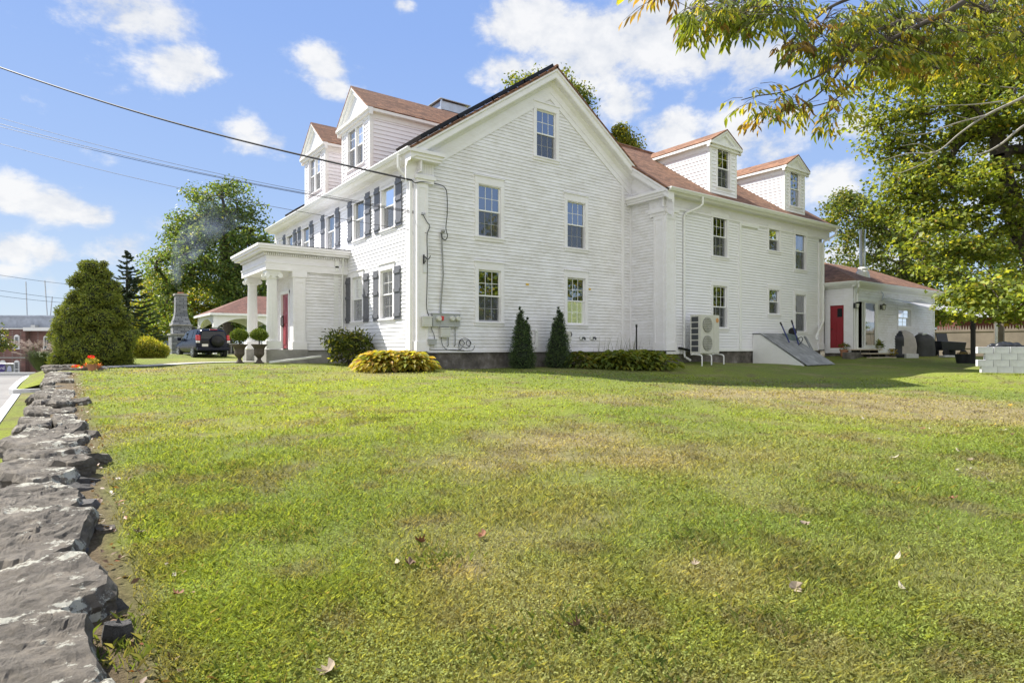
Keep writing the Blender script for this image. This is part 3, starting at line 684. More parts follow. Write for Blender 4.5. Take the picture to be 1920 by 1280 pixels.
slab(mb, (6.2, .04, EZ(.04)), (21.65, .04, EZ(.04)), (21.65, 2.5, 10.22), (6.2, 2.5, 10.22)); slab(mb, (6.2, 2.5, 10.22), (21.65, 2.5, 10.22), (21.65, 7.1, EZ(-2.1)), (6.2, 7.1, EZ(-2.1)))
mb.build('wing_roof', 'shingle_x', house)
mb = MB(); mb.tube([(6.2, 2.5, 10.235), (21.66, 2.5, 10.235)], .07, 6); mb.tube([(5.2, -.44, RZ(5.2) + .0), (5.2, 15.4, RZ(5.2) + .0)], .07, 6); mb.build('ridge_cap', 'shingle_x', house)
# --- raking cornices (section swept along the slope; sections share vertical mitre planes)
def rake(mb, xs_, zf, T, sc=1.0):
    prof = [(-.43, -.075), (-.43, -.15), (-.38, -.19), (-.38, -.36), (-.36, -.40), (-.16, -.40), (-.14, -.46), (-.06, -.55), (-.06, -.80), (-.045, -.80), (-.045, -1.02), (0.0, -1.02), (0.0, -.075)]
    mb.sweep([[T @ Vector((x, o * sc, zf(x) + dz)) for (o, dz) in prof] for x in xs_], None, True, True)
mb = MB(); rake(mb, [-.42, 5.2], RZ, T_G); rake(mb, [5.2, 9.36], RZ, T_G); mb.build('raking_cornice', 'trim', house)
mb = MB(); rake(mb, [.03, 2.12], lambda x: EZ(-x), T_R, .84); mb.build('wing_raking_cornice', 'trim', house)
# --- eaves: boxed cornice, fluted frieze, gutter
def eave(T, x0, x1, zt, name):
    mb = MB(T)
    prof = [(-.42, zt), (-.42, zt - .10), (-.34, zt - .19), (-.05, zt - .19), (-.035, zt - .24), (-.035, zt - .62), (0, zt - .62), (0, zt)]
    mb.sweep([[(x, o, z) for (o, z) in prof] for x in (x0, x1)], None, True, True)
    k = int((x1 - x0) / .062)
    for i in range(k):
        x = x0 + .02 + i * .062; mb.box(x, x + .034, -.052, -.034, zt - .54, zt - .25)
    mb.box(x0, x1, -.06, -.033, zt - .63, zt - .565)
    mb.build(name, 'trim', house)
eave(T_F, -15.4, .30, 7.07, 'front_eave'); eave(T_E, 9.2, 21.55, 7.00, 'wing_eave')
def gutter(T, x0, x1, zt, off, parent, name='gutter'):
    mb = MB(T); prof = [(off, zt), (off - .12, zt + .005), (off - .125, zt - .03), (off - .09, zt - .085), (off - .07, zt - .12), (off, zt - .12)]
    mb.sweep([[(x, o, z) for (o, z) in prof] for x in (x0, x1)], None, True, True); return mb.build(name, 'gutter', parent)
gutter(T_F, -15.4, .40, 7.085, -.42, house); gutter(T_E, 9.05, 21.62, 7.01, -.42, house)
# cornice returns
def corn(mb, x0, x1, yo, zt):
    mb.box(x0, x1, yo, 0.02, zt - .10, zt); mb.box(x0 + .05, x1 - .05, yo + .06, .02, zt - .20, zt - .10); mb.box(x0 + .09, x1 - .09, yo + .10, .02, zt - .28, zt - .20)
mb = MB(T_G); corn(mb, -.44, .72, -.44, 7.06)
mb.box(-.035, .52, -.085, .0, 6.40, 6.79)
for i in range(8): mb.box(.0 + i * .062, .034 + i * .062, -.10, -.084, 6.46, 6.76)
mb.box(-.12, .56, -.16, .0, 6.28, 6.40); mb.box(-.08, .50, -.12, .0, 6.17, 6.28); mb.build('cornice_return', 'trim', house)
mb = MB(T_R); corn(mb, -.06, 2.14, -.36, 7.0); mb.box(1.0, 1.76, -.07, 0, 6.35, 6.72)
for i in range(10): mb.box(1.05 + i * .062, 1.084 + i * .062, -.085, -.069, 6.41, 6.68)
mb.box(.98, 1.80, -.13, 0, 6.22, 6.35); mb.box(1.03, 1.76, -.09, 0, 6.10, 6.22)
mb.build('cornice_return', 'trim', house)
mb = MB(T_E); mb.box(9.33, 10.02, -.13, 0, 6.22, 6.35); mb.box(9.36, 9.98, -.09, 0, 6.10, 6.22); mb.build('pilaster_capital', 'trim', house)
# pilasters and corner boards
def pil(T, x0, x1, z0, z1, o=.06, panel=True):
    mb = MB(T); mb.box(x0, x1, -o, .02, z0, z1)
    if panel:
        w = x1 - x0; e = min(.09, w * .2)
        mb.box(x0 + .004, x0 + e, -o - .018, -o + .001, z0 + .3, z1 - .004); mb.box(x1 - e, x1 - .004, -o - .018, -o + .001, z0 + .3, z1 - .004)
        mb.box(x0 + e, x1 - e, -o - .017, -o + .001, z1 - .14, z1 - .004); mb.box(x0 - .02, x1 + .02, -o - .03, .02, z0, z0 + .3)
    mb.build('pilaster', 'trim', house)
pil(T_G, -.06, .33, 1.06, 6.17); pil(T_F, -.62, -.021, 1.06, 6.42, .055)
pil(T_R, 1.2, 1.70, 1.06, 6.10); pil(T_E, 9.32, 9.90, 1.06, 6.10, .062); pil(T_E, 20.5, 20.94, 1.06, 6.2, .06); pil(T_F, -15.05, -14.55, 1.06, 6.42)
mb = MB(T_G); mb.box(8.82, 8.97, -.035, .0, 1.08, 7.6); mb.box(9.29, 9.378, -.03, 0, 1.08, 7.4); mb.box(.3, 9.38, -.034, 0, 1.02, 1.12); mb.build('corner_board', 'trim', house)
mb = MB(T_E); mb.box(9.9, 20.5, -.034, 0, 1.02, 1.12); mb.box(9.40, 10.5, -.05, 0, .93, 1.03); mb.build('base_board', 'trim_clean', house)
# downspouts
def spout(pts, parent, r=.042, name='downspout'):
    mb = MB(); mb.tube(pts, r, 8); return mb.build(name, 'gutter', parent, smooth=False)
spout([(-.50, .28, 6.98), (-.50, .28, 6.62), (-.42, .28, 6.50), (-.14, .20, 6.28), (-.115, .20, 6.15), (-.115, .20, 1.25), (-.115, .20, .95), (-.25, .15, .80)], house, .05)
spout([(10.95, -2.2, 6.90), (10.95, -2.2, 6.62), (10.85, -2.1, 6.5), (10.42, -1.85, 6.28), (10.37, -1.80, 6.15), (10.37, -1.80, .95), (10.37, -1.83, .82), (10.52, -1.98, .68)], house, .045)
spout([(21.35, -2.2, 6.90), (21.3, -2.2, 6.6), (21.1, -1.95, 6.4), (20.92, -1.80, 6.28), (20.88, -1.80, 6.1), (20.88, -1.80, 2.55), (20.8, -1.83, 2.4), (19.5, -2.15, 1.65), (19.35, -2.3, 1.50)], house, .05)
mb = MB(T_E); mb.box(14.0, 14.13, -.07, -.005, 1.12, 6.36); mb.box(14.13, 15.35, -.11, -.005, 6.25, 6.36); mb.build('line_set_cover', 'trim_clean', house)
# --- chimney on the main ridge
mb = MB(); mb.box(4.55, 5.85, 6.5, 7.6, 10.2, 11.45); ch = mb.build('chimney', 'brick', house)
mb = MB(); z = 11.45
for (x, y) in ((4.5, 6.45), (5.9, 6.45), (4.5, 7.65), (5.9, 7.65)): mb.box(x - .03, x + .03, y - .03, y + .03, z, z + .46)
mb.box(4.42, 5.98, 6.37, 7.73, z + .46, z + .49); mb.box(4.54, 5.86, 6.49, 7.61, z + .05, z + .42); mb.build('chimney_cap', 'metal', ch)

# --- dormers on the front slope
def dormer_front(yc, hw):
    x0 = -.02; ze = 9.52; zr = 10.72; oh = .22
    xr = (ze - RZ(0)) / .685; xt = (zr - RZ(0)) / .685
    T = Matrix.Translation((x0, 0, 0)) @ T_F
    w = 1.46; h = 1.52; z = 7.78
    d = MB(T); sl_ = (zr - ze) / (hw + oh)
    clap(d, 7.25, ze, lambda q: [(-yc - hw, -yc + hw)], [hole(-yc, z, w, h)], .145, .028)
    d.T = Matrix.Translation((x0, yc - hw, 0)); clap(d, 7.25, ze + .05, lambda q: [(0, max(0, (q - RZ(0)) / .685 + .05))], (), .145, .028)
    d.T = Matrix.Translation((x0, yc + hw, 0)) @ Matrix.Scale(-1, 4, (0, 1, 0)); clap(d, 7.25, ze + .05, lambda q: [(0, max(0, (q - RZ(0)) / .685 + .05))], (), .145, .028)
    dm = d.build('dormer', 'siding_clean', house)
    r = MB()
    for s in (-1, 1):
        ye = yc + s * (hw + oh); ze2 = ze + .0
        slab(r, (x0 - .2, ye, ze2), (x0 - .2, yc, zr), (xt + .1, yc, zr), (xr + .1, ye, ze2), .05)
    r.build('dormer_roof', 'shingle_x', dm)
    t = MB(T)
    # pediment: raking boards, horizontal cornice, tympanum, frieze
    for s in (-1, 1):
        secs = [[(-yc + s * a, o, zr - .05 - sl_ * a + dz) for (o, dz) in ((-.19, 0), (-.19, -.07), (-.12, -.10), (-.12, -.22), (.0, -.22), (.0, 0))] for a in (0, hw + oh + .006)]
        t.sweep(secs, None, True, True)
    t.box(-yc - hw - oh + .006, -yc + hw + oh - .006, -.20, .013, ze - .10, ze - .02); t.box(-yc - hw - .1, -yc + hw + .1, -.12, .01, ze - .2, ze - .10); t.box(-yc - hw, -yc + hw, -.04, .01, ze - .30, ze - .20)
    t.poly([(-yc - hw, -.03, ze - .03), (-yc + hw, -.03, ze - .03), (-yc, -.03, zr - .15)])
    t.box(-yc - hw - .01, -yc - hw + .10, -.035, .01, 7.2, ze - .2); t.box(-yc + hw - .10, -yc + hw + .01, -.035, .01, 7.2, ze - .2)
    # cheek trim and soffits
    t.T = None
    for s in (-1, 1):
        y = yc + s * hw
        t.box(x0 - .01, x0 + .10, min(y, y + s * .035), max(y, y + s * .035), 7.25, ze); t.box(x0 - .15, xr + .2, min(y, y + s * (oh - .012)), max(y, y + s * (oh - .012)), ze - .133, ze - .037); t.box(x0, xr + .1, min(y, y + s * .04), max(y, y + s * .04), ze - .32, ze - .13)
    t.build('dormer_trim', 'trim_clean', dm)
    window(dm, TW(T, -yc, z), w, h, .09, .08, .05, (2, 2), False, None, True, True, .04, False, True)
    return dm
dormer_front(4.80, 1.32); dormer_front(9.28, 1.30)
def dormer_wing(xc, hw):
    yf = -1.40; ze = 9.55; zr = 10.18; oh = .2; zb = 7.45
    yr = (ze - 10.22) / .7 + 2.5
    T = Matrix.Translation((0, yf, 0)); w = .86; h = 1.62; z = 7.78
    d = MB(T); clap(d, zb, ze, lambda q: [(xc - hw, xc + hw)], [hole(xc, z, w, h)], .145, .028)
    iv = lambda q: [(0, max(0, (q - 10.22) / .7 + 2.5 - yf + .05))]
    d.T = Matrix.Translation((xc - hw, yf, 0)) @ T_F @ Matrix.Scale(-1, 4, (1, 0, 0)); clap(d, zb, ze + .05, iv, (), .145, .028)
    d.T = Matrix.Translation((xc + hw, yf, 0)) @ Matrix.Rotation(math.pi / 2, 4, 'Z'); clap(d, zb, ze + .05, iv, (), .145, .028)
    dm = d.build('dormer', 'siding_clean', house)
    r = MB()
    for s in (-1, 1): slab(r, (xc + s * (hw + oh), yf - .2, ze), (xc, yf - .2, zr), (xc, 2.55, zr), (xc + s * (hw + oh), yr + .1, ze), .05)
    r.build('dormer_roof', 'shingle_y', dm)
    t = MB(T); sl_ = (zr - ze) / (hw + oh)
    for s in (-1, 1):
        t.sweep([[(xc + s * a, o, zr - .05 - sl_ * a + dz) for (o, dz) in ((-.19, 0), (-.19, -.07), (-.12, -.10), (-.12, -.20), (0, -.20), (0, 0))] for a in (0, hw + oh + .006)], None, True, True)
    t.box(xc - hw - oh + .006, xc + hw + oh - .006, -.20, .013, ze - .12, ze - .03); t.box(xc - hw - .1, xc + hw + .1, -.12, .01, ze - .22, ze - .12)
    t.poly([(xc - hw, -.03, ze - .04), (xc + hw, -.03, ze - .04), (xc, -.03, zr - .12)])
    t.box(xc - hw - .01, xc - hw + .09, -.03, .01, zb, ze - .2); t.box(xc + hw - .09, xc + hw + .01, -.03, .01, zb, ze - .2)
    t.T = None
    for s in (-1, 1):
        x = xc + s * hw
        t.box(min(x, x + s * .03), max(x, x + s * .03), yf - .01, yf + .10, zb, ze); t.box(min(x, x + s * (oh - .012)), max(x, x + s * (oh - .012)), yf - .15, yr + .2, ze - .13, ze - .035); t.box(min(x, x + s * .04), max(x, x + s * .04), yf, yr + .1, ze - .34, ze - .13)
    t.build('dormer_trim', 'trim_clean', dm)
    window(dm, TW(T, xc, z), w, h, .09, .08, .05, (2, 2), True, None, True, False, .04, False, True)
dormer_wing(13.42, .90); dormer_wing(19.0, .86)
mb = MB(); mb.tube([(20.35, -.6, 7.9), (20.35, -.6, 8.75)], .05, 8); mb.box(20.1, 20.6, -.95, -.3, 7.75, 7.95); mb.build('vent_pipe', 'metal', house)

# --- entrance portico
pw = MB(T_F @ Matrix.Identity(4))
pw.T = Matrix.Translation((0, 5.72, 0)); clap(pw, 1.08, 3.95, lambda q: [(-1.57, 0)], (), .115, .027)
pw.T = Matrix.Translation((-1.72, 0, 0)) @ T_F; pw.box(-9.1, -7.95, -.02, .02, 1.08, 3.95); pw.box(-6.88, -5.72, -.02, .02, 1.08, 3.95); pw.box(-7.95, -6.88, -.02, .02, 3.25, 3.95)
pw.T = None; pw.quad((-1.72, 9.1, 1.08), (0, 9.1, 1.08), (0, 9.1, 3.95), (-1.72, 9.1, 3.95))
por = pw.build('portico', 'siding', house)
mb = MB()
mb.box(-2.98, 0, 5.62, 9.2, 3.90, 4.14); mb.box(-3.0, 0, 5.60, 9.22, 4.14, 4.20); mb.box(-2.95, 0, 5.65, 9.17, 4.20, 4.42)
for i in range(44): x = -2.98 + i * .066; mb.box(x, x + .036, 5.56, 5.65, 4.42, 4.50)
for i in range(54): y = 5.62 + i * .066; mb.box(-3.04, -2.95, y, y + .036, 4.42, 4.50)
mb.box(-2.96, 0, 5.64, 9.18, 4.42, 4.52); mb.box(-3.2, 0, 5.40, 9.42, 4.52, 4.60); mb.box(-3.28, 0, 5.32, 9.50, 4.60, 4.68); mb.box(-3.32, 0, 5.28, 9.54, 4.68, 4.76)
mb.build('entablature', 'trim', por)
mb = MB(); mb.poly([(-3.30, 5.3, 4.762), (0, 5.3, 4.80), (0, 9.52, 4.80), (-3.30, 9.52, 4.762)]); mb.build('portico_roof', 'metal', por)
for yc in (5.93, 8.75):
    mb = MB(); x = -2.68
    mb.lathe((x, yc, 0), [(.225, 1.40), (.225, 1.44), (.20, 1.47), (.195, 1.5), (.19, 2.2), (.165, 3.60), (.165, 3.63)], 48, .13)
    mb.box(x - .26, x + .26, yc - .26, yc + .26, 1.12, 1.40); mb.lathe((x, yc, 0), [(.18, 3.60), (.20, 3.66), (.19, 3.70)], 24); mb.box(x - .25, x + .25, yc - .23, yc + .23, 3.80, 3.91)
    for s in (-1, 1):   # scrolls
        for dx in (-1, 1): mb.tube([(x + dx * .22, yc + s * .21, 3.72), (x + dx * .22, yc + s * .27, 3.72)], .085, 12)
    mb.box(x - .22, x + .22, yc - .20, yc + .20, 3.70, 3.80)
    mb.build('column', 'trim_clean', por)
for y0_, y1_ in ((5.66, 6.06), (8.72, 9.12)):
    mb = MB(); mb.box(-2.02, -1.57, y0_, y1_, 1.12, 3.70); mb.box(-2.06, -1.54, y0_ - .04, y1_ + .04, 3.70, 3.90); mb.box(-2.06, -1.53, y0_ - .04, y1_ + .04, 1.10, 1.38)
    mb.box(-1.98, -1.92, y0_ - .02, y0_, 1.38, 3.64); mb.box(-1.67, -1.61, y0_ - .02, y0_, 1.38, 3.64); mb.box(-1.92, -1.67, y0_ - .019, y0_, 3.52, 3.64); mb.build('portico_pilaster', 'trim', por)
mb = MB(Matrix.Translation((-1.74, 0, 0)) @ T_F); mb.box(-7.88, -6.95, -.01, .03, 1.14, 3.22)
for (a, b) in ((1.3, 2.0), (2.1, 2.45), (2.55, 3.1)):
    for (c, d) in ((-7.78, -7.46), (-7.36, -7.05)): mb.box(c, d, -.03, -.01, a, b)
mb.build('front_door', 'red', por)
mb = MB(Matrix.Translation((-1.74, 0, 0)) @ T_F); mb.box(-7.98, -7.88, -.09, .02, 1.12, 3.32); mb.box(-6.95, -6.85, -.09, .02, 1.12, 3.32); mb.box(-7.98, -6.85, -.092, .02, 3.22, 3.34); mb.build('door_frame', 'trim_clean', por)
mb = MB(); mb.tube([(-1.80, 7.78, 2.0), (-1.86, 7.78, 2.03), (-1.86, 7.78, 2.33), (-1.80, 7.78, 2.36)], .018, 6); mb.box(-1.79, -1.765, 7.74, 7.82, 1.95, 2.42); mb.build('door_handle', 'black', por)
mb = MB(); mb.box(-2.96, -1.5, 5.6, 6.2, .2, 1.10); mb.box(-2.96, -1.5, 8.5, 9.1, .2, 1.10); mb.box(-2.5, -1.5, 6.2, 8.5, .2, 1.08); mb.box(-2.75, -2.5, 6.2, 8.5, .2, .86); mb.box(-1.5, 0, 5.75, 9.0, .2, 1.07); mb.build('portico_base', 'concrete', por)
mb = MB(); mb.box(-.52, -.34, 5.70, 5.719, 1.08, 3.95); mb.box(-.50, -.36, 5.60, 5.70, 4.0, 4.5); mb.tube([(-.2, 5.55, 4.62), (-.2, 5.62, 4.2), (-.2, 5.66, 3.9), (-.2, 5.66, 1.2)], .04, 6); mb.build('portico_downspout', 'gutter', por)

# --- solar panels on the front slope of the main roof
def solar(y0, y1, x0, x1, label):
    n = Vector((-.685, 0, 1)).normalized(); t = thing('solar_panel', label, 'solar panel', ((x0 + x1) / 2, (y0 + y1) / 2, RZ((x0 + x1) / 2)), 'solar panels on the front roof slope')
    P = lambda x, y, o: Vector((x, y, RZ(x))) + n * o
    f = MB(); 
    for (a, b, c, d) in ((x0, x1, y0, y0 + .035), (x0, x1, y1 - .035, y1), (x0, x0 + .035, y0 + .035, y1 - .035), (x1 - .035, x1, y0 + .035, y1 - .035)):
        f.add([P(a, c, .035), P(b, c, .035), P(b, d, .035), P(a, d, .035), P(a, c, .145), P(b, c, .145), P(b, d, .145), P(a, d, .145)], [(0, 1, 2, 3), (4, 5, 6, 7), (0, 1, 5, 4), (1, 2, 6, 5), (2, 3, 7, 6), (3, 0, 4, 7)])
    f.build('panel_frame', 'solarframe', t)
    g = MB(); g.quad(P(x0 + .035, y0 + .035, .137), P(x1 - .035, y0 + .035, .137), P(x1 - .035, y1 - .035, .137), P(x0 + .035, y1 - .035, .137)); g.quad(P(x0 + .035, y0 + .035, .105), P(x1 - .035, y0 + .035, .105), P(x1 - .035, y1 - .035, .105), P(x0 + .035, y1 - .035, .105)); g.build('panel_glass', 'solar', t)
    b = MB()
    for x in (x0 + .25, (x0 + x1) / 2, x1 - .25):
        for y in (y0 + .1, y1 - .15): b.add([P(x, y, 0), P(x + .05, y, 0), P(x + .05, y + .05, 0), P(x, y + .05, 0), P(x, y, .1), P(x + .05, y, .1), P(x + .05, y + .05, .1), P(x, y + .05, .1)], [(0, 1, 5, 4), (1, 2, 6, 5), (2, 3, 7, 6), (3, 0, 4, 7)])
    b.build('mounting_bracket', 'metal', t)
for i, w_ in enumerate(('lowest black panel on the roof edge beside the big gable', 'second black roof panel up from the gutter at the gable edge', 'third black roof panel up from the gutter at the gable edge', 'topmost black roof panel just under the gable peak')):
    solar(-.40, 1.25, -.05 + i * 1.30, 1.20 + i * 1.30, w_)
solar(11.6, 13.2, -.1, 1.2, 'black roof panel at the far end beyond the farther front dormer')
# ---------------------------------------------------------------- annex
XA, YA = 20.92, -3.05
annex = thing('annex', 'low white clapboard annex with hipped red-brown roof, red door and metal flue', 'annex', (26.5, 0, .7))
TA = Matrix.Translation((0, YA, 0)); TAW = Matrix.Translation((XA + .28, 0, 0)) @ T_F
def GA(px, py):
    d = pdir(px, py); k = (YA - CAM.y) / d.y; q = CAM + d * k; return q.x, q.z
sx0, sz0 = GA(1605, 652); sx1, sz1 = GA(1643, 566); wx0, wz0 = GA(1683, 612); wx1, wz1 = GA(1707, 581); xe = GA(1751, 600)[0]
mb = MB(TA); clap(mb, .98, 4.0, lambda z: [(XA + .5, xe)], [(sx0, sx1, sz0, sz1), (wx0, wx1, wz0, wz1)], .13, .03); mb.build('annex_wall', 'siding', annex)
mb = MB(TAW); clap(mb, 3.30, 4.0, lambda z: [(1.72, -YA - .1)], (), .13)
mb.box(1.72, 1.98, -.04, .0, .9, 3.3); mb.box(2.62, -YA, -.04, 0, .9, 4.0); mb.box(1.98, 2.62, -.05, 0, 3.18, 3.40); mb.box(1.98, 2.62, -.05, 0, .9, 1.14)
mb.build('door_wall', 'trim', annex)
mb = MB(TAW); mb.box(1.985, 2.615, -.02, .02, 1.15, 3.18)
for (a, b, c, d) in ((1.25, 1.75, 2.04, 2.28), (1.25, 1.75, 2.33, 2.56), (1.85, 2.40, 2.04, 2.28), (1.85, 2.40, 2.33, 2.56)): mb.box(c, d, -.035, -.019, a, b)
dr = mb.build('door', 'red', annex)
mb = MB(TAW); mb.quad((2.32, -.03, 2.62), (2.55, -.03, 2.62), (2.55, -.03, 3.02), (2.32, -.03, 3.02)); mb.build('door_pane', 'carglass', dr)
mb = MB(TAW); mb.tube([(2.06, -.02, 2.05), (2.06, -.08, 2.05), (2.12, -.09, 2.05)], .02, 6); mb.build('door_handle', 'black', dr)
mb = MB(TA)
mb.box(XA + .30, XA + .55, -.045, .0, .9, 4.0); mb.box(xe - .16, xe, -.04, 0, .9, 4.0); mb.box(XA + .55, xe - .16, -.03, 0, 3.92, 4.12); mb.box(XA + .3, xe, -.02, 0, .86, 1.0); mb.build('corner_board', 'trim_clean', annex)
mb = MB(); mb.box(XA + .3, xe, YA + .02, YA + .2, .2, .98); mb.box(XA + .3, XA + .45, YA + .2, -1.7, .2, .98); mb.box(xe - .05, xe, YA, 4, .3, 4.1); mb.box(XA + .3, XA + .5, -1.6, 4, 1, 4.1); mb.build('foundation', 'foundation', annex)
# hipped roof
rx0, rx1, ry0, ryr, zt, zr = XA + .02, xe + .5, YA - .28, -.30, 4.30, 5.68
h = (zr - zt) / (ryr - ry0)
mb = MB(); a = Vector((rx0, ry0, zt)); b = Vector((rx1, ry0, zt)); c = Vector((min(29.5, rx1 - 1.2), ryr, zr)); d = Vector((rx0 + (ryr - ry0), ryr, zr)); e = Vector((rx1, 2 * ryr - ry0, zt)); f_ = Vector((rx0, 2 * ryr - ry0, zt))
mb.poly([a, b, c, d]); mb.poly([d, c, e, f_]); mb.poly([b, e, c]); lo = Vector((0, 0, -.06)); mb.poly([a + lo, b + lo, e + lo, f_ + lo]); mb.poly([a, b, b + lo, a + lo]); mb.poly([b, e, e + lo, b + lo]); mb.build('annex_roof', 'shingle_x', annex)
mb = MB(); mb.poly([f_, a, d]); mb.poly([a, a + lo, f_ + lo, f_]); mb.build('annex_hip', 'shingle_y', annex)
mb = MB(); prof = [(-.02, 4.25), (-.02, 3.96), (-.10, 4.0), (-.26, 4.10), (-.26, 4.25)]
mb.sweep([[TA @ Vector((x, o, z)) for (o, z) in prof] for x in (XA + .05, xe + .45)], None, True, True)
mb.sweep([[TAW @ Vector((x, o, z)) for (o, z) in prof] for x in (1.72, -YA + .25)], None, True, True); mb.build('annex_eave', 'trim_clean', annex)
gutter(TA, XA + .02, xe + .4, 4.26, -.26, annex); gutter(TAW, 1.72, -YA + .28, 4.26, -.26, annex)
spout([(XA + .12, YA - .30, 4.15), (XA + .12, YA - .30, 3.98), (XA + .46, YA - .10, 3.72), (XA + .46, YA - .09, 3.6), (XA + .46, YA - .09, .85)], annex, .045)
mb = MB(TA)   # sliding door frame, dark gap, panes
mb.box(sx0 - .09, sx0, -.05, .04, sz0 - .05, sz1 + .1); mb.box(sx1, sx1 + .09, -.05, .04, sz0 - .05, sz1 + .1); mb.box(sx0, sx1, -.05, .04, sz1, sz1 + .1); mb.box(sx0 - .09, sx1 + .09, -.08, .04, sz0 - .12, sz0)
mb.mi = 1; mb.add([(sx0, .08, sz0), (sx1, .08, sz0), (sx1, .08, sz1), (sx0, .08, sz1), (sx0, .9, sz0), (sx1, .9, sz0), (sx1, .9, sz1), (sx0, .9, sz1)], [(4, 5, 6, 7), (0, 4, 7, 3), (1, 2, 6, 5), (3, 7, 6, 2), (0, 1, 5, 4)])
sd = mb.build('sliding_door', ['trim_clean', 'dark'], annex)
xm = sx0 + (sx1 - sx0) * .42
mb = MB(TA)
for (q0, q1, y) in ((xm, sx1, .0), (xm - .12, sx1 - .35, .05)):
    mb.box(q0, q0 + .10, y, y + .035, sz0, sz1); mb.box(q1 - .10, q1, y, y + .035, sz0, sz1); mb.box(q0 + .1, q1 - .1, y + .001, y + .034, sz0, sz0 + .14); mb.box(q0 + .1, q1 - .1, y + .001, y + .034, sz1 - .1, sz1)
mb.build('sliding_sash', 'sash', sd)
mb = MB(TA); mb.quad((xm + .1, .017, sz0 + .14), (sx1 - .1, .017, sz0 + .14), (sx1 - .1, .017, sz1 - .1), (xm + .1, .017, sz1 - .1)); mb.build('pane', 'glass', sd)
mb = MB(TA); mb.quad((xm + .05, .10, sz0 + .05), (sx1 - .05, .10, sz0 + .05), (sx1 - .05, .10, sz1), (xm + .05, .10, sz1)); mb.build('curtain', 'curtain_w', sd)
window(annex, TW(TA, (wx0 + wx1) / 2, wz0), wx1 - wx0, wz1 - wz0, .10, .10, .08, (2, 2), True, 'full', cap=False, screen=False)
fx, fz = GA(1617, 515)
fd_ = min(np.linspace(29, 36, 141), key=lambda d_: abs(at(1617, 516, d_).z - (zt + (at(1617, 516, d_).y - ry0) * h))); q = at(1617, 516, fd_); mb = MB(); mb.lathe((q.x, q.y, 0), [(.36, q.z - .2), (.30, q.z + .12), (.30, q.z + .16), (.24, q.z + .2), (.24, q.z + .34), (.16, q.z + .4)], 16)
fl = mb.build('flue_base', 'gutter', annex); mb = MB(); mb.tube([(q.x, q.y, q.z + .35), (q.x, q.y, q.z + 2.1)], .14, 14); mb.tube([(q.x, q.y, q.z + 2.1), (q.x, q.y, q.z + 2.32)], .17, 14); mb.build('flue_pipe', 'steel', fl)

# ---------------------------------------------------------------- stone wall
wall = thing('stone_wall', 'low dry stone wall with flat lichened slabs along the lawn edge', 'stone wall', (-8.86, -6, .1))
def slab_stone(cx, cy, lx, ly, th, zt, seed, rot=0, na=64, nr=16, tiltx=0, tilty=0, irr=.16):
    """A ledge slab: ragged outline, layered broken edge, gently rippled top."""
    r_ = np.random.default_rng(seed); mb = MB(); ang = np.linspace(0, 2 * np.pi, na, endpoint=False)
    # ragged polygon: corners near a rounded rectangle, straight broken edges between them
    kk = int(r_.integers(7, 11)); ca = np.sort((np.arange(kk) + r_.uniform(-.32, .32, kk)) * 2 * np.pi / kk); p = 5.0
    cr_ = (np.abs(np.cos(ca)) ** p + np.abs(np.sin(ca)) ** p) ** (-1 / p) * (1 + r_.normal(0, irr * .7, kk)); cx_, cy_ = cr_ * np.cos(ca), cr_ * np.sin(ca)
    rad = np.empty(na)
    for i, th_ in enumerate(ang):
        j = np.searchsorted(ca, th_) % kk; j0 = (j - 1) % kk; ax_, ay_, bx_, by_ = cx_[j0], cy_[j0], cx_[j], cy_[j]; dx_, dy_ = math.cos(th_), math.sin(th_)
        den = dx_ * (by_ - ay_) - dy_ * (bx_ - ax_); rad[i] = abs((ax_ * (by_ - ay_) - ay_ * (bx_ - ax_)) / den) if abs(den) > 1e-6 else cr_[j]
    rad = np.clip(rad, .55, 1.35) * (1 + r_.normal(0, .022, na)); sdx, sdy = r_.uniform(-1, 1, 2); qz = r_.uniform(.018, .034)
    rows = []; c, s_ = math.cos(rot), math.sin(rot)
    def pt(k, i, z): 
        u, v_ = rad[i] * k * math.cos(ang[i]) * lx / 2, rad[i] * k * math.sin(ang[i]) * ly / 2
        x = cx + u * c - v_ * s_; y = cy + u * s_ + v_ * c; return (x, y, z + tiltx * u + tilty * v_)
    lay = r_.uniform(.3, .7); drop = r_.uniform(0, 2 * np.pi)
    vs = []; fs = []
    for j in range(nr + 1):
        k = (j + 1) / (nr + 1)
        for i in range(na):
            x, y, z = pt(k, i, zt)
            n = float(fbm(np.array(x * 2.3 + seed), np.array(y * 2.3), 4)) - .5 + .25 * (k * (math.cos(ang[i]) * sdx + math.sin(ang[i]) * sdy)); n2 = float(fbm(np.array(x * 17 + seed), np.array(y * 24), 4)) - .5
            lv = n * .22 / qz; fl_ = math.floor(lv); fr_ = lv - fl_; step = qz * (fl_ + min(1, max(0, (fr_ - .9) / .1)))     # cleaved layers
            edge = -.05 * max(0, k - .88) / .12
            vs.append((x, y, z + .018 * n + .030 * n2 + step * .32 + edge))
    for j in range(nr):
        for i in range(na): a = j * na + i; b = j * na + (i + 1) % na; fs.append((a, b, b + na, a + na))
    vs.append(pt(0, 0, zt + .01)); cidx = len(vs) - 1
    for i in range(na): fs.append((cidx, (i + 1) % na, i))
    prev = nr * na
    for li, (f, inset) in enumerate([(.12, .985), (.40, 1.0), (.46, .93), (.80, .95), (1.0, .80)]):
        st = len(vs)
        for i in range(na):
            q = vs[nr * na + i]; k = inset + r_.normal(0, .014); x, y, z = pt(k, i, zt); vs.append((x, y, q[2] - th * f + r_.normal(0, .006)))
        for i in range(na): a = prev + i; b = prev + (i + 1) % na; fs.append((a, b, st + (i + 1) % na, st + i))
        prev = st
    mb.add(vs, fs); return mb
sr = random.Random(21)
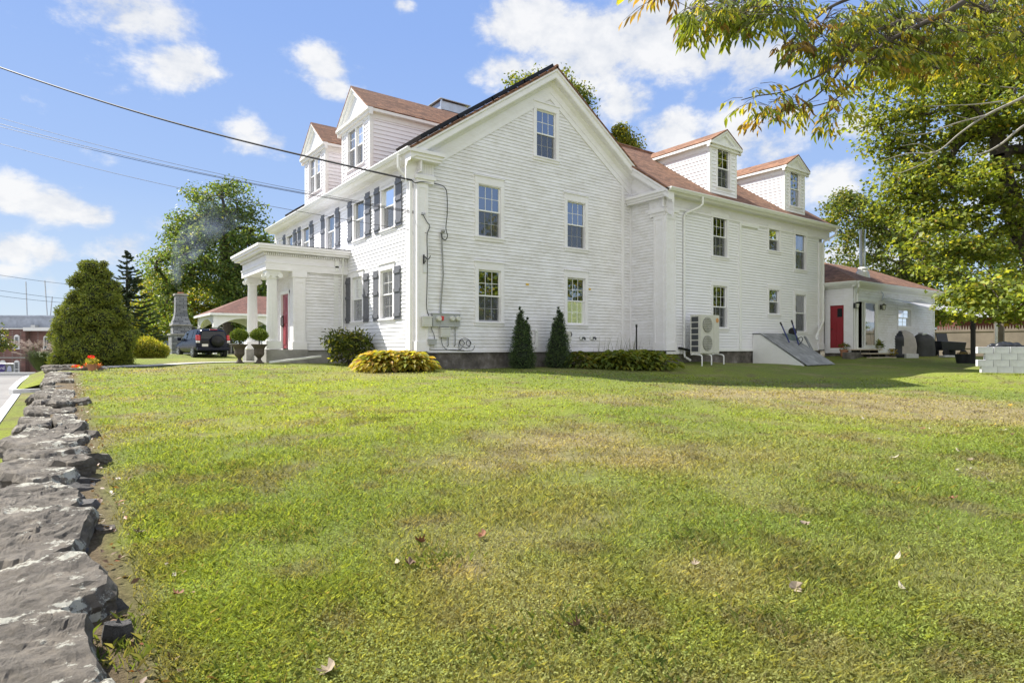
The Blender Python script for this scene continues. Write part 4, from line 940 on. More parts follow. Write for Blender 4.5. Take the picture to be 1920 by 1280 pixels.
wt = lambda y: gz(-8.45, y) + .12 - .10 * min(1, max(0, (y + 12) / 9))        # top of the wall follows the lawn
y = -16.9; k = 0
while y < 5.1:
    ly = sr.uniform(.62, 1.05) if y < -8 else sr.uniform(.55, .95)
    cy = y + ly / 2
    if sr.random() < .62 or y < -15:
        mb = slab_stone(-8.78 + sr.uniform(-.03, .03), cy, (.46 if y > -6 else .50 if y > -12 else .50) + sr.uniform(-.04, .08), ly * (1.14 if y < -8 else 1.38), sr.uniform(.10, .17), wt(cy) + sr.uniform(-.025, .02), 100 + k, sr.uniform(-.12, .12), tiltx=sr.uniform(-.08, .05), tilty=sr.uniform(-.05, .07))
        mb.build('capstone', 'capstone', wall, smooth=False)
    else:
        for (dx, lx) in ((-.14, .30), (.12, .28)):
            mb = slab_stone(-8.77 + dx + sr.uniform(-.03, .03), cy + sr.uniform(-.08, .08), lx + sr.uniform(0, .08), ly * sr.uniform(1.05, 1.4), sr.uniform(.08, .15), wt(cy) + sr.uniform(-.05, .04), 200 + k + int(dx * 50), sr.uniform(-.3, .3), 48, 12, sr.uniform(-.12, .08), sr.uniform(-.08, .1)); mb.build('capstone', 'capstone', wall, smooth=False)
    y += ly; k += 1
# thinner slabs wedged between and below, seen at the lawn side
rb = MB()
for i in range(74):
    yy = -16.5 + 21.6 * (i + sr.random()) / 74
    m2 = slab_stone(-8.60 + sr.uniform(-.07, .08), yy, sr.uniform(.18, .40), sr.uniform(.2, .5), sr.uniform(.06, .12), wt(yy) - sr.uniform(.06, .15), 400 + i, sr.uniform(-.6, .6), 18, 4, sr.uniform(-.25, .1), sr.uniform(-.1, .1)); rb.add(m2.v, m2.f)
for i in range(60):
    yy = -16.5 + 21.4 * (i + sr.random()) / 60; zl = float(low_z(np.array(-9.2), np.array(yy)))
    for q in range(2):
        m2 = slab_stone(-8.98 + sr.uniform(-.04, .04), yy, sr.uniform(.2, .3), sr.uniform(.3, .6), sr.uniform(.12, .2), zl + .16 + .2 * q + sr.uniform(-.05, .05), 600 + 2 * i + q, sr.uniform(-.4, .4), 14, 3, sr.uniform(-.1, .1), sr.uniform(-.1, .1)); rb.add(m2.v, m2.f)
rb.box(-8.98, -8.60, -17, 5.0, -.6, .02)
rbo = rb.build('rubble_core', 'rubble', wall); rbo['kind'] = 'stuff'
for i, (px, py, d, s_, lab) in enumerate([(150, 790, 9.6, .30, 'small flat stone fallen on the grass beside the wall, farthest of the loose ones'), (160, 855, 6.6, .26, 'flat grey stone lying loose against the lawn side of the wall'), (165, 912, 5.2, .34, 'broad pale slab lying loose beside the wall near the dry leaves'), (140, 935, 4.8, .30, 'rough block-shaped stone leaning on the lawn side of the wall'), (199, 1022, 3.6, .11, 'small pale pebble on the bare soil next to the wall'), (222, 1205, 2.32, .12, 'dark angular stone in the shadow at the foot of the nearest slab')]):
    q = at(px, py, d); m2 = slab_stone(q.x, q.y, s_, s_ * .7, .07 + (.10 if i == 3 else 0), gz(q.x, q.y) + (.08 if i != 4 else .03) + (.08 if i == 3 else 0), 900 + i, sr.uniform(-1, 1), 22, 5, -.1, .05)
    tag(m2.build('loose_stone', 'capstone' if i != 5 else 'rubble'), lab, 'stone', 'loose stones along the wall')

# ---------------------------------------------------------------- plants
def unit(n): v = RNG.normal(size=(n, 3)); return v / np.linalg.norm(v, axis=1, keepdims=True)
def tubes_np(mb, segs):
    for (a, b, ra, rb_) in segs:
        n = 6 if ra > .05 else 4
        mb.tube([a, b], [ra, rb_], n, False)
def crown_tree(name, label, base, trunk, crowns, nclump, nleaf, cr, size, pal, wts, shape='kite', tr=.25, group=None, rmin=.012, up=.5, flat=.6, seed=1, shell=.45, trunk_mat='bark', cat='tree'):
    """Tapered trunk, limbs grown to every leaf clump (pipe-model radii), leaf-sized faces through the crown."""
    rg = np.random.default_rng(seed); rt = thing(name, label, cat, base, group)
    tp = [Vector(p) for p in trunk]
    nodes = []; par = []; cnt = []
    for i in range(len(tp) - 1):
        for k in range(5):
            nodes.append(tp[i].lerp(tp[i + 1], k / 5) + Vector(rg.normal(0, tr * .12, 3)) * (0 if i == 0 and k == 0 else 1)); par.append(len(nodes) - 2)
    nodes.append(tp[-1]); par.append(len(nodes) - 2); ntr = len(nodes)
    cl = []
    vols = np.array([c[1][0] * c[1][1] * c[1][2] for c in crowns]) ** .75; pr = vols / vols.sum()
    for i in range(nclump):
        c = crowns[rg.choice(len(crowns), p=pr)]; u = rg.normal(size=3); u /= np.linalg.norm(u); r_ = shell + (1 - shell) * rg.random() ** .6
        cl.append(np.array(c[0]) + u * np.array(c[1]) * r_)
    cl = np.array(cl); o = np.argsort(np.linalg.norm(cl - np.array(tp[-1]), axis=1)); cl = cl[o]
    ends = []
    for c in cl:
        A = np.array([tuple(q) for q in nodes]); dv = c - A; dist = np.linalg.norm(dv, axis=1)
        cost = dist + np.where(np.arange(len(A)) < ntr * .35, 4.0, 0) + np.clip(A[:, 2] - c[2], 0, None) * .6
        j = int(np.argmin(cost)); a = nodes[j]; e = Vector(c); ln = (e - a).length; steps = max(2, min(5, int(ln / .8) + 1)); prev = j
        for k in range(1, steps + 1):
            t = k / steps; q = a.lerp(e, t) + Vector((0, 0, .10 * ln * math.sin(t * math.pi))) + Vector(rg.normal(0, .05 * ln, 3)) * (1 if k < steps else 0)
            nodes.append(q); par.append(prev); prev = len(nodes) - 1
        ends.append(prev)
    cnt = [0] * len(nodes)
    for e in ends:
        j = e
        while j >= 0: cnt[j] += 1; j = par[j]
    rad = [min(tr, rmin * math.sqrt(max(c, 1)) * 1.6) for c in cnt]
    for i in range(ntr): rad[i] = max(rad[i], tr * (1 - .75 * i / ntr)) if i else tr * 1.25
    mb = MB(); tubes_np(mb, [(nodes[par[i]], nodes[i], max(rad[par[i]] if par[i] >= ntr or i < ntr else min(rad[par[i]], rad[i] * 1.4), rad[i]), rad[i]) for i in range(1, len(nodes)) if par[i] >= 0])
    mb.build('trunk', trunk_mat, rt, smooth=True)
    n = nclump * nleaf; ci = np.repeat(np.arange(nclump), nleaf); off = rg.normal(size=(n, 3)) * np.array([1, 1, flat]); rr = np.linalg.norm(off, axis=1, keepdims=True); off = off / rr * np.minimum(rr, 1.9) * .62
    crs = cr * rg.uniform(.65, 1.3, nclump)[ci][:, None]
    pos = cl[ci] + off * crs; nrm = rg.normal(size=(n, 3)) * .75 + off * .5 + np.array([0, 0, up])
    shade = rg.uniform(.78, 1.18, nclump)[ci][:, None]
    leaf_mesh('crown', pos, nrm, size * rg.uniform(.7, 1.25, n), np.clip(palette(n, pal, wts) * shade, 0, 1), 'leaf', shape, rt)
    return rt
GREENS = [(.052, .085, .014), (.085, .125, .018), (.13, .165, .025), (.20, .20, .03)]
def V3(px, py, d): q = at(px, py, d); return (q.x, q.y, q.z)
def ell(px, py, d, wx, wz, wd=None):   # ellipsoid given by picture size (px) at a depth
    q = at(px, py, d); return (V3(px, py, d), (wx * d / FPX, (wd or wx) * d / FPX, wz * d / FPX))
# tall oak far behind the car
b = at(428, 655, 52); crown_tree('oak_tree', 'tall dark green tree behind the car with smoke drifting across it', (b.x, b.y, .6), [(b.x, b.y, .5), V3(428, 560, 52), V3(422, 470, 52), V3(412, 400, 52)],
    [ell(405, 470, 52, 88, 85), ell(335, 505, 52, 52, 45), ell(325, 580, 52, 40, 50), ell(465, 430, 52, 42, 50), ell(470, 540, 52, 50, 80), ell(405, 385, 52, 48, 42), ell(355, 430, 52, 38, 30), ell(440, 360, 52, 25, 22)], 270, 110, .95, .26, [(.062, .105, .030), (.095, .14, .036), (.14, .18, .042), (.20, .21, .05)], [4, 4, 2, .5], 'kite', .42, None, .022, seed=2, shell=.4)
b = at(330, 655, 60); crown_tree('leafy_tree', 'leafy tree with yellowing leaves behind the stone outdoor chimney', (b.x, b.y, .6), [(b.x, b.y, .5), V3(332, 600, 60), V3(330, 540, 60)],
    [ell(315, 570, 60, 60, 70), ell(385, 590, 60, 60, 60), ell(290, 600, 60, 35, 45)], 190, 105, 1.1, .28, [(.10, .14, .02), (.16, .19, .026), (.27, .25, .036), (.32, .25, .045)], [4, 4, 2.5, .6], 'kite', .3, 'background trees left of the house', seed=3)
b = at(480, 655, 60); crown_tree('leafy_tree', 'dark leafy tree behind the gazebo roof', (b.x, b.y, .6), [(b.x, b.y, .5), V3(480, 590, 60), V3(480, 540, 60)],
    [ell(480, 560, 60, 75, 80), ell(560, 560, 60, 60, 80), ell(420, 625, 60, 60, 30)], 180, 105, 1.15, .28, GREENS[:3], [5, 3, 1], 'kite', .3, 'background trees left of the house', seed=4)
# spruce
def spruce(px, ptop, pbase, d, wpx, label):
    b = at(px, pbase, d); top = at(px, ptop, d); H = top.z - b.z; rt = thing('spruce_tree', label, 'tree', b)
    mb = MB(); mb.tube([b, top], [.2, .02], 7); br = []; rg = np.random.default_rng(6); P = []; Nn = []; D = []; SZ = []
    for i in range(150):
        t = rg.random() ** .85; z = b.z + H * (.06 + .94 * t); L_ = (wpx * d / FPX) * (1 - t) ** .85 * rg.uniform(.75, 1.1) + .1; a = rg.uniform(0, 2 * math.pi)
        dr = Vector((math.cos(a), math.sin(a), rg.uniform(-.25, .05) + .25 * t)); s0 = Vector((b.x, b.y, z)); e = s0 + dr * L_; mid = s0.lerp(e, .6) - Vector((0, 0, .08 * L_)); e += Vector((0, 0, .08 * L_)); mb.tube([s0, mid, e], [.03, .02, .008], 4, False)
        for k in range(120):
            u = rg.random() ** .7; q = s0.lerp(mid, u / .6) if u < .6 else mid.lerp(e, (u - .6) / .4); w = (.20 * (1 - u) + .05) * (1.05 - .6 * t)
            P.append((q.x + rg.normal(0, w * .6), q.y + rg.normal(0, w * .6), q.z - abs(rg.normal(0, w * .35)))); Nn.append((rg.normal(0, .5), rg.normal(0, .5), 1)); D.append((dr.x + rg.normal(0, .4), dr.y + rg.normal(0, .4), -.15 + rg.normal(0, .25))); SZ.append(rg.uniform(.16, .34) * (1.05 - .6 * t))
    mb.build('trunk', 'bark', rt)
    n = len(P); leaf_mesh('foliage', np.array(P), np.array(Nn), np.array(SZ), palette(n, [(.030, .050, .026), (.045, .068, .03), (.065, .085, .03)], [3, 3, 1]), 'needle', 'lance', rt, np.array(D))
spruce(238, 470, 660, 44, 66, 'dark spruce with a pointed top behind the big rounded evergreen bush')

def lump_bush(name, label, cat, lumps, n, size, pal, wts, mat='leaf', shape='kite', core=(.02, .03, .008), out=.9, group=None, parent=None, part='foliage', spread=.12, droop=0, corek=.80, base=None):
    """Foliage carried on the outer surface of billowy lumps (c, r) round a dark twiggy core."""
    C = np.array([l[0] for l in lumps], float); Rr = np.array([l[1] for l in lumps], float); S3 = np.array([l[2] if len(l) > 2 else (1, 1, 1) for l in lumps], float)
    w = (Rr ** 2) * (S3.prod(1)) ** .66; i = RNG.choice(len(C), n * 2, p=w / w.sum()); u = unit(n * 2); p = C[i] + u * Rr[i][:, None] * S3[i]
    inside = np.zeros(n * 2, bool)
    for k in range(len(C)):
        d = (((p - C[k]) / S3[k]) ** 2).sum(1) ** .5; inside |= (d < Rr[k] * .93) & (i != k)
    keep = ~inside; p = p[keep][:n]; u = u[keep][:n]; m = len(p)
    p = p + u * RNG.normal(0, spread, (m, 1)) * Rr[i[keep][:n]][:, None]
    nr = u * out + RNG.normal(0, .55, (m, 3)) + np.array([0, 0, .25]); dv = u * .9 + RNG.normal(0, .5, (m, 3)) + np.array([0, 0, -droop])
    rt = parent or thing(name, label, cat, base if base is not None else (C[:, 0].mean(), C[:, 1].mean(), (C[:, 2] - Rr).min()), group)
    leaf_mesh(part, p, nr, size * RNG.uniform(.65, 1.3, m), palette(m, pal, wts), mat, shape, rt, dv)
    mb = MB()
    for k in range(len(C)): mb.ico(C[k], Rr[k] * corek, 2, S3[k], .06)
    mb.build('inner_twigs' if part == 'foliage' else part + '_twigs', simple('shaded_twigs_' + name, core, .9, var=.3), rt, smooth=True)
    return rt
# big rounded evergreen bush
d = 21.3; rg = np.random.default_rng(8); L_ = []
def bush_r(t): return .10 + 1.30 * (1 - t) ** .62 * (1 - .30 * max(0, .24 - t) / .24)
c0 = at(180, 690, d); H = 3.62
for i in range(150):
    t = (rg.random() ** 1.15) * .94 + .02; a = rg.uniform(0, 2 * math.pi); r0 = bush_r(t) * rg.uniform(.80, .96)
    lr = rg.uniform(.20, .38) * (1 - .45 * t); L_.append(((c0.x + r0 * math.cos(a), c0.y + r0 * math.sin(a), gz(c0.x, c0.y) + .1 + H * t), lr, (1, 1, .85)))
for t in np.linspace(.05, .86, 8): L_.append(((c0.x, c0.y, gz(c0.x, c0.y) + .1 + H * t), bush_r(t) * .80, (1, 1, .6)))
lp = at(112, 690, 20.6)
for k in range(7): L_.append(((lp.x + rg.uniform(-.2, .25), lp.y + rg.uniform(-.2, .2), gz(c0.x, c0.y) + rg.uniform(.1, .5)), rg.uniform(.16, .27), (1, 1, 1)))
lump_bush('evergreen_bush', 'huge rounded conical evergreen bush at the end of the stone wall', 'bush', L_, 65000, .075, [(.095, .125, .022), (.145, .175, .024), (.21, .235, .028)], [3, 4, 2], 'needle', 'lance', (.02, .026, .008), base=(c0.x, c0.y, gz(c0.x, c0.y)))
# yellow-green hedge bush beyond
q = at(272, 672, 27); zz = gz(q.x, q.y)
lump_bush('shrub', 'low yellow-green shrub right behind the huge evergreen bush', 'bush', [((q.x + dx, q.y + dy, zz + h_), r_, (1, 1, .9)) for dx, dy, h_, r_ in ((0, 0, .42, .5), (.35, -.2, .35, .42), (-.35, .2, .45, .45), (.1, .2, .6, .36), (.6, -.1, .3, .32))], 7000, .085, [(.22, .23, .03), (.16, .19, .025), (.30, .27, .05)], [3, 3, 2], 'leaf', 'lance', (.04, .05, .01), base=(q.x, q.y, zz))
# pair of arborvitae by the gable wall
def arbor(x, y, peaks, label):
    L_ = []; zz = gz(x, y) - .03
    for (dx, H, r0) in peaks:
        for i in range(16):
            t = i / 15; L_.append(((x + dx + rg.normal(0, .02), y + rg.normal(0, .02), zz + .06 + (H - .1) * t), max(.045, r0 * (1 - t) ** .62 * (1 - .3 * max(0, .12 - t) / .12)), (1, 1, 1.1)))
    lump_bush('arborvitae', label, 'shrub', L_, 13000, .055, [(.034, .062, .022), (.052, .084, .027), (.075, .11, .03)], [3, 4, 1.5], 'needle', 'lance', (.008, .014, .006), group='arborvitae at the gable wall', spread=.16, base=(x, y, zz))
def on_plane_y(px, py, Y): d_ = pdir(px, py); k = (Y - CAM.y) / d_.y; return CAM + d_ * k
q = on_plane_y(979, 684, -.62); arbor(q.x, q.y, [(-.06, 2.05, .36), (.17, 1.72, .30)], 'left arborvitae by the gable wall, its taller tip on the left')
q = on_plane_y(1046, 684, -.62); arbor(q.x, q.y, [(.06, 2.14, .38), (-.14, 1.75, .30)], 'arborvitae overlapping the lit lower window, its taller tip on the right')
# hostas: arching broad leaves from many crowns
def hosta(label, cs, nper, ln, pal, wts, group):
    P = []; Nn = []; D = []; sz = []; rt = thing('hosta', label, 'plant', cs[0], group)
    for (cx, cy, cz) in cs:
        for i in range(nper):
            a = RNG.uniform(0, 2 * math.pi); el = RNG.uniform(.02, 1.45); L1 = ln * RNG.uniform(.6, 1.15)
            reach = L1 * math.cos(el) * 1.25; up_ = L1 * math.sin(el) * .95
            dip = -.45 + .75 * math.sin(el) * RNG.uniform(.4, 1)
            P.append((cx + reach * math.cos(a), cy + reach * math.sin(a), cz + up_ + .03)); D.append((math.cos(a), math.sin(a), dip)); Nn.append((-math.cos(a) * dip * .6 + RNG.normal(0, .3), -math.sin(a) * dip * .6 + RNG.normal(0, .3), 1)); sz.append(L1 * RNG.uniform(.26, .46))
    n = len(P); leaf_mesh('foliage', np.array(P), np.array(Nn), np.array(sz), palette(n, pal, wts), 'leaf', 'lance2', rt, np.array(D))
    mb = MB()
    for (cx, cy, cz) in cs:
        for i in range(16): a = RNG.uniform(0, 6.28); r_ = ln * RNG.uniform(.3, .9); mb.tube([(cx, cy, cz - .05), (cx + r_ * .5 * math.cos(a), cy + r_ * .5 * math.sin(a), cz + ln * .5), (cx + r_ * math.cos(a), cy + r_ * math.sin(a), cz + ln * .6)], .006, 4, False)
    mb.build('stem', 'needlecore', rt); return rt
LEAF['lance2'] = (np.array([[0, -.55, 0], [.27, -.2, .09], [.24, .15, .07], [0, .6, -.22], [-.24, .15, .07], [-.27, -.2, .09]]), [(0, 1, 2, 3), (0, 3, 4, 5)])
M['needlecore'] = simple('plant_stems', (.10, .12, .03), .8)
cs = []
for i in range(17):
    px = 702 + 78 * (i % 9) / 8.0; q = at(px, 690 - 2, 17.55 + .75 * (i // 9) + rg.uniform(-.12, .12)); cs.append((q.x, q.y, gz(q.x, q.y)))
hosta('golden yellow hosta clump with wilting leaves at the house corner', cs, 240, .50, [(.29, .245, .035), (.23, .225, .04), (.30, .21, .07), (.17, .20, .035)], [4, 3, 1.6, 1.5], None)
cs = [(x, y, gz(x, y)) for x, y in [(on_plane_y(px, 684, yy).x, yy) for px, yy in ((1083, -.9), (1098, -.7), (1112, -.9), (1122, -.6))]]
hosta('small green hosta clump with yellow tips right of the arborvitae pair', cs, 150, .50, [(.07, .10, .015), (.12, .13, .02), (.18, .15, .03)], [4, 3, 1], 'green hostas at the foot of the walls')
cs = [(x, y, gz(x, y)) for x, y in [(on_plane_y(px, 684, yy).x, yy) for px, yy in ((1148, -1.5), (1166, -1.9), (1184, -2.0), (1202, -2.2), (1220, -2.4), (1238, -2.5), (1175, -1.4), (1210, -1.9))]]
hosta('long green hosta row in front of the wing corner pilaster', cs, 160, .58, [(.09, .12, .02), (.14, .165, .024), (.19, .19, .03)], [4, 3, 1], 'green hostas at the foot of the walls')
# rhododendron
q = at(655, 680, 20.6); zz = gz(q.x, q.y)
crown_tree('rhododendron', 'loose rhododendron with leathery leaves left of the golden hosta', (q.x, q.y, zz), [(q.x, q.y, zz - .05), (q.x, q.y, zz + .4), (q.x + .05, q.y, zz + .7)], [((q.x, q.y, zz + .62), (.85, .7, .55)), ((q.x + .35, q.y, zz + .85), (.5, .45, .4)), ((q.x - .35, q.y, zz + .75), (.5, .45, .45))], 100, 15, .26, .17, [(.05, .07, .016), (.08, .10, .02), (.16, .17, .03), (.30, .30, .03)], [4, 3, 1.5, .5], 'lance', .05, None, .006, .3, .7, seed=12, shell=.3, cat='bush')
# ornamental grass with pale plumes
q = at(76, 702, 24); zz = float(verge_z(np.array(q.x), np.array(q.y))); rt = thing('ornamental_grass', 'fountain of ornamental grass with pale feathery plumes beside the huge bush', 'grass clump', (q.x, q.y, zz)); mb = MB(); pl = MB()
for i in range(420):
    a = rg.uniform(0, 6.28); r_ = rg.uniform(.15, .85); h_ = rg.uniform(.5, 1.0); w = .012; p0 = Vector((q.x + .12 * math.cos(a), q.y + .12 * math.sin(a), zz)); p1 = p0 + Vector((math.cos(a) * r_ * .4, math.sin(a) * r_ * .4, h_ * .8)); p2 = p0 + Vector((math.cos(a) * r_, math.sin(a) * r_, h_ * .75)); sd_ = Vector((-math.sin(a), math.cos(a), 0)) * w
    mb.add([p0 - sd_, p0 + sd_, p1 + sd_, p1 - sd_, p2], [(0, 1, 2, 3), (3, 2, 4)])
for i in range(46):
    a = rg.uniform(0, 6.28); r_ = rg.uniform(.3, .95); h_ = rg.uniform(.75, 1.25); p0 = Vector((q.x, q.y, zz)); p1 = p0 + Vector((math.cos(a) * r_ * .7, math.sin(a) * r_ * .7, h_ * .85)); p2 = p0 + Vector((math.cos(a) * r_, math.sin(a) * r_, h_)); mb.tube([p0, p1], .005, 3, False)
    for k in range(16):
        t = k / 15; c = p1.lerp(p2, t); e = c + Vector((rg.normal(0, .06) + math.cos(a) * .07, rg.normal(0, .06) + math.sin(a) * .07, -.02)); pl.tube([c, e], [.012, .002], 3, False)
mb.build('blade', simple('ornamental_grass_blades', (.10, .14, .03), .7, var=.3), rt)['kind'] = 'stuff'; pl.build('plume', simple('pale_plumes', (.52, .42, .36), .9, var=.15), rt)['kind'] = 'stuff'
# small tree at the far left edge
b = at(-12, 668, 33); crown_tree('small_tree', 'small tree poking in at the left edge before the brick mill', (b.x, b.y, b.z - .3), [(b.x, b.y, b.z - .3), V3(-12, 640, 33), V3(-10, 625, 33)], [ell(-8, 632, 33, 26, 26), ell(-40, 625, 33, 25, 30)], 40, 90, .42, .15, [(.06, .09, .02), (.10, .12, .02), (.20, .16, .04)], [4, 3, 1], 'kite', .07, None, .012, seed=14)
# tree tops over the roof
b = at(1030, 640, 62); crown_tree('roof_tree', 'tall tree behind the house showing only its top at the gable peak', (b.x, b.y, .6), [(b.x, b.y, .5), V3(1030, 400, 62), V3(1030, 230, 62)], [ell(1040, 190, 62, 58, 48), ell(1082, 205, 62, 28, 36), ell(985, 170, 62, 40, 26), ell(1030, 300, 62, 65, 90)], 150, 120, 1.15, .32, [(.05, .08, .014), (.10, .13, .018), (.19, .19, .025)], [3, 4, 2], 'kite', .45, 'trees behind the house roof', seed=15)
b = at(1168, 640, 58); crown_tree('roof_tree', 'sparse yellow-green treetop above the wing roof ridge', (b.x, b.y, .6), [(b.x, b.y, .5), V3(1168, 400, 58), V3(1168, 290, 58)], [ell(1168, 262, 58, 22, 26), ell(1178, 300, 58, 34, 36)], 40, 120, .7, .27, [(.08, .11, .016), (.16, .17, .025), (.24, .21, .03)], [3, 4, 2], 'kite', .3, 'trees behind the house roof', seed=16)
# trees on the right
MAPLE = [(.085, .118, .022), (.14, .178, .03), (.20, .23, .036), (.27, .275, .045), (.32, .24, .045)]
b = at(1965, 690, 25.5); zz = gz(b.x, b.y)
crown_tree('maple_tree', 'big near maple with broad green leaves filling the right edge over the concrete blocks', (b.x, b.y, zz), [(b.x, b.y, zz - .1), V3(1960, 560, 25.5), V3(1935, 470, 25.5), V3(1895, 390, 25.5), V3(1870, 260, 25.5)],
    [ell(1870, 290, 25.5, 175, 175), ell(1775, 450, 25, 100, 75), ell(1960, 420, 25, 150, 160), ell(1730, 240, 26, 85, 60), ell(1850, 555, 22.5, 80, 50), ell(1980, 160, 26, 180, 150), ell(1935, 560, 22, 110, 42), ell(1690, 345, 26.5, 70, 65), ell(1770, 530, 24, 60, 36), ell(1770, 350, 25, 90, 70), ell(1700, 170, 26, 80, 70), ell(1830, 110, 26, 130, 80), ell(1650, 240, 26.5, 50, 50)],
    470, 105, .78, .165, MAPLE, [3.4, 4.4, 3, .8, .12], 'maple', .42, 'big trees at the right edge', .012, 1.0, .38, seed=18, shell=.3)
b = at(1690, 660, 46); crown_tree('far_maple', 'thinner pale green tree behind the annex flue', (b.x, b.y, .7), [(b.x, b.y, .6), V3(1700, 560, 46), V3(1690, 470, 46), V3(1680, 400, 46)],
    [ell(1630, 400, 46, 80, 55), ell(1600, 480, 46, 45, 50), ell(1700, 480, 46, 90, 80), ell(1660, 555, 46, 60, 30), ell(1760, 560, 46, 80, 60), ell(1590, 385, 46, 35, 30)], 230, 95, .85, .25, [(.06, .09, .018), (.10, .13, .022), (.17, .18, .035), (.22, .19, .045)], [3, 4, 2, .7], 'kite', .3, 'big trees at the right edge', .014, seed=19, shell=.3)
b = at(1850, 655, 60); crown_tree('hedge_tree', 'dense dark tree behind the tan fence at the right edge', (b.x, b.y, .7), [(b.x, b.y, .6), V3(1850, 600, 60), V3(1850, 520, 60)], [ell(1850, 520, 60, 130, 110), ell(1980, 540, 60, 100, 100), ell(1760, 590, 60, 70, 50)], 110, 130, 2.0, .38, GREENS[:3], [5, 3, 1], 'kite', .3, None, seed=20)
# trees across the street behind the camera: what the window panes mirror
for i, (bx_, by_, top, rx, lab) in enumerate(((38, -46, 20, 5.0, 'broad leafy street tree behind the viewer, mirrored in the left gable windows'), (49, -49, 14, 4.5, 'shorter street tree behind the viewer, mirrored low in the right gable windows'), (66, -41, 19, 6.0, 'tall street tree behind the viewer, mirrored in the first wing windows'), (83, -36, 17, 6.0, 'farthest street tree behind the viewer, mirrored in the last wing windows'))):
    b = Vector((bx_, by_, .3)); crown_tree('street_tree', lab, b, [b, b + Vector((0, 0, top * .3)), b + Vector((0, 0, top * .6))], [((bx_, by_, top * .62), (rx, rx * .7, top * .36)), ((bx_ - rx * .6, by_, top * .42), (rx * .7, rx * .6, top * .26)), ((bx_ + rx * .6, by_ + 1, top * .40), (rx * .7, rx * .6, top * .26))], 95, 80, 1.6, .5, [(.07, .10, .015), (.13, .16, .02), (.22, .19, .03)], [3, 4, 2], 'kite', .4, 'street trees behind the viewer', seed=22 + i)
# ---------------------------------------------------------------- things on and around the house
def on_plane_x(px, py, X):
    d_ = pdir(px, py); k = (X - CAM.x) / d_.x; return CAM + d_ * k
PY = lambda px, py, Y=-.03: on_plane_y(px, py, Y)
def wallbox(name, mat, px0, px1, py0, py1, dep, label, cat, Y=-.03, lid=True, group=None):
    a = PY(px0, py1, Y); b = PY(px1, py0, Y); mb = MB(); mb.box(a.x, b.x, Y - dep, Y, a.z, b.z)
    if lid: mb.box(a.x - .012, b.x + .012, Y - dep - .014, Y - dep + .02, b.z - .03, b.z + .012); mb.box(a.x + .03, b.x - .03, Y - dep - .008, Y - dep + .002, a.z + .04, b.z - .05)
    return tag(mb.build(name, mat, bevel=.008), label, cat, group)
# meter board
a = PY(809, 611); b = PY(860, 590); mt = thing('meter_board', 'grey electric meter board with three round glass meters on the gable wall', 'meter board', ((a.x + b.x) / 2, -.1, a.z))
mb = MB(); mb.box(a.x, b.x, -.12, -.03, a.z, b.z); mb.box(a.x - .02, b.x + .02, -.145, -.03, b.z, b.z + .02); mb.box(a.x - .01, b.x + .01, -.13, -.03, a.z - .015, a.z)
for f_ in (.28, .55, .78): mb.box(a.x + (b.x - a.x) * f_ - .006, a.x + (b.x - a.x) * f_ + .006, -.13, -.12, a.z, b.z)
mb.build('panel', 'greybox', mt)
for px in (819, 844, 854.5):
    q = PY(px, 597.5); m = MB(Matrix.Translation((q.x, -.12, q.z)) @ Matrix.Rotation(R(90), 4, 'X')); m.lathe((0, 0, 0), [(.085, 0), (.085, .03), (.078, .04), (.078, .09), (.06, .11)], 20); me_ = m.build('meter', 'glassjar', mt, smooth=False)
    m = MB(Matrix.Translation((q.x, -.12, q.z)) @ Matrix.Rotation(R(90), 4, 'X')); m.lathe((0, 0, 0), [(.092, 0), (.092, .022)], 20); m.build('meter_ring', 'metal', me_)
q = PY(826, 594); mb = MB(); mb.box(q.x - .05, q.x + .05, -.155, -.146, q.z - .11, q.z + .02); mb.build('red_seal', 'tagred', mt)
mb = MB()
for px, y0, y1 in ((839, 611, 647), (852, 611, 647)): q0 = PY(px, y0); q1 = PY(px, y1); mb.tube([(q0.x, -.08, q0.z), (q1.x, -.08, q1.z), (q1.x, -.02, q1.z - .03)], .018, 6)
mb.build('meter_conduit', 'conduit', mt)
c0_, c1_ = PY(825, 590), PY(827, 437); mb = MB(); mb.tube([(c0_.x, -.08, c0_.z), (c0_.x, -.08, c0_.z + .3), (c1_.x + .05, -.08, (c0_.z + c1_.z) / 2), (c1_.x, -.08, c1_.z - .3), (c1_.x, -.08, c1_.z)], .024, 8); mb.tube([(c1_.x, -.08, c1_.z - .02), (c1_.x, -.10, c1_.z + .05), (c1_.x + .04, -.16, c1_.z + .03)], .045, 8); mb.tube([(c0_.x, -.08, c0_.z - .02), (c0_.x, -.08, c0_.z + .07)], .04, 8)
tag(mb.build('service_conduit', 'conduit'), 'grey service conduit with weatherhead running up from the meter board', 'conduit')
wallbox('telecom_box', 'palebox', 790, 807, 594, 612, .12, 'pale plastic telecom box on the corner pilaster left of the meter board', 'utility box', -.09)
wallbox('utility_box', 'palebox', 823, 840, 615, 632, .14, 'pale square utility box hanging below the meter board', 'utility box')
wallbox('junction_box', 'greybox', 800, 816, 636, 646, .10, 'small grey junction box low on the wall below the telecom box', 'utility box')
def wire(name, pts, r, label, cat='cable', mat='cable', n=5, group=None):
    mb = MB(); mb.tube(pts, r, n); return tag(mb.build(name, mat), label, cat, group)
def smooth(pts, k=6):
    P = [Vector(p) for p in pts]; out = []
    for i in range(len(P) - 1):
        p0, p1, p2, p3 = P[max(i - 1, 0)], P[i], P[i + 1], P[min(i + 2, len(P) - 1)]
        for j in range(k):
            t = j / k; out.append(.5 * ((2 * p1) + (p2 - p0) * t + (2 * p0 - 5 * p1 + 4 * p2 - p3) * t * t + (3 * p1 - p0 - 3 * p2 + p3) * t ** 3))
    return out + [P[-1]]
W3 = lambda L_, Y=-.05: [tuple(PY(x, y, Y)) for x, y in L_]
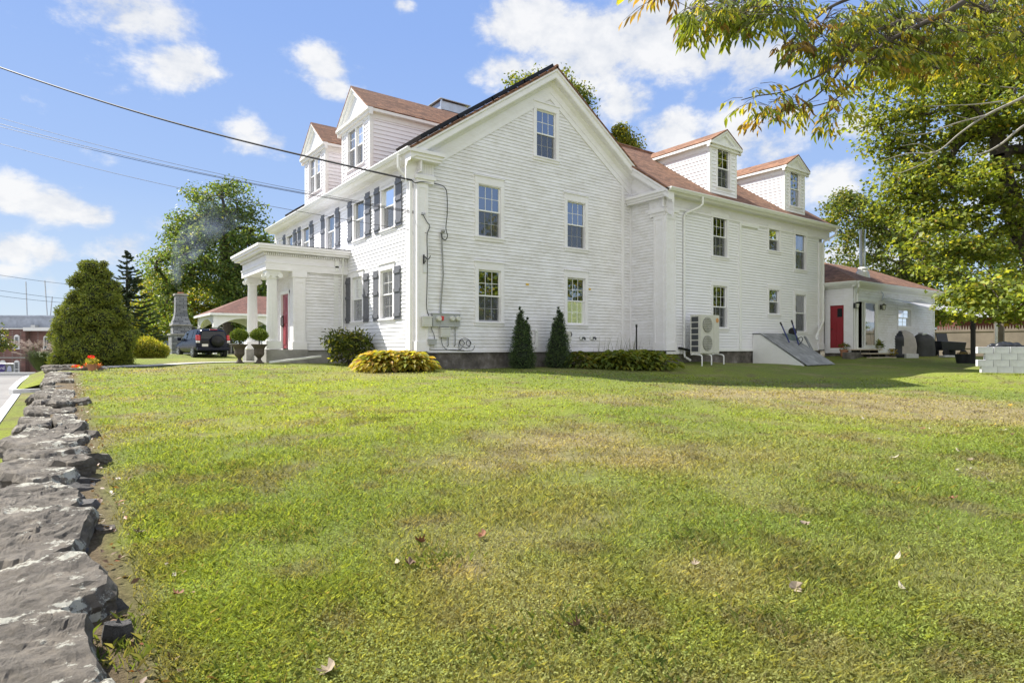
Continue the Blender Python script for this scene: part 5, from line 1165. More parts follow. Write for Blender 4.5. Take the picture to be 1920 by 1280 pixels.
wire('wall_cable', smooth(W3([(793, 402), (800, 415), (806, 425), (801, 440), (801.5, 480), (801, 530), (800, 575), (804, 592)], -.10)), .012, 'black telephone cable running down beside the corner pilaster')
wire('wall_cable', smooth(W3([(799, 612), (797, 625), (797, 640), (800, 652), (812, 655.5), (840, 655.5), (870, 656.5)])), .008, 'thin black cable looping from the telecom box down to the foundation')
wire('wall_cable', smooth(W3([(808, 600), (809, 615), (814, 628), (815, 640)])), .009, 'black cable dropping from the meter board to the small junction box')
wire('wall_cable', smooth(W3([(828, 632), (828, 640), (832, 650), (843, 656), (880, 657), (888, 654), (890, 648)])), .008, 'thin black cable looping from the square utility box along the siding base')
mb = MB()
for cx_ in (865, 877.5):
    c_ = PY(cx_, 643); mb.tube([(c_.x + .085 * math.cos(t), -.06 - .012 * (t > 3), c_.z + .085 * math.sin(t)) for t in np.linspace(0, 6.6, 24)], .010, 5)
tag(mb.build('cable_coil', 'cable'), 'two round coils of spare black cable hung low on the gable wall', 'cable coil')
wire('wall_cable', smooth(W3([(861, 657), (860.5, 645), (863, 637), (871, 634), (879, 637), (882, 646), (876, 652), (868, 650), (862, 656)])), .008, 'black cable curling round the two coils above the foundation')
# bracket with paper
q = PY(793, 490); t = thing('lantern_bracket', 'black scrolled iron bracket on the corner pilaster', 'bracket', (q.x, -.1, q.z)); mb = MB(); a = PY(791.5, 495); b = PY(793, 478); mb.box(a.x, a.x + .04, -.12, -.085, a.z, b.z); mb.build('back_plate', 'black', t)
mb = MB(); zb = (a.z + b.z) / 2; mb.tube(smooth([(a.x + .02, -.10, b.z - .06), (a.x + .02, -.22, zb + .05), (a.x + .03, -.34, zb - .03), (a.x + .05, -.42, zb + .02), (a.x + .06, -.44, zb + .08)]), .014, 6); mb.tube(smooth([(a.x + .02, -.10, a.z + .02), (a.x + .02, -.20, a.z + .05), (a.x + .02, -.24, zb), (a.x + .02, -.2, zb + .03)]), .011, 6); mb.build('scroll_arm', 'black', t)
a = PY(792, 511); b = PY(800.5, 496); mb = MB(); mb.box(a.x, b.x, -.093, -.086, a.z, b.z); tag(mb.build('notice', 'paper'), 'white paper notice pinned under the iron bracket', 'notice')
for px, py, w, lab in ((989, 533, .12, 'yellow sticker on the siding between the two lower gable windows'), (1106, 542, .09, 'yellow sticker on the siding right of the lit lower gable window')):
    q = PY(px, py); mb = MB(); mb.box(q.x - w / 2, q.x + w / 2, -.036, -.028, q.z - .035, q.z + .035); tag(mb.build('sticker', 'yellow'), lab, 'sticker', 'yellow stickers on the siding')
a = PY(1003, 652); b = PY(1008, 616); mb = MB(); mb.box(a.x, a.x + .09, -.10, -.03, a.z, b.z); mb.tube([(a.x + .045, -.07, b.z - .05), (a.x - .06, -.12, b.z - .04), (a.x - .06, -.2, b.z - .1)], .03, 6); tag(mb.build('wall_pipe', 'trim_clean'), 'white boxed pipe on the siding between the two arborvitae', 'pipe')
a = PY(1061, 641); b = PY(1067, 621); mb = MB(); mb.box(a.x, b.x, -.12, -.03, a.z, b.z); mb.mi = 1; mb.tube([(b.x + .03, -.09, b.z - .02), (b.x + .06, -.11, b.z - .12), (b.x + .02, -.09, b.z - .2)], .02, 5); tag(mb.build('hose_bib', ['acbeige', 'black']), 'cream wall box with a black valve beside the second arborvitae', 'wall box')
for i, px in enumerate((1090, 1110)):
    q = PY(px, 633); mb = MB(); mb.box(q.x - .09, q.x + .09, -.06, -.03, q.z - .07, q.z + .08); mb.mi = 1; mb.tube([(q.x + .04, -.05, q.z), (q.x + .05, -.16, q.z + .0), (q.x + .05, -.18, q.z - .08)], .035, 8); tag(mb.build('vent_hood', ['trim_clean', 'acdark']), ('left one of the two small white vent hoods above the green hosta', 'right one of the two small white vent hoods above the green hosta')[i], 'vent', 'vent hoods on the gable wall')
q = PY(1193, 656, -1.0); mb = MB(); mb.box(q.x - .02, q.x + .02, -1.03, -.99, gz(q.x, -1), q.z + .95); mb.box(q.x - .03, q.x + .03, -1.035, -.985, q.z + .85, q.z + .95); tag(mb.build('garden_stake', 'black'), 'dark metal stake standing in the green hostas by the wing', 'stake')
# tall weeds behind the hostas
mb = MB()
for i in range(70):
    x = 6.9 + 3.4 * rg.random(); y = -.35 - rg.random() * .35 - (max(0, x - 9.2) * 1.3); z = gz(x, y); h_ = rg.uniform(.6, 1.25); dx = rg.normal(0, .18); s_ = .008
    mb.add([(x - s_, y, z), (x + s_, y, z), (x + dx * .4 + s_, y - .03, z + h_ * .6), (x + dx * .4 - s_, y - .03, z + h_ * .6), (x + dx, y - .08, z + h_)], [(0, 1, 2, 3), (3, 2, 4)])
tag(mb.build('tall_weeds', simple('weed_stems', (.12, .13, .05), .8)), 'wispy tall weed stems behind the green hostas', 'weeds', None, 'stuff')
# heat pump
Yh = -2.62; a = PY(1313.5, 663, Yh); b = PY(1348.5, 591, Yh); t = thing('heat_pump', 'tall beige heat pump with two round fan grilles on a white stand by the wing', 'heat pump', ((a.x + b.x) / 2, -2.4, gz(a.x, Yh)))
x0, x1, z0, z1 = a.x, b.x, a.z, b.z; mb = MB(); mb.box(x0, x1, Yh, -2.16, z0, z1); mb.box(x0 + .01, x1 - .36, Yh - .012, Yh, z0 + .03, z1 - .02); mb.box(x1 - .34, x1 - .01, Yh - .012, Yh, z0 + .03, z1 - .02); mb.build('casing', 'acbeige', t, bevel=.012)
zc = (z0 + z1) / 2; xc = x0 + (x1 - x0 - .35) / 2 + .0
for zz_ in (z0 + (z1 - z0) * .27, z0 + (z1 - z0) * .74):
    m = MB(Matrix.Translation((xc, Yh - .012, zz_)) @ Matrix.Rotation(R(90), 4, 'X')); rr = min(.29, (z1 - z0) * .215); m.lathe((0, 0, 0), [(rr, 0), (rr, .012), (rr - .02, .02), (.05, .012), (.0, .012)], 28); fg = m.build('fan_grille', 'acgrey', t)
    m = MB()
    for k in range(9): hh = -rr + rr * 2 * (k + .5) / 9; ww = math.sqrt(max(0, rr * rr - hh * hh)); m.box(xc - ww, xc + ww, Yh - .045, Yh - .038, zz_ + hh - .006, zz_ + hh + .006)
    for k in range(1, 6): r2 = rr * k / 6; m.tube([(xc + r2 * math.cos(u), Yh - .04, zz_ + r2 * math.sin(u)) for u in np.linspace(0, 2 * math.pi, 25)], .005, 4)
    m.build('guard_bars', 'acbeige', fg)
m = MB()
for k in range(6): zz0 = z0 + .06 + (z1 - z0 - .12) * k / 6; m.box(x0 - .008, x0, Yh + .10, -2.22, zz0 + .02, zz0 + (z1 - z0 - .12) / 6 - .02)
m.build('side_louvre', 'acdark', t)
q = Vector((x1 - .14, Yh - .016, z1 - .2)); m = MB(); m.tube([(q.x, q.y, q.z), (q.x, q.y - .004, q.z)], .09, 14); m.build('label_badge', 'orange', t)
for xx in (x0 - .05, x0 + .52, x1 + .14):
    m = MB(); zg = gz(xx, Yh); m.tube(smooth([(xx + .05, -2.2, z0 - .03), (xx + .02, -2.45, z0 - .03), (xx, Yh - .06, z0 - .06), (xx, Yh - .10, z0 - .16), (xx, Yh - .10, zg - .02)], 4), .026, 8); m.build('stand_leg', 'gutter', t)
m = MB(); m.box(x0 - .08, x1 + .15, -2.3, -2.25, z0 - .05, z0 - .005); m.build('stand_rail', 'gutter', t)
wire('refrigerant_line', smooth([(10.05, -1.80, 1.16), (10.6, -1.9, 1.06), (11.1, -2.1, .97), (x0 + .1, -2.3, .92)]), .045, 'black insulated pipe running from the wing wall to the heat pump', 'pipe', 'black', 8)
# cellar bulkhead
X0 = 15.02; X1 = 17.15; yb = on_plane_x(1512, 680, X0).y; zg = gz(X0, yb); zt = 1.74; t = thing('cellar_bulkhead', 'sloping cellar bulkhead with white cheek and weathered grey board doors', 'bulkhead', (16, -2.8, zg))
for (xa, xb) in ((X0, X0 + .1), (X1 - .1, X1)):
    m = MB(); m.add([(xa, -1.74, .3), (xa, yb + .1, .3), (xa, yb + .1, zg + .05), (xa, -1.74 - .35, zt - .02), (xa, -1.74, zt - .02), (xb, -1.74, .3), (xb, yb + .1, .3), (xb, yb + .1, zg + .05), (xb, -1.74 - .35, zt - .02), (xb, -1.74, zt - .02)], [(0, 1, 2, 3, 4), (9, 8, 7, 6, 5), (0, 5, 6, 1), (1, 6, 7, 2), (2, 7, 8, 3), (3, 8, 9, 4)]); m.build('cheek_wall', 'trim_clean', t)
sl_v = Vector((0, yb - (-2.09), zg + .06 - zt)); 
def bdoor(xa, xb):
    m = MB(); n = Vector((0, -sl_v.z, sl_v.y)).normalized(); n = n if n.z > 0 else -n
    k = 6
    for i in range(k):
        u0 = xa + (xb - xa) * i / k + .004; u1 = xa + (xb - xa) * (i + 1) / k - .004; p0 = Vector((0, -2.09, zt)); p1 = p0 + sl_v * 1.03
        vs = [Vector((u, 0, 0)) + p + n * o for o in (0, .035) for p in (p0, p1) for u in (u0, u1)]
        m.add(vs, [(0, 1, 3, 2), (4, 6, 7, 5), (0, 4, 5, 1), (2, 3, 7, 6), (0, 2, 6, 4), (1, 5, 7, 3)])
    for f_ in (.06,): p0 = Vector((0, -2.09, zt)) + sl_v * f_ + n * .036; p1 = p0 + sl_v * .03; m.quad(Vector((xa, 0, 0)) + p0, Vector((xb, 0, 0)) + p0, Vector((xb, 0, 0)) + p1, Vector((xa, 0, 0)) + p1)
    m.build('hatch_door', 'greywood', t)
bdoor(X0 - .04, (X0 + X1) / 2 - .01); bdoor((X0 + X1) / 2 + .01, X1 + .04)
m = MB(); m.box(X0 - .03, X1 + .03, -2.12, -1.745, zt, zt + .04); m.build('top_board', 'greywood', t)
m = MB(); m.box(X0 - .02, X0 + .75, -2.0, -1.75, zt + .05, zt + .3); 
# wheelbarrow upturned on the bulkhead
q0 = on_plane_x(1480, 640, 16.55); t = thing('wheelbarrow', 'blue-handled wheelbarrow upended on the cellar bulkhead doors', 'wheelbarrow', (q0.x, q0.y, q0.z))
def P2(px, py, X): return on_plane_x(px, py, X)
dY = -2.45
def PYW(px, py, Y=dY): return on_plane_y(px, py, Y)
for (a_, b_) in (((1463, 604), (1480, 642)), ((1484, 600), (1498, 648))):
    m = MB(); m.tube([PYW(*a_, -2.55), PYW(*b_, -2.85)], .028, 6); h_ = m.build('handle', 'blue', t); m = MB(); aa = PYW(*a_, -2.55); bb = PYW(*b_, -2.85); m.tube([aa, aa.lerp(bb, .16)], .034, 6); m.build('grip', 'rubber', h_)
c_ = PYW(1480, 634, -2.3); m = MB(); w1, w2, h1 = .44, .26, .30
vs = [(c_.x + sx * (w2 if zt_ else w1), c_.y + sy * (.2 if zt_ else .30) - (.0 if zt_ else .0), c_.z - .12 + (h1 if zt_ else 0) + sy * .05) for zt_ in (0, 1) for sy in (-1, 1) for sx in (-1, 1)]
m.add(vs, [(0, 1, 3, 2), (4, 6, 7, 5), (0, 4, 5, 1), (2, 3, 7, 6), (0, 2, 6, 4), (1, 5, 7, 3)]); m.build('tray', 'barrow', t, bevel=.03)
m = MB(); m.tube(smooth([PYW(1494, 636, -2.8), PYW(1502, 632, -2.8), PYW(1505, 636, -2.85), PYW(1501, 643, -2.9), PYW(1497, 647, -2.9)]), .018, 6); m.build('leg_brace', 'black', t)
m = MB(Matrix.Translation(PYW(1486, 622, -2.1)) @ Matrix.Rotation(R(90), 4, 'Y')); m.lathe((0, 0, -.05), [(.08, 0), (.17, 0), (.19, .03), (.19, .07), (.17, .1), (.08, .1)], 18); m.build('wheel', 'tyre', t)
m = MB(); a = PYW(1512, 650, -3.0); b = PYW(1519, 636, -2.5); m.cbox((a + b) / 2, .14, .05, .75, Matrix.Rotation(R(-38), 3, 'X') @ Matrix.Rotation(R(20), 3, 'Y')); tag(m.build('board', 'greywood'), 'short weathered board leaning beside the downspout end', 'board')
# red door pot, steps, plants, lanterns at the annex
def pot(name, label, x, y, z, r, h, mat, fol, n, size, pal, fr, group=None, sq=.8, shape='lance'):
    t = thing(name, label, 'potted plant', (x, y, z), group); m = MB(); m.lathe((x, y, z), [(r * .72, 0), (r * .95, h * .85), (r * 1.08, h * .86), (r * 1.1, h), (r * .9, h), (r * .88, h * .9)], 18); m.build('pot', mat, t, smooth=False)
    u = unit(n); p = np.array([x, y, z + h + fr * .55]) + u * np.array([fr, fr, fr * sq]) * RNG.random((n, 1)) ** .4; leaf_mesh('foliage', p, u + np.array([0, 0, .6]), size * RNG.uniform(.6, 1.2, n), palette(n, pal), 'leaf', shape, t, u + np.array([0, 0, .2])); return t
q = at(1583, 668, 28.4); pot('potted_plant', 'red-brown pot with a leafy plant at the foot of the red annex door', q.x, q.y, gz(q.x, q.y), .19, .34, M['terracotta'], 0, 130, .13, [(.08, .11, .02), (.16, .15, .03)], .24)
zs = GA(1640, 652)[1]; t = thing('steps', 'three timber steps up to the sliding door', 'steps', (24, YA - .8, .6))
stp = [(1608, 1655, zs - .06, -.05, -.50), (1630, 1668, zs - .24, -.45, -.90), (1645, 1681, zs - .42, -.85, -1.30)]
for (pa, pb, z, ya, yb_) in stp:
    xa = on_plane_y(pa, 655, YA + yb_).x; xb = on_plane_y(pb, 655, YA + yb_).x; m = MB(); m.box(xa, xb, YA + yb_, YA + ya - .002, z - .045, z); tr_ = m.build('tread', 'wood', t); m = MB(); zg_ = gz(xa, YA + yb_) - .1
    for f_ in (.12, .5, .85): xx = xa + (xb - xa) * f_; m.box(xx - .04, xx + .04, YA + yb_ + .05, YA + ya - .05, zg_, z - .046)
    m.build('support', 'darkwood', tr_)
xa = on_plane_y(1600, 660, YA - .5).x; m = MB(); m.box(xa, xa + 1.4, YA - .55, YA - .02, .3, zs - .2); m.build('stone_base', 'foundation', t)
q = on_plane_y(1649, 651, YA - .35); pot('potted_plant', 'small spiky potted plant on the top step', q.x, q.y, zs - .06, .11, .16, M['palebox'], 0, 60, .3, [(.13, .17, .06), (.18, .20, .07)], .12, None, 1.6)
q = on_plane_y(1673, 668, YA - .9); pot('potted_plant', 'low yellow-flowered plant between the steps and the covered grill', q.x, q.y, gz(q.x, q.y), .15, .14, M['urn'], 0, 170, .11, [(.32, .24, .03), (.12, .14, .02), (.20, .13, .03)], .24)
for px, py, lab in ((1600, 573, 'black wall lantern left of the sliding door'), (1650, 576, 'black wall lantern right of the sliding door')):
    q = PY(px, py, YA); t = thing('wall_lantern', lab, 'wall lantern', (q.x, YA, q.z - .15), 'wall lanterns on the annex'); m = MB(); m.box(q.x - .05, q.x + .05, YA - .05, YA - .02, q.z - .12, q.z + .12); m.tube([(q.x, YA - .04, q.z + .08), (q.x, YA - .16, q.z + .14)], .015, 6); m.build('bracket', 'black', t)
    m = MB(); m.lathe((q.x, YA - .17, q.z), [(.02, .17), (.12, .10), (.12, .085)], 4); m.lathe((q.x, YA - .17, q.z), [(.07, -.14), (.08, -.12)], 4)
    for k in range(4): a_ = math.pi / 2 * k; m.tube([(q.x + .07 * math.cos(a_), YA - .17 + .07 * math.sin(a_), q.z - .13), (q.x + .11 * math.cos(a_), YA - .17 + .11 * math.sin(a_), q.z + .09)], .01, 4)
    m.build('lantern_frame', 'black', t); m = MB(); m.lathe((q.x, YA - .17, q.z), [(.06, -.12), (.10, .085)], 4); m.build('lantern_glass', 'glassjar', t)
# covered grills
def cover(label, px0, px1, pt, pb, d, mats, seed, dep=.75, flare=.08, shoulder=.72, frac=.42):
    """A fabric cover: loft of sagging, folded rings; material changes where the panel is sewn on."""
    a = at(px0, pb, d); b = at(px1, pb, d); ax = (b - a); w = ax.length; ax.normalize(); nv = Vector((-ax.y, ax.x, 0)); nv = nv if nv.dot(FWD) > 0 else -nv
    c = (a + b) / 2 + nv * dep / 2; z0 = gz(c.x, c.y); H = (pb - pt) * d / FPX; r_ = np.random.default_rng(seed); na = 56; rows = []
    ph = r_.uniform(0, 6.28, 6)
    for j in range(15):
        t_ = j / 14; k = 1 + flare * (1 - t_) if t_ < shoulder else (1 - ((t_ - shoulder) / (1 - shoulder)) ** 2.2 * .62)
        row = []
        for i in range(na):
            an = 2 * math.pi * i / na; p = 3.2; rad = (abs(math.cos(an)) ** p + abs(math.sin(an)) ** p) ** (-1 / p)
            fold = 1 + (.035 * math.sin(an * 7 + ph[0] + 2.2 * t_) + .025 * math.sin(an * 13 + ph[1] - 3 * t_)) * (1 - t_ * .6) + .03 * math.sin(9 * t_ + 2.2 * an + ph[2])
            q = c + ax * (rad * math.cos(an) * w / 2 * k * fold) + nv * (rad * math.sin(an) * dep / 2 * k * fold)
            row.append((q.x, q.y, z0 + H * t_ * (1 + .04 * math.sin(an * 2 + ph[3]) * (t_ > .8)) + .0))
        rows.append(row)
    m = MB(); n0 = 0
    vs = [p for r2 in rows for p in r2]; base = len(m.v); m.v += [tuple(p) for p in vs]
    for j in range(14):
        for i in range(na):
            a_ = j * na + i; b_ = j * na + (i + 1) % na; m.f.append([a_, b_, b_ + na, a_ + na]); cx_ = math.cos(2 * math.pi * (i + .5) / na); m.m.append(1 if (len(mats) > 1 and cx_ > 1 - 2 * (1 - frac) + .25 * (j / 14) and j > 1) else 0); m.sm.append(True)
    m.f.append(list(range(14 * na, 15 * na))); m.m.append(0); m.sm.append(True)
    return tag(m.build('grill_cover', mats), label, 'covered grill', 'covered grills by the annex'), c, z0
cover('large covered grill in a black and taupe cover beside the steps', 1667, 1722, 617, 667, 31.2, ['tarp', 'taupe'], 31, .8)
cover('smaller covered grill in a charcoal cover with deep folds', 1722, 1757, 627, 668, 31.5, ['charcoal'], 33, .75, .12)
q = at(1709, 668, 30.6); m = MB(); m.cbox((q.x, q.y, gz(q.x, q.y) + .10), .66, .16, .22, Matrix.Rotation(-R(32), 3, 'Z')); tag(m.build('paver', 'granite', bevel=.02), 'pale stone block under the front of the taupe grill cover', 'block')
q = at(1730, 626, 31.9); m = MB(); m.cbox((q.x, q.y, q.z), .32, .3, .17, Matrix.Rotation(-R(25), 3, 'Z')); tag(m.build('grey_bin', 'metal', bevel=.04), 'pale grey bin lid showing behind the charcoal grill cover', 'bin')
# dump cart, chair, paver, tub, post
q = at(1779, 668, 32); zg = gz(q.x, q.y); t = thing('dump_cart', 'black garden dump cart parked against the tan fence', 'garden cart', (q.x, q.y, zg)); RM = Matrix.Translation((q.x, q.y, zg)) @ Matrix.Rotation(-R(36), 4, 'Z')
m = MB(RM); m.add([(-.62, -.4, .30), (.55, -.4, .30), (.62, -.45, .72), (-.75, -.45, .80), (-.62, .4, .30), (.55, .4, .30), (.62, .45, .72), (-.75, .45, .80)], [(0, 1, 2, 3), (4, 7, 6, 5), (0, 4, 5, 1), (1, 5, 6, 2), (0, 3, 7, 4), (2, 6, 7, 3)]); m.build('tub_body', 'tarp', t, bevel=.03)
for (x_, y_) in ((-.45, -.42), (.45, -.42), (-.45, .42), (.45, .42)):
    m = MB(RM @ Matrix.Translation((x_, y_, .17)) @ Matrix.Rotation(R(90), 4, 'X')); m.lathe((0, 0, -.05), [(.05, 0), (.16, 0), (.18, .03), (.18, .07), (.16, .1), (.05, .1)], 16); m.build('wheel', 'tyre', t)
q = at(1772, 650, 33.5); m = MB(Matrix.Translation((q.x, q.y, gz(q.x, q.y))) @ Matrix.Rotation(-R(30), 4, 'Z')); m.cbox((0, .2, .95), .62, .06, .62, Matrix.Rotation(R(-14), 3, 'X')); m.cbox((0, -.1, .52), .62, .55, .05)
for sx in (-.28, .28):
    for sy in (-.34, .14): m.box(sx - .025, sx + .025, sy - .025, sy + .025, 0, .5)
    m.box(sx - .04, sx + .04, -.36, .2, .72, .76); m.box(sx - .02, sx + .02, -.35, -.31, .5, .72)
tag(m.build('patio_chair', 'tarp'), 'dark patio chair behind the garden cart by the fence', 'chair')
q = at(1777, 667, 30.5); m = MB(); m.cbox((q.x, q.y, gz(q.x, q.y) + .05), .62, .4, .09, Matrix.Rotation(-R(36), 3, 'Z')); tag(m.build('paver', 'granite', bevel=.015), 'flat pale paving slab lying in front of the garden cart', 'paver')
q = at(1807, 681, 26.9); zg = gz(q.x, q.y); t = thing('rubber_tub', 'black rubber tub planter on the grass by the dark post', 'tub', (q.x, q.y, zg)); m = MB(); m.lathe((q.x, q.y, zg), [(.26, 0), (.33, .38), (.345, .38), (.345, .41), (.31, .41), (.30, .36), (0.01, .34)], 24); m.build('tub', 'rubbertub', t)
u = unit(90); leaf_mesh('dry_stems', np.array([q.x, q.y, zg + .43]) + u * np.array([.25, .25, .07]), u + np.array([0, 0, .3]), RNG.uniform(.06, .13, 90), palette(90, [(.16, .12, .05), (.22, .17, .07)]), 'leaf', 'lance', t)
q = at(1824.5, 679, 26.3); post_q = q; m = MB(); m.box(q.x - .075, q.x + .075, q.y - .075, q.y + .075, gz(q.x, q.y) - .1, 3.15); tag(m.build('sail_post', 'darkwood', bevel=.01), 'dark square post standing beside the black tub', 'post')
# shade sail
A = PY(1655, 556, YA - .06); B = PY(1722, 562, YA - .06); C_ = Vector((post_q.x, post_q.y, 3.02)); D_ = at(1905, 600, 33.5)
m = MB(); k = 12; vs = []
for i in range(k + 1):
    for j in range(k + 1):
        u, v_ = i / k, j / k; p = A.lerp(D_, u).lerp(B.lerp(C_, u), v_) if False else (A * (1 - u) * (1 - v_) + B * (1 - u) * v_ + D_ * u * v_ + C_ * u * (1 - v_)); pull = .10 * math.sin(math.pi * u) + .10 * math.sin(math.pi * v_); cen = (A + B + C_ + D_) / 4
        p = p.lerp(cen, .10 * (math.sin(math.pi * u) * abs(2 * v_ - 1) + math.sin(math.pi * v_) * abs(2 * u - 1))); p.z -= pull * 1.5; vs.append(p)
m.add(vs, [(i * (k + 1) + j, i * (k + 1) + j + 1, (i + 1) * (k + 1) + j + 1, (i + 1) * (k + 1) + j) for i in range(k) for j in range(k)])
tag(m.build('shade_sail', 'sail', smooth=True), 'white shade sail stretched from the annex wall to the dark post', 'shade sail')
m = MB(); m.tube(smooth([PY(1653, 547, YA - .03), PY(1656, 552, YA - .08), PY(1655, 558, YA - .10), PY(1653, 564, YA - .14), PY(1657, 561, YA - .2)]), .018, 6); tag(m.build('wall_hook', 'metal'), 'long metal hook on the annex wall holding the shade sail', 'hook')
# ---------------------------------------------------------------- concrete blocks
bl0 = at(1833, 697, 18.9); bl1 = at(1920, 705, 18.45); dv = Vector((bl1.x - bl0.x, bl1.y - bl0.y, 0)); dv.normalize(); zb = CAMZ - .80; bl, bh, bd = .395, .197, .2; ang = math.atan2(dv.y, dv.x); nv = Vector((-dv.y, dv.x, 0)); nv = nv if nv.dot(FWD) > 0 else -nv
proto = None; ORD = ['first', 'second', 'third', 'fourth', 'fifth', 'sixth']; CN = ['bottom', 'second lowest', 'second highest', 'top']
for c_ in range(4):
    for k in range(5):
        off = (0, bl / 2, 0, -.10)[3 - c_] if c_ else .10; s0 = off + k * (bl + .006 + .02 * ((k * 7 + c_ * 3) % 3 == 0))
        if c_ == 3: s0 = k * (bl + .012)
        p = Vector((bl0.x, bl0.y, 0)) + dv * (s0 + bl / 2) + nv * bd / 2
        if proto is None:
            m = MB(); hw = bl / 2; m.box(-hw, hw, -bd / 2, -bd / 2 + .035, 0, bh); m.box(-hw, hw, bd / 2 - .035, bd / 2, 0, bh)
            for x_ in (-hw, -.018, hw - .036): m.box(x_, x_ + .036, -bd / 2 + .0352, bd / 2 - .0352, 0, bh)
            proto = m.build('concrete_block', 'block', bevel=.006); o = proto
        else: o = proto.copy(); COL.objects.link(o)
        o.location = (p.x, p.y, zb + c_ * (bh + .003)); o.rotation_euler = (0, 0, ang + (.015 * ((k * 5 + c_ * 3) % 5 - 2)))
        tag(o, '%s pale concrete block from the left end in the %s course of the stack' % (ORD[k], CN[c_]), 'concrete block', 'stacked concrete blocks')
q0 = Vector((bl0.x, bl0.y, 0)) + dv * .75 + nv * .22; L_ = []
for i in range(11): tq = i / 10; L_.append((tuple(q0 + dv * (-.42 + 1.0 * tq) + Vector((0, 0, zb + 4 * bh + .02 + .02 * math.sin(i * 2)))), .05 + .11 * math.sin(math.pi * min(1, tq * 1.15)) ** 1.2 + .02 * (i % 2), (1.2, .9, .9)))
m = MB()
for (c_, r_, s_) in L_: m.ico(c_, r_, 3, s_, .05)
o = m.build('folded_tarp', 'tarp', smooth=True); rmm = o.modifiers.new('merge', 'REMESH'); rmm.mode = 'VOXEL'; rmm.voxel_size = .022; rmm.use_smooth_shade = True; tag(o, 'crumpled black tarp heaped on top of the concrete blocks', 'tarp')
q = q0 + dv * 1.15; m = MB(); m.cbox((q.x, q.y, zb + 4 * bh + .03), .4, .3, .03, Matrix.Rotation(ang + .2, 3, 'Z')); tag(m.build('white_board', 'trim_clean'), 'small white board lying on the blocks at the right edge', 'board')
# ---------------------------------------------------------------- fence and barn at the back right
f0 = at(1748, 660, 41.5); f1 = f0 + Vector((0, -14, 0)); fv = (f1 - f0); fv.z = 0; Lf = fv.length; fv.normalize(); fa = math.atan2(fv.y, fv.x); t = thing('wooden_fence', 'tan board fence with a spiked top behind the patio', 'fence', (f0.x, f0.y, .6)); n_ = 4
for i in range(n_ + 1):
    p = f0 + fv * (Lf * i / n_); zg = gz(p.x, p.y); m = MB(Matrix.Translation((p.x, p.y, 0)) @ Matrix.Rotation(fa, 4, 'Z')); m.box(-.07, .07, -.10, .04, zg - .2, 2.72); m.box(-.09, .09, -.12, .06, 2.72, 2.77); m.build('post', 'plank', t)
    if i < n_:
        w = Lf / n_ - .15; m = MB(Matrix.Translation((p.x, p.y, 0)) @ Matrix.Rotation(fa, 4, 'Z')); m.box(.075, .075 + w, -.02, .02, zg, 2.32); k = int(w / .15)
        for j in range(k): x_ = .09 + j * .15; m.add([(x_, -.02, 2.32), (x_ + .10, -.02, 2.32), (x_ + .05, -.02, 2.60), (x_, .02, 2.32), (x_ + .10, .02, 2.32), (x_ + .05, .02, 2.60)], [(0, 1, 2), (5, 4, 3), (0, 2, 5, 3), (1, 4, 5, 2)])
        m.build('fence_panel', 'plank', t); m = MB(Matrix.Translation((p.x, p.y, 0)) @ Matrix.Rotation(fa, 4, 'Z'))
        for zz_ in (zg + .1, 1.1, 2.18): m.box(.075, .075 + w, -.06, -.021, zz_, zz_ + .1)
        m.build('fence_rail', 'plank', t)
q = at(1868, 650, 30); m = MB(); m.tube([(q.x, q.y, gz(q.x, q.y) - .1), (q.x, q.y, 2.35)], .055, 8); tag(m.build('pale_post', 'gutter'), 'pale round post in front of the tan fence', 'post')
q = at(1878, 650, 29); m = MB(); m.box(q.x - .09, q.x + .09, q.y - .09, q.y + .09, gz(q.x, q.y) - .1, 2.35); m.box(q.x - .12, q.x + .12, q.y - .12, q.y + .12, 2.35, 2.42); tag(m.build('brown_post', 'plank'), 'thick tan timber post beside the pale round post', 'post')
b0 = at(1800, 640, 52); b1 = at(1990, 640, 50); bv = (b1 - b0); bv.z = 0; bn = Vector((-bv.y, bv.x, 0)).normalized(); bn = bn if bn.dot(FWD) > 0 else -bn; t = thing('red_outbuilding', 'long low dark red outbuilding with a white roof edge behind the fence', 'outbuilding', (b0.x, b0.y, .6))
m = MB(); m.add([b0 + Vector((0, 0, -1.5)), b1 + Vector((0, 0, -1.5)), b1 + Vector((0, 0, 2.0)), b0 + Vector((0, 0, 2.0)), b0 + bn * 5 + Vector((0, 0, -1.5)), b1 + bn * 5 + Vector((0, 0, -1.5)), b1 + bn * 5 + Vector((0, 0, 2.6)), b0 + bn * 5 + Vector((0, 0, 2.6))], [(0, 1, 2, 3), (4, 7, 6, 5), (0, 3, 7, 4), (1, 5, 6, 2), (3, 2, 6, 7)]); m.build('wall', 'redwall', t)
m = MB(); o_ = Vector((0, 0, 2.02)); u_ = Vector((0, 0, .35)); e_ = bv.normalized() * .4; m.add([b0 - e_ - bn * .5 + o_, b1 + e_ - bn * .5 + o_, b1 + e_ - bn * .5 + o_ + u_, b0 - e_ - bn * .5 + o_ + u_, b0 - e_ + bn * 5.3 + o_ + u_ * 2.4, b1 + e_ + bn * 5.3 + o_ + u_ * 2.4, b1 + e_ + bn * 5.3 + o_ + u_ * 3.2, b0 - e_ + bn * 5.3 + o_ + u_ * 3.2], [(0, 1, 2, 3), (4, 7, 6, 5), (0, 4, 5, 1), (3, 2, 6, 7), (0, 3, 7, 4), (1, 5, 6, 2)]); m.build('roof', 'metal', t)

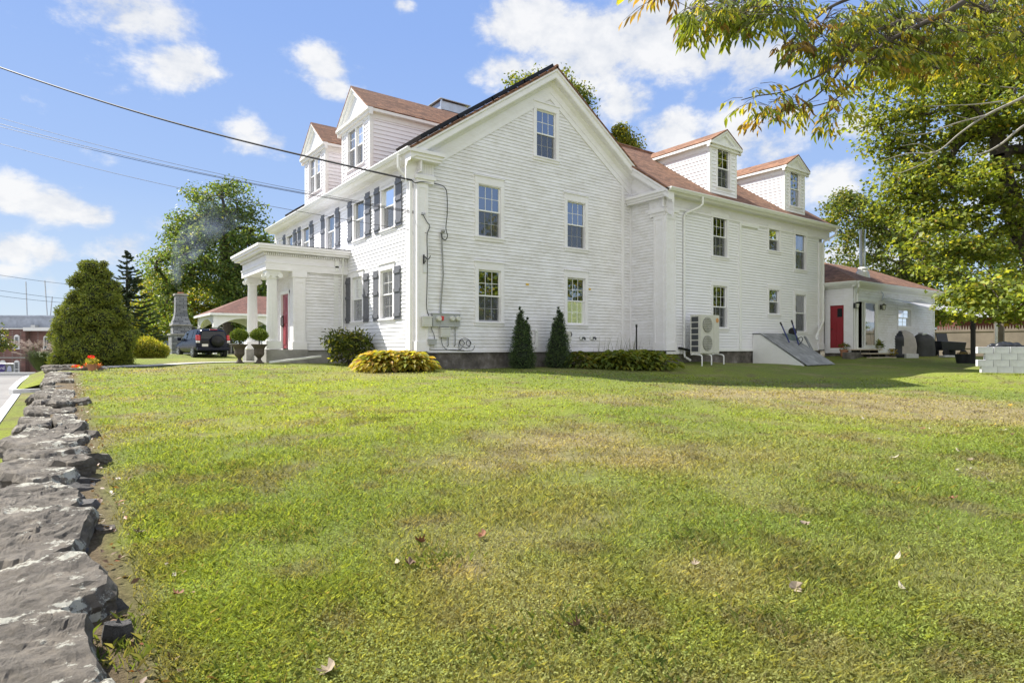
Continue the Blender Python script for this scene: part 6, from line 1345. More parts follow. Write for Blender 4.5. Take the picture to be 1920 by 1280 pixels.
# ---------------------------------------------------------------- front left: urns, pots, path
def urn(px, lab):
    q = at(px, 678.5, 20.9); zg = gz(q.x, q.y); t = thing('urn_planter', lab, 'urn planter', (q.x, q.y, zg), 'urn planters before the portico'); k = .66
    m = MB(); m.box(q.x - .13, q.x + .13, q.y - .13, q.y + .13, zg - .02, zg + .04); m.lathe((q.x, q.y, zg), [(.12, .04), (.10, .07), (.06, .13), (.06, .17), (.10, .22), (.15, .27), (.17, .33), (.165, .40), (.17, .50), (.22, .58), (.265, .63), (.27, .655), (.23, .655), (.20, .60)], 28, .03); m.build('urn', 'urn', t)
    m = MB(); m.tube([(q.x, q.y, zg + .58), (q.x + .01, q.y, zg + .82)], .02, 6); m.build('stem', 'bark', t)
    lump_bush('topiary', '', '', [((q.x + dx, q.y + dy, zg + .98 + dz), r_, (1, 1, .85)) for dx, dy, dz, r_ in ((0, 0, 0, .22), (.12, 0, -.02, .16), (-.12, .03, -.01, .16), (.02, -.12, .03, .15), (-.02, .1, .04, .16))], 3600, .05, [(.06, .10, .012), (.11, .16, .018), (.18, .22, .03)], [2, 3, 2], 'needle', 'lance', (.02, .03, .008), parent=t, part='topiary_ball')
urn(449, 'left stone urn with a clipped ball topiary, nearer the parked car'); urn(486, 'right stone urn with a clipped ball topiary, against the portico step')
m = MB(); k = 16
xs_ = np.linspace(-9.2, -2.9, k)
for a_, b_ in zip(xs_[:-1], xs_[1:]): m.add([(a_ + .01, 6.5, gz(a_, 6.5) + .035), (b_ - .01, 6.5, gz(b_, 6.5) + .035), (b_ - .01, 8.1, gz(b_, 8.1) + .035), (a_ + .01, 8.1, gz(a_, 8.1) + .035)], [(0, 1, 2, 3)])
tag(m.build('path', simple('pale_concrete_path', (.40, .39, .36), .9, bmp=.3)), 'pale concrete walk to the portico', None, None, 'structure')
a = at(505, 677, 20.6); b = at(602, 664, 21.6); m = MB(); a.z = gz(a.x, a.y) + .05; b.z = gz(b.x, b.y) + .28; m.cbox((a + b) / 2, (b - a).length, .10, .07, (b - a).to_track_quat('X', 'Z').to_matrix()); tag(m.build('downspout_extension', 'gutter', bevel=.01), 'long white downspout extension lying along the portico base', 'downspout')
q = at(172.5, 695, 18.3); zg = gz(q.x, q.y); t = pot('flower_pot', 'terracotta pot of red geraniums at the end of the stone wall', q.x, q.y, zg, .125, .20, M['terracotta'], 0, 220, .07, [(.14, .19, .03), (.24, .24, .05), (.34, .30, .06)], .17, None, .7)
u = unit(40); leaf_mesh('petal', np.array([q.x - .02, q.y, zg + .42]) + u * np.array([.09, .09, .04]), u, RNG.uniform(.04, .07, 40), palette(40, [(.60, .01, .03), (.5, .02, .02)]), 'leaf', 'kite', t)
for px, s_, lab in ((160.5, .07, 'tiny red-flowered pot left of the geranium pot'), (185.5, .075, 'small red clay pot right of the geranium pot')):
    q = at(px, 694, 18.6); pot('flower_pot', lab, q.x, q.y, gz(q.x, q.y), s_, .11, M['terracotta'], 0, 60, .05, [(.5, .05, .03), (.16, .18, .03)], .08)
q = at(144, 690, 18.9); u = unit(60); t = thing('red_flowers', 'low red flowers in the stone-edged bed by the wall end', 'flowers', (q.x, q.y, gz(q.x, q.y))); leaf_mesh('petal', np.array([q.x, q.y, gz(q.x, q.y) + .08]) + u * np.array([.16, .12, .05]), u, RNG.uniform(.04, .07, 60), palette(60, [(.5, .06, .02), (.5, .02, .02), (.14, .18, .03)]), 'leaf', 'kite', t)
for i, (px, py, d_, lx, ly, r0, lab) in enumerate([(112, 688, 18.9, .85, .5, .2, 'big flat stone capping the end of the wall, by the flower bed'), (140, 691.5, 18.5, .75, .22, -.45, 'long thin edging stone of the flower bed, left one'), (158, 693, 18.4, .5, .2, -.45, 'short thin edging stone next to the flower pot'), (100, 693, 18.4, .45, .4, .1, 'pale layered stone stack by the bank at the wall end'), (195, 693, 18.6, .3, .16, -.5, 'small dark edging stone right of the flower pots')]):
    q = at(px, py, d_); m2 = slab_stone(q.x, q.y, lx, ly, .12, gz(q.x, q.y) + (.14 if i == 0 else .07), 950 + i, r0, 24, 5); tag(m2.build('edging_stone', 'capstone'), lab, 'stone', 'stones round the flower bed')

# ---------------------------------------------------------------- car
cq = at(367, 671, 34.0); cz = .56; CT = Matrix.Translation((cq.x + .9, cq.y, cz)) @ Matrix.Rotation(R(98), 4, 'Z')
car = thing('parked_car', 'dark navy small SUV with a round spare wheel cover on its tailgate', 'car', (cq.x + .9, cq.y + 2.1, cz))
SEC = [(-.02, .42, .72, 1.06, 1.50, .80, .84, .82, .60), (.05, .36, .72, 1.06, 1.60, .86, .89, .86, .64), (.30, .30, .72, 1.06, 1.66, .88, .91, .875, .67), (1.0, .28, .70, 1.05, 1.69, .88, .91, .875, .685), (1.9, .28, .70, 1.03, 1.68, .88, .91, .87, .68), (2.45, .28, .70, 1.01, 1.58, .88, .91, .865, .66), (3.05, .28, .70, .99, 1.10, .88, .91, .85, .70), (3.3, .28, .70, .96, .99, .88, .91, .83, .60), (3.9, .30, .68, .88, .92, .86, .89, .78, .52), (4.15, .34, .60, .76, .80, .78, .82, .70, .45), (4.2, .40, .58, .70, .73, .72, .76, .62, .4)]
m = MB(CT); secs = []
for (x_, zb_, zm, zbl, zr_, wl, wm, wb, wr) in SEC:
    half = [(wl * .85, zb_), (wl, zb_ + .08), (wm, zm), (wb, zbl), (wr + .03, zr_ - .07), (wr * .85, zr_), (wr * .4, zr_ + .015)]
    secs.append([(x_, y_, z_) for (y_, z_) in half] + [(x_, -y_, z_) for (y_, z_) in reversed(half)])
m.sweep(secs, None, True, True); body = m.build('body', 'carpaint', car, smooth=True); body.modifiers.new('sub', 'SUBSURF').levels = 1; body.modifiers['sub'].render_levels = 2
m = MB(CT); m.poly([(-.055, .70, 1.10), (-.055, -.70, 1.10), (.0, -.58, 1.50), (.0, .58, 1.50)]); m.build('rear_window', 'carglass', car)
for s_ in (1, -1):
    def sp(x_, f_):   # a point on the cabin side, f_ from belt to roof
        for a_, b_ in zip(SEC[:-1], SEC[1:]):
            if a_[0] <= x_ <= b_[0]: tt = (x_ - a_[0]) / (b_[0] - a_[0]); zbl = a_[3] + (b_[3] - a_[3]) * tt; zr_ = a_[4] + (b_[4] - a_[4]) * tt; wb = a_[7] + (b_[7] - a_[7]) * tt; wr = a_[8] + (b_[8] - a_[8]) * tt
        return (x_, s_ * (wb + (wr - wb) * f_ + .012), zbl + (zr_ - zbl) * f_)
    for (xa, xb, xc_, xd) in ((.30, .85, .90, .42), (.92, 1.75, 1.75, .97), (1.82, 2.85, 2.35, 1.82)):
        m = MB(CT); m.poly([sp(xa, .04), sp(xb, .04), sp(xc_, .84), sp(xd, .84)]); m.build('side_window', 'carglass', car)
    m = MB(CT); m.box(-.06, .16, s_ * .70 if s_ > 0 else -.90, .90 if s_ > 0 else -.70, 1.0, 1.30); tl = m.build('tail_light', 'redlens', car, bevel=.03); m = MB(CT); m.box(-.065, .12, s_ * .72 if s_ > 0 else -.895, .895 if s_ > 0 else -.72, .86, .99); m.build('reversing_lens', 'clearlens', tl, bevel=.02)
    m = MB(CT); m.box(2.62, 2.80, s_ * .92 if s_ > 0 else -1.12, 1.12 if s_ > 0 else -.92, 1.00, 1.18); m.tube([(2.74, s_ * .84, 1.02), (2.72, s_ * .98, 1.05)], .03, 5); m.build('mirror', 'carpaint', car, bevel=.04)
    m = MB(CT); m.tube(smooth([(.25, s_ * .60, 1.66), (.35, s_ * .60, 1.73), (1.2, s_ * .61, 1.76), (2.1, s_ * .60, 1.72), (2.2, s_ * .60, 1.66)], 4), .022, 6); m.build('roof_rail', 'solarframe', car)
    for x_ in (.72, 3.35):
        m = MB(CT @ Matrix.Translation((x_, s_ * .80, .34)) @ Matrix.Rotation(R(90), 4, 'X')); m.lathe((0, 0, -.11), [(.20, 0), (.31, 0), (.34, .03), (.34, .19), (.31, .22), (.20, .22)], 24); wh = m.build('wheel', 'tyre', car)
        m = MB(CT @ Matrix.Translation((x_, s_ * .80, .34)) @ Matrix.Rotation(R(90), 4, 'X')); m.lathe((0, 0, -.115), [(.03, .0), (.20, .02), (.205, .0), (.215, .0), (.215, .23), (.205, .23), (.20, .21), (.03, .23)], 20)
        for k in range(5): a_ = 2 * math.pi * k / 5; m.cbox((.11 * math.cos(a_), .11 * math.sin(a_), 0), .2, .045, .245, Matrix.Rotation(a_, 3, 'Z'))
        m.build('rim', 'metal', wh)
m = MB(CT @ Matrix.Translation((-.06, -.18, .98)) @ Matrix.Rotation(R(-90), 4, 'Y')); m.lathe((0, 0, 0), [(.35, -.02), (.36, .10), (.34, .16), (.28, .19), (.10, .20), (.0, .20)], 32); m.build('spare_wheel_cover', 'solarframe', car, smooth=True)
m = MB(CT); m.box(-.10, .1, -.86, .86, .42, .62); m.build('bumper', 'carpaint', car, bevel=.04)
m = MB(CT); m.box(-.075, -.05, .30, .62, .66, .80); m.build('number_plate', 'plate', car)
m = MB(CT); m.box(-.06, -.03, .24, .66, .83, .98); m.build('plate_recess', 'solarframe', car); m = MB(CT); m.box(-.02, .03, -.2, .2, 1.60, 1.63); m.build('brake_light', 'redlens', car)

# ---------------------------------------------------------------- gazebo
g0 = at(403, 660, 40.0); GX0, GY0 = g0.x, g0.y; GLX, GLY, GZ, GE = 7.2, 5.5, .6, 3.42; gaz = thing('gazebo', 'white arched gazebo with a hipped red-brown shingle roof', 'gazebo', (GX0 + GLX / 2, GY0 + GLY / 2, GZ))
for x_ in (0, GLX / 2, GLX):
    for y_ in (0, GLY): m = MB(); m.box(GX0 + x_ - .11, GX0 + x_ + .11, GY0 + y_ - .11, GY0 + y_ + .11, .4, GE - .1); m.box(GX0 + x_ - .15, GX0 + x_ + .15, GY0 + y_ - .15, GY0 + y_ + .15, GE - .95, GE - .87); m.build('post', 'trim_clean', gaz)
def arch(P0, P1, nrm):
    m = MB(); k = 14; n = Vector(nrm) * .07; top = GE - .02; pts = []
    for i in range(k + 1): u = i / k; pts.append((P0.lerp(P1, .03 + .94 * u), GE - .95 + .62 * (1 - abs(2 * u - 1) ** 2.3)))
    vs = []
    for p, z_ in pts: vs += [Vector((p.x, p.y, z_)) - n, Vector((p.x, p.y, top)) - n, Vector((p.x, p.y, z_)) + n, Vector((p.x, p.y, top)) + n]
    fs = []
    for i in range(k): a_ = 4 * i; b_ = a_ + 4; fs += [(a_, b_, b_ + 1, a_ + 1), (a_ + 2, a_ + 3, b_ + 3, b_ + 2), (a_, a_ + 2, b_ + 2, b_)]
    m.add(vs, fs); m.build('arched_brace', 'trim_clean', gaz)
for i in range(2):
    for y_ in (0, GLY): arch(Vector((GX0 + GLX / 2 * i, GY0 + y_, 0)), Vector((GX0 + GLX / 2 * (i + 1), GY0 + y_, 0)), (0, 1, 0))
for x_ in (0, GLX): arch(Vector((GX0 + x_, GY0, 0)), Vector((GX0 + x_, GY0 + GLY, 0)), (1, 0, 0))
o_ = .35; a = Vector((GX0 - o_, GY0 - o_, GE)); b = Vector((GX0 + GLX + o_, GY0 - o_, GE)); c_ = Vector((GX0 + GLX + o_, GY0 + GLY + o_, GE)); d_ = Vector((GX0 - o_, GY0 + GLY + o_, GE)); r0 = Vector((GX0 + GLY / 2, GY0 + GLY / 2, GE + 1.45)); r1 = Vector((GX0 + GLX - GLY / 2, GY0 + GLY / 2, GE + 1.45))
m = MB(); m.poly([a, b, r1, r0]); m.poly([c_, d_, r0, r1]); m.mi = 1; m.poly([d_, a, r0]); m.poly([b, c_, r1]); m.build('roof', ['shingle_dx', 'shingle_dy'], gaz)
m = MB(); m.box(a.x, b.x, a.y, a.y + .03, GE - .15, GE - .004); m.box(a.x, a.x + .03, a.y + .03, d_.y, GE - .15, GE - .004); m.box(b.x - .03, b.x, a.y + .03, d_.y, GE - .15, GE - .004); m.box(a.x + .03, b.x - .03, a.y + .03, d_.y - .03, GE - .06, GE - .03); m.build('fascia', 'trim_clean', gaz)
m = MB()
for x_ in np.arange(.3, GLX - .2, .22): m.box(GX0 + x_, GX0 + x_ + .05, GY0 - .03, GY0 + .03, .72, 1.35)
m.box(GX0 + .12, GX0 + GLX - .12, GY0 - .05, GY0 + .05, 1.35, 1.43); m.box(GX0 + .12, GX0 + GLX - .12, GY0 - .05, GY0 + .05, .64, .72); m.build('balustrade', 'concrete', gaz)
# ---------------------------------------------------------------- outdoor chimney with smoke
fq = at(322, 664, 38.5); fz = .72; fp = thing('outdoor_fireplace', 'tall grey ledge-stone outdoor chimney smoking beside the parked car', 'outdoor fireplace', (fq.x + .6, fq.y + .6, fz))
m = MB(); m.box(fq.x, fq.x + 1.25, fq.y, fq.y + 1.5, .3, 1.95); m.box(fq.x + .10, fq.x + 1.15, fq.y + .2, fq.y + 1.3, 2.03, 2.55); m.build('hearth', 'ledge', fp)
for b_ in ((-.08, 1.33, -.08, 1.58, 1.95, 2.03), (.03, 1.22, .12, 1.38, 2.55, 2.63), (.22, 1.0, .42, 1.20, 4.50, 4.62)):
    m = MB(); m.box(fq.x + b_[0], fq.x + b_[1], fq.y + b_[2], fq.y + b_[3], b_[4], b_[5]); m.build('stone_ledge', 'concrete', fp)
m = MB(); secs = []
for z_, e_ in ((2.63, .20), (2.8, .16), (3.05, .08), (3.35, .02), (3.7, 0), (4.50, 0)): secs.append([(fq.x + .28 - e_, fq.y + .48 - e_, z_), (fq.x + .94 + e_, fq.y + .48 - e_, z_), (fq.x + .94 + e_, fq.y + 1.14 + e_, z_), (fq.x + .28 - e_, fq.y + 1.14 + e_, z_)])
m.sweep(secs, None, True, True); m.build('stack', 'ledge', fp); m = MB(); m.tube([(fq.x + .61, fq.y + .8, 4.62), (fq.x + .61, fq.y + .8, 4.72)], .2, 10); m.build('flue_tile', 'terracotta', fp)
def mat_smoke():
    mt_ = bpy.data.materials.new('blue_wood_smoke'); mt_.use_nodes = True; t_ = mt_.node_tree; t_.nodes.remove(t_.nodes['Principled BSDF']); v_ = nn(t_, 'ShaderNodeVolumePrincipled'); v_.inputs['Color'].default_value = (.62, .74, 1.0, 1); v_.inputs['Anisotropy'].default_value = .2
    n_1 = noise(t_, .75, 5, .65); r_ = nn(t_, 'ShaderNodeMapRange'); t_.links.new(n_1, r_.inputs[0]); r_.inputs[1].default_value = .42; r_.inputs[2].default_value = .78; r_.inputs[3].default_value = .0; r_.inputs[4].default_value = .24
    tc_ = nn(t_, 'ShaderNodeTexCoord'); sp_ = nn(t_, 'ShaderNodeSeparateXYZ'); t_.links.new(tc_.outputs['Object'], sp_.inputs[0]); fd = nn(t_, 'ShaderNodeMapRange'); t_.links.new(sp_.outputs['Z'], fd.inputs[0]); fd.inputs[1].default_value = 0; fd.inputs[2].default_value = 6.5; fd.inputs[3].default_value = 1.6; fd.inputs[4].default_value = .12
    mu_ = nn(t_, 'ShaderNodeMath', operation='MULTIPLY'); t_.links.new(r_.outputs[0], mu_.inputs[0]); t_.links.new(fd.outputs[0], mu_.inputs[1])
    t_.links.new(mu_.outputs[0], v_.inputs['Density']); t_.links.new(v_.outputs[0], t_.nodes['Material Output'].inputs['Volume']); return mt_
s0 = Vector((fq.x + .61, fq.y + .8, 4.78)); sm_pts = [s0, at(329, 520, 39.5), at(338, 490, 40), at(352, 465, 40.5), at(375, 435, 41), at(402, 405, 42), at(428, 385, 43)]
m = MB(); m.tube(smooth(sm_pts, 5), [.16 + 1.55 * (i / 30) ** 1.1 for i in range(31)], 14); sm = m.build('smoke', mat_smoke(), smooth=True); tag(sm, 'thin bluish smoke drifting from the outdoor chimney', 'smoke', None, 'stuff')

M['millpane'] = simple('dusty_dark_pane', (.06, .07, .08), .35)
# ---------------------------------------------------------------- brick mill across the lot
MD = 85.0; ORI = CAM + FWD * MD; TM = Matrix.Translation((ORI.x, ORI.y, 0)) @ Matrix(((RGT.x, FWD.x, 0, 0), (RGT.y, FWD.y, 0, 0), (0, 0, 1, 0), (0, 0, 0, 1)))
mx_ = lambda px: (px - 960) * MD / FPX
mz = lambda py: CAMZ + (650 - py) * MD / FPX
mill = thing('brick_mill', 'two-storey old red brick mill with arched white-framed windows across the lot', 'mill building', TM @ Vector((mx_(20), 0, mz(700))))
m = MB(TM); m.box(mx_(-260), mx_(47.5), 0, 14, mz(704), mz(617)); m.box(mx_(47.5), mx_(135), .8, 14, mz(704), mz(620)); m.build('wall', 'brick', mill)
m = MB(TM); m.box(mx_(-260), mx_(47.3), -.3, 14.2, mz(617), mz(615.2)); m.box(mx_(47.4), mx_(136), -.4, 14.2, mz(620.2), mz(614)); m.build('roof', 'gutter', mill); m = MB(TM); m.box(mx_(-260), mx_(47.4), -.06, .0, mz(671.5), mz(669)); m.build('stone_band', 'concrete', mill)
def mwin(px0, px1, py0, py1, y0):
    m = MB(TM); x0, x1, z0, z1 = mx_(px0), mx_(px1), mz(py1), mz(py0); f = .11; m.box(x0, x0 + f, y0 - .1, y0, z0, z1); m.box(x1 - f, x1, y0 - .1, y0, z0, z1); m.box(x0 - .1, x1 + .1, y0 - .16, y0, z0 - .12, z0); k = 8
    pts = [(x0 + (x1 - x0) * i / k, z1 + .22 * math.sin(math.pi * i / k)) for i in range(k + 1)]
    for (a_, b_) in zip(pts[:-1], pts[1:]): m.add([(a_[0], y0 - .1, z1 - .12), (b_[0], y0 - .1, z1 - .12), (b_[0], y0 - .1, b_[1]), (a_[0], y0 - .1, a_[1]), (a_[0], y0, z1 - .12), (b_[0], y0, z1 - .12), (b_[0], y0, b_[1]), (a_[0], y0, a_[1])], [(0, 1, 2, 3), (0, 4, 5, 1), (3, 2, 6, 7)])
    for i in range(1, 3): xx = x0 + (x1 - x0) * i / 3; m.box(xx - .012, xx + .012, y0 - .05, y0 - .02, z0, z1 - .1)
    for i in range(1, 5): zz_ = z0 + (z1 - z0) * i / 5; m.box(x0 + f, x1 - f, y0 - .049, y0 - .021, zz_ - .012, zz_ + .012)
    m.box(x0 + f, x1 - f, y0 - .06, y0 - .015, (z0 * .68 + z1 * .32) - .05, (z0 * .68 + z1 * .32) + .05)
    w_ = m.build('window', 'trim_clean', mill); m = MB(TM); m.quad((x0 + .02, y0 - .012, z0), (x1 - .02, y0 - .012, z0), (x1 - .02, y0 - .012, z1), (x0 + .02, y0 - .012, z1)); m.build('pane', 'millpane', w_)
for a_, b_ in ((27, 37), (-1, 10), (-30, -20)): mwin(a_, b_, 630, 653, 0)
mwin(74, 90, 631, 653, .8)
for a_, b_ in ((27, 37), (0, 11), (-30, -20)): mwin(a_, b_, 678, 699, 0)
m = MB(TM); zt_ = CAMZ + (650 - 594) * (MD + 16) / FPX; m.box(mx_(-400), mx_(160), 16, 40, mz(650), zt_); mb_ = thing('metal_warehouse', 'long grey ribbed metal warehouse rising behind the brick mill', 'warehouse', TM @ Vector((mx_(40), 16, mz(650)))); m.build('wall', 'corrugated', mb_); m = MB(TM); m.box(mx_(-401), mx_(161), 15.7, 40.3, zt_, zt_ + .25); m.build('roof_edge', 'corrugated', mb_); m = MB(TM); m.box(mx_(66) * 1.19, mx_(74) * 1.19, 15.2, 16, mz(607), mz(602)); m.build('wall_vent', 'greybox', mb_)
for (a_, b_, lab) in (((48.5, 528), (51, 594), 'leftmost thin radio mast on the warehouse roof'), ((84, 526), (89, 596), 'middle thin radio mast, leaning slightly, above the warehouse'), ((98, 556), (94, 596), 'short dark radio mast leaning towards the middle one')):
    m = MB(); m.tube([at(a_[0], a_[1], 108), at(b_[0], b_[1], 108)], .09, 5); tag(m.build('radio_mast', 'greybox'), lab, 'mast', 'masts above the warehouse')
# banner on a frame in front of the mill
bd_ = 80.0; bT = Matrix.Translation(CAM + FWD * bd_ - Vector((0, 0, CAMZ))) @ Matrix(((RGT.x, FWD.x, 0, 0), (RGT.y, FWD.y, 0, 0), (0, 0, 1, 0), (0, 0, 0, 1))); bx = lambda px: (px - 960) * bd_ / FPX; bz = lambda py: CAMZ + (650 - py) * bd_ / FPX
t = thing('banner', 'grey and purple banner with pale lettering hung before the brick mill', 'banner', bT @ Vector((bx(8), 0, bz(699)))); m = MB(bT); m.box(bx(-40), bx(25.5), 0, .03, bz(698), bz(682.5)); m.build('cloth', 'banner', t)
m = MB(bT); m.tube([(bx(2), -.012, bz(689.5)), (bx(2), 0, bz(689.5))], .62, 22); m.build('purple_disc', 'purple', t); m = MB(bT); m.poly([(bx(12.8), -.012, bz(696)), (bx(22), -.012, bz(696)), (bx(21.4), -.012, bz(689)), (bx(19), -.012, bz(685.5)), (bx(16), -.012, bz(685.5)), (bx(14), -.012, bz(689))]); m.build('lilac_print', 'lilac', t)
fc = bpy.data.curves.new('lettering', 'FONT'); fc.body = 'rd'; fc.size = .62; fc.extrude = .006; fo = bpy.data.objects.new('lettering', fc); fo.matrix_world = bT @ Matrix.Translation((bx(1.0), -.03, bz(692.5))) @ Matrix.Rotation(R(90), 4, 'X') @ Matrix.Shear('XY', 4, (.25, 0)) if False else bT @ Matrix.Translation((bx(1.0), -.03, bz(692.5))) @ Matrix.Rotation(R(90), 4, 'X')
dg_mesh = None
COL.objects.link(fo); bpy.context.view_layer.update(); me_ = bpy.data.meshes.new_from_object(fo.evaluated_get(bpy.context.evaluated_depsgraph_get())); mw = fo.matrix_world.copy(); bpy.data.objects.remove(fo)
m = MB(); m.add([mw @ v_.co for v_ in me_.vertices], [tuple(p.vertices) for p in me_.polygons]); m.build('lettering', 'letter', t)
m = MB(bT); m.tube([(bx(-60), -.1, bz(681.5)), (bx(27), -.1, bz(681.5)), (bx(27.3), -.1, bz(701))], .05, 6); m.build('pipe_frame', 'metal', t)
# street cables past the mill
for i, (a_, b_, lab) in enumerate((((-30, 511), (240, 541), 'highest faint wire crossing above the mill roof'), ((-30, 540), (240, 568), 'upper of the two dark wires low over the mill'), ((-30, 551), (240, 573), 'lower of the two dark wires low over the mill'))):
    p0 = at(a_[0], a_[1], 62); p1 = at(b_[0], b_[1], 70); wire('street_wire', [p0.lerp(p1, k / 12) - Vector((0, 0, .25 * math.sin(math.pi * k / 12))) for k in range(13)], .018, lab, 'wire', group='street wires by the mill')
# ---------------------------------------------------------------- service cables from the street pole to the house
def drop(p0, p1, sag, r, lab, tail=None):
    pts = [p0.lerp(p1, k / 28) - Vector((0, 0, sag * math.sin(math.pi * k / 28))) for k in range(29)]
    if tail: wire('service_cable', smooth([p1] + tail, 5), .014, 'black cable end looping down the gable siding to the weatherhead', 'cable', n=5)
    wire('service_cable', pts, r, lab, 'cable', n=6, group='overhead cables to the house')
drop(at(-120, 84, 22), PY(772, 338, -.16), .34, .028, 'thick black overhead power cable sweeping down to the house corner', [PY(779, 343, -.14), PY(792, 341, -.12), PY(822, 346, -.10), PY(834, 352, -.10), PY(838, 365, -.10), PY(838.5, 400, -.10), PY(836, 428, -.12), PY(839, 442, -.14), PY(835, 450, -.14), PY(829, 446, -.12), PY(827, 437, -.1)])
drop(at(-120, 186, 22), PY(794, 399.5, -.10), .30, .0065, 'highest of the three thin overhead wires reaching the corner pilaster')
drop(at(-120, 199, 22), PY(794, 401, -.10), .28, .009, 'middle wire of the thin overhead bundle reaching the corner pilaster')
drop(at(-120, 206, 22), PY(793, 403, -.10), .24, .008, 'lowest wire of the thin overhead bundle reaching the corner pilaster')
drop(at(-120, 236, 22), PY(800, 437, -.10), .30, .007, 'single lowest overhead wire reaching the pilaster below the bundle')
m = MB(); q = PY(794, 401, -.10); m.tube([(q.x - .03, -.08, q.z), (q.x + .03, -.16, q.z)], .03, 6); tag(m.build('cable_anchor', 'metal'), 'small metal anchor on the corner pilaster holding the thin wires', 'anchor')
# ---------------------------------------------------------------- hickory bough overhead (trunk just outside the frame on the right)
HK = [(.14, .185, .03), (.21, .26, .036), (.34, .34, .045), (.42, .34, .04), (.32, .21, .05), (.17, .11, .045)]
tb = CAM + RGT * 10.6 + FWD * 6.2; tz = gz(tb.x, tb.y); hick = thing('hickory_tree', 'overhanging tree with drooping narrow leaves turning yellow and brown across the top right', 'tree', (tb.x, tb.y, tz))
fork = Vector((tb.x, tb.y, 6.2)) ; m = MB(); m.tube([(tb.x, tb.y, tz - .1), (tb.x + .05, tb.y, 3), fork, fork + Vector((0, .2, 3))], [.34, .27, .22, .12], 12, False)
LIMB = {  # picture-measured bough lines (px, py, depth)
    'a': ([(1990, -130, 7.8), (1880, -50, 7.4), (1795, 12, 7.1), (1730, 45, 6.9), (1690, 65, 6.8), (1655, 85, 6.7), (1640, 108, 6.6), (1622, 118, 6.5)], .050, .014),
    'b': ([(1690, 40, 6.85), (1640, 60, 6.6), (1600, 92, 6.5), (1560, 128, 6.4), (1520, 150, 6.3), (1470, 172, 6.2), (1420, 180, 6.1), (1390, 188, 6.0)], .022, .004),
    'c': ([(1600, 95, 6.5), (1570, 140, 6.5), (1530, 180, 6.5), (1490, 203, 6.4), (1450, 212, 6.4), (1425, 215, 6.3)], .014, .003),
    'd': ([(1600, 150, 6.6), (1575, 180, 6.6), (1550, 193, 6.6), (1510, 200, 6.5), (1470, 190, 6.5), (1440, 192, 6.5)], .010, .003),
    'e': ([(1860, -90, 7.2), (1700, -40, 6.9), (1600, -5, 6.7), (1555, 15, 6.5), (1530, 35, 6.4), (1500, 62, 6.3), (1488, 73, 6.3), (1486, 84, 6.3), (1472, 86, 6.2)], .026, .004),
    'f': ([(1700, -40, 6.9), (1560, -75, 6.6), (1440, -40, 6.3), (1380, 0, 6.1), (1368, 30, 6.0), (1358, 50, 6.0)], .022, .004),
    'g': ([(1440, -40, 6.3), (1360, -50, 6.0), (1310, -10, 5.9), (1300, 20, 5.8)], .012, .003), 'h': ([(1380, -45, 6.0), (1290, -60, 5.5), (1240, -30, 5.2), (1218, -5, 5.1)], .010, .003),
    'i': ([(1560, 15, 6.5), (1545, 40, 6.5), (1528, 75, 6.5), (1522, 100, 6.5)], .008, .003), 'j': ([(1795, 12, 7.1), (1760, 70, 7.2), (1720, 110, 7.3), (1690, 150, 7.4)], .016, .004),
    'k': ([(1880, -50, 7.4), (1850, 40, 7.6), (1800, 90, 7.8), (1760, 130, 8.0)], .018, .004), 'l': ([(1990, -130, 7.8), (1960, 20, 7.8), (1900, 90, 8), (1840, 120, 8.2)], .02, .004), 'n': ([(1590, 140, 6.6), (1580, 185, 6.6), (1563, 215, 6.6), (1540, 240, 6.6)], .006, .002)}
twig = []
for k_, (pts, r0, r1) in LIMB.items():
    P = [at(*p) for p in pts]; P = ([fork] if pts[0][0] >= 1985 else []) + P; S_ = smooth(P, 5); n_ = len(S_); m.tube(S_, [r0 + (r1 - r0) * (i / (n_ - 1)) ** .8 for i in range(n_)], 7, False)
    n0 = int(n_ * (.45 if k_ in 'ae' else .30)); twig += [(S_[i], k_) for i in range(n0, n_)]
P_, N_, D_, Z_, C_l = [], [], [], [], []; rh = np.random.default_rng(41)
def spray(o, n, cfun, spread=.22, ln=.10):
    """Compound leaves: a drooping stalk with paired narrow leaflets."""
    a = rh.uniform(0, 6.28); stalk = Vector((math.cos(a), math.sin(a), rh.uniform(-.7, -.1))).normalized() * rh.uniform(.16, .30); e = o + stalk; m.tube([o, o + stalk * .5 + Vector((0, 0, .02)), e], [.0035, .0025, .0015], 3, False)
    col = cfun()
    for k in range(n):
        t = .35 + .65 * k / max(1, n - 1); p = o + stalk * t; sd = Vector((-math.sin(a), math.cos(a), 0)) * (1 if k % 2 else -1); dr = (sd * .7 + stalk.normalized() * .8 + Vector((0, 0, -rh.uniform(.5, 1.3)))).normalized(); l_ = ln * rh.uniform(.7, 1.25)
        P_.append(p + dr * l_ * .55); N_.append((rh.normal(0, .6), rh.normal(0, .6), 1)); D_.append(dr); Z_.append(l_); C_l.append(np.clip(np.array(col) * rh.uniform(.75, 1.25), 0, 1))
def mix(w): return lambda: HK[rh.choice(len(HK), p=np.array(w) / sum(w))]
for (o, k_) in twig:
    w = {'b': (3, 2, 2, 2, 2, 2), 'c': (3, 2, 2, 2, 2, 2), 'd': (2, 2, 2, 3, 2, 2), 'f': (5, 3, 1, .3, .2, .2), 'g': (5, 3, 1, .4, .3, .2), 'h': (.5, .5, 1, 2, 4, 2), 'e': (2, 1, 1, 1, 2, 3)}.get(k_, (7, 6, 4, 1.2, .4, .2))
    for q in range(2 if k_ in 'bcdfgeh' else 3):
        if rh.random() < .5: spray(o + Vector(rh.normal(0, .05, 3)), rh.integers(4, 8), mix(w))
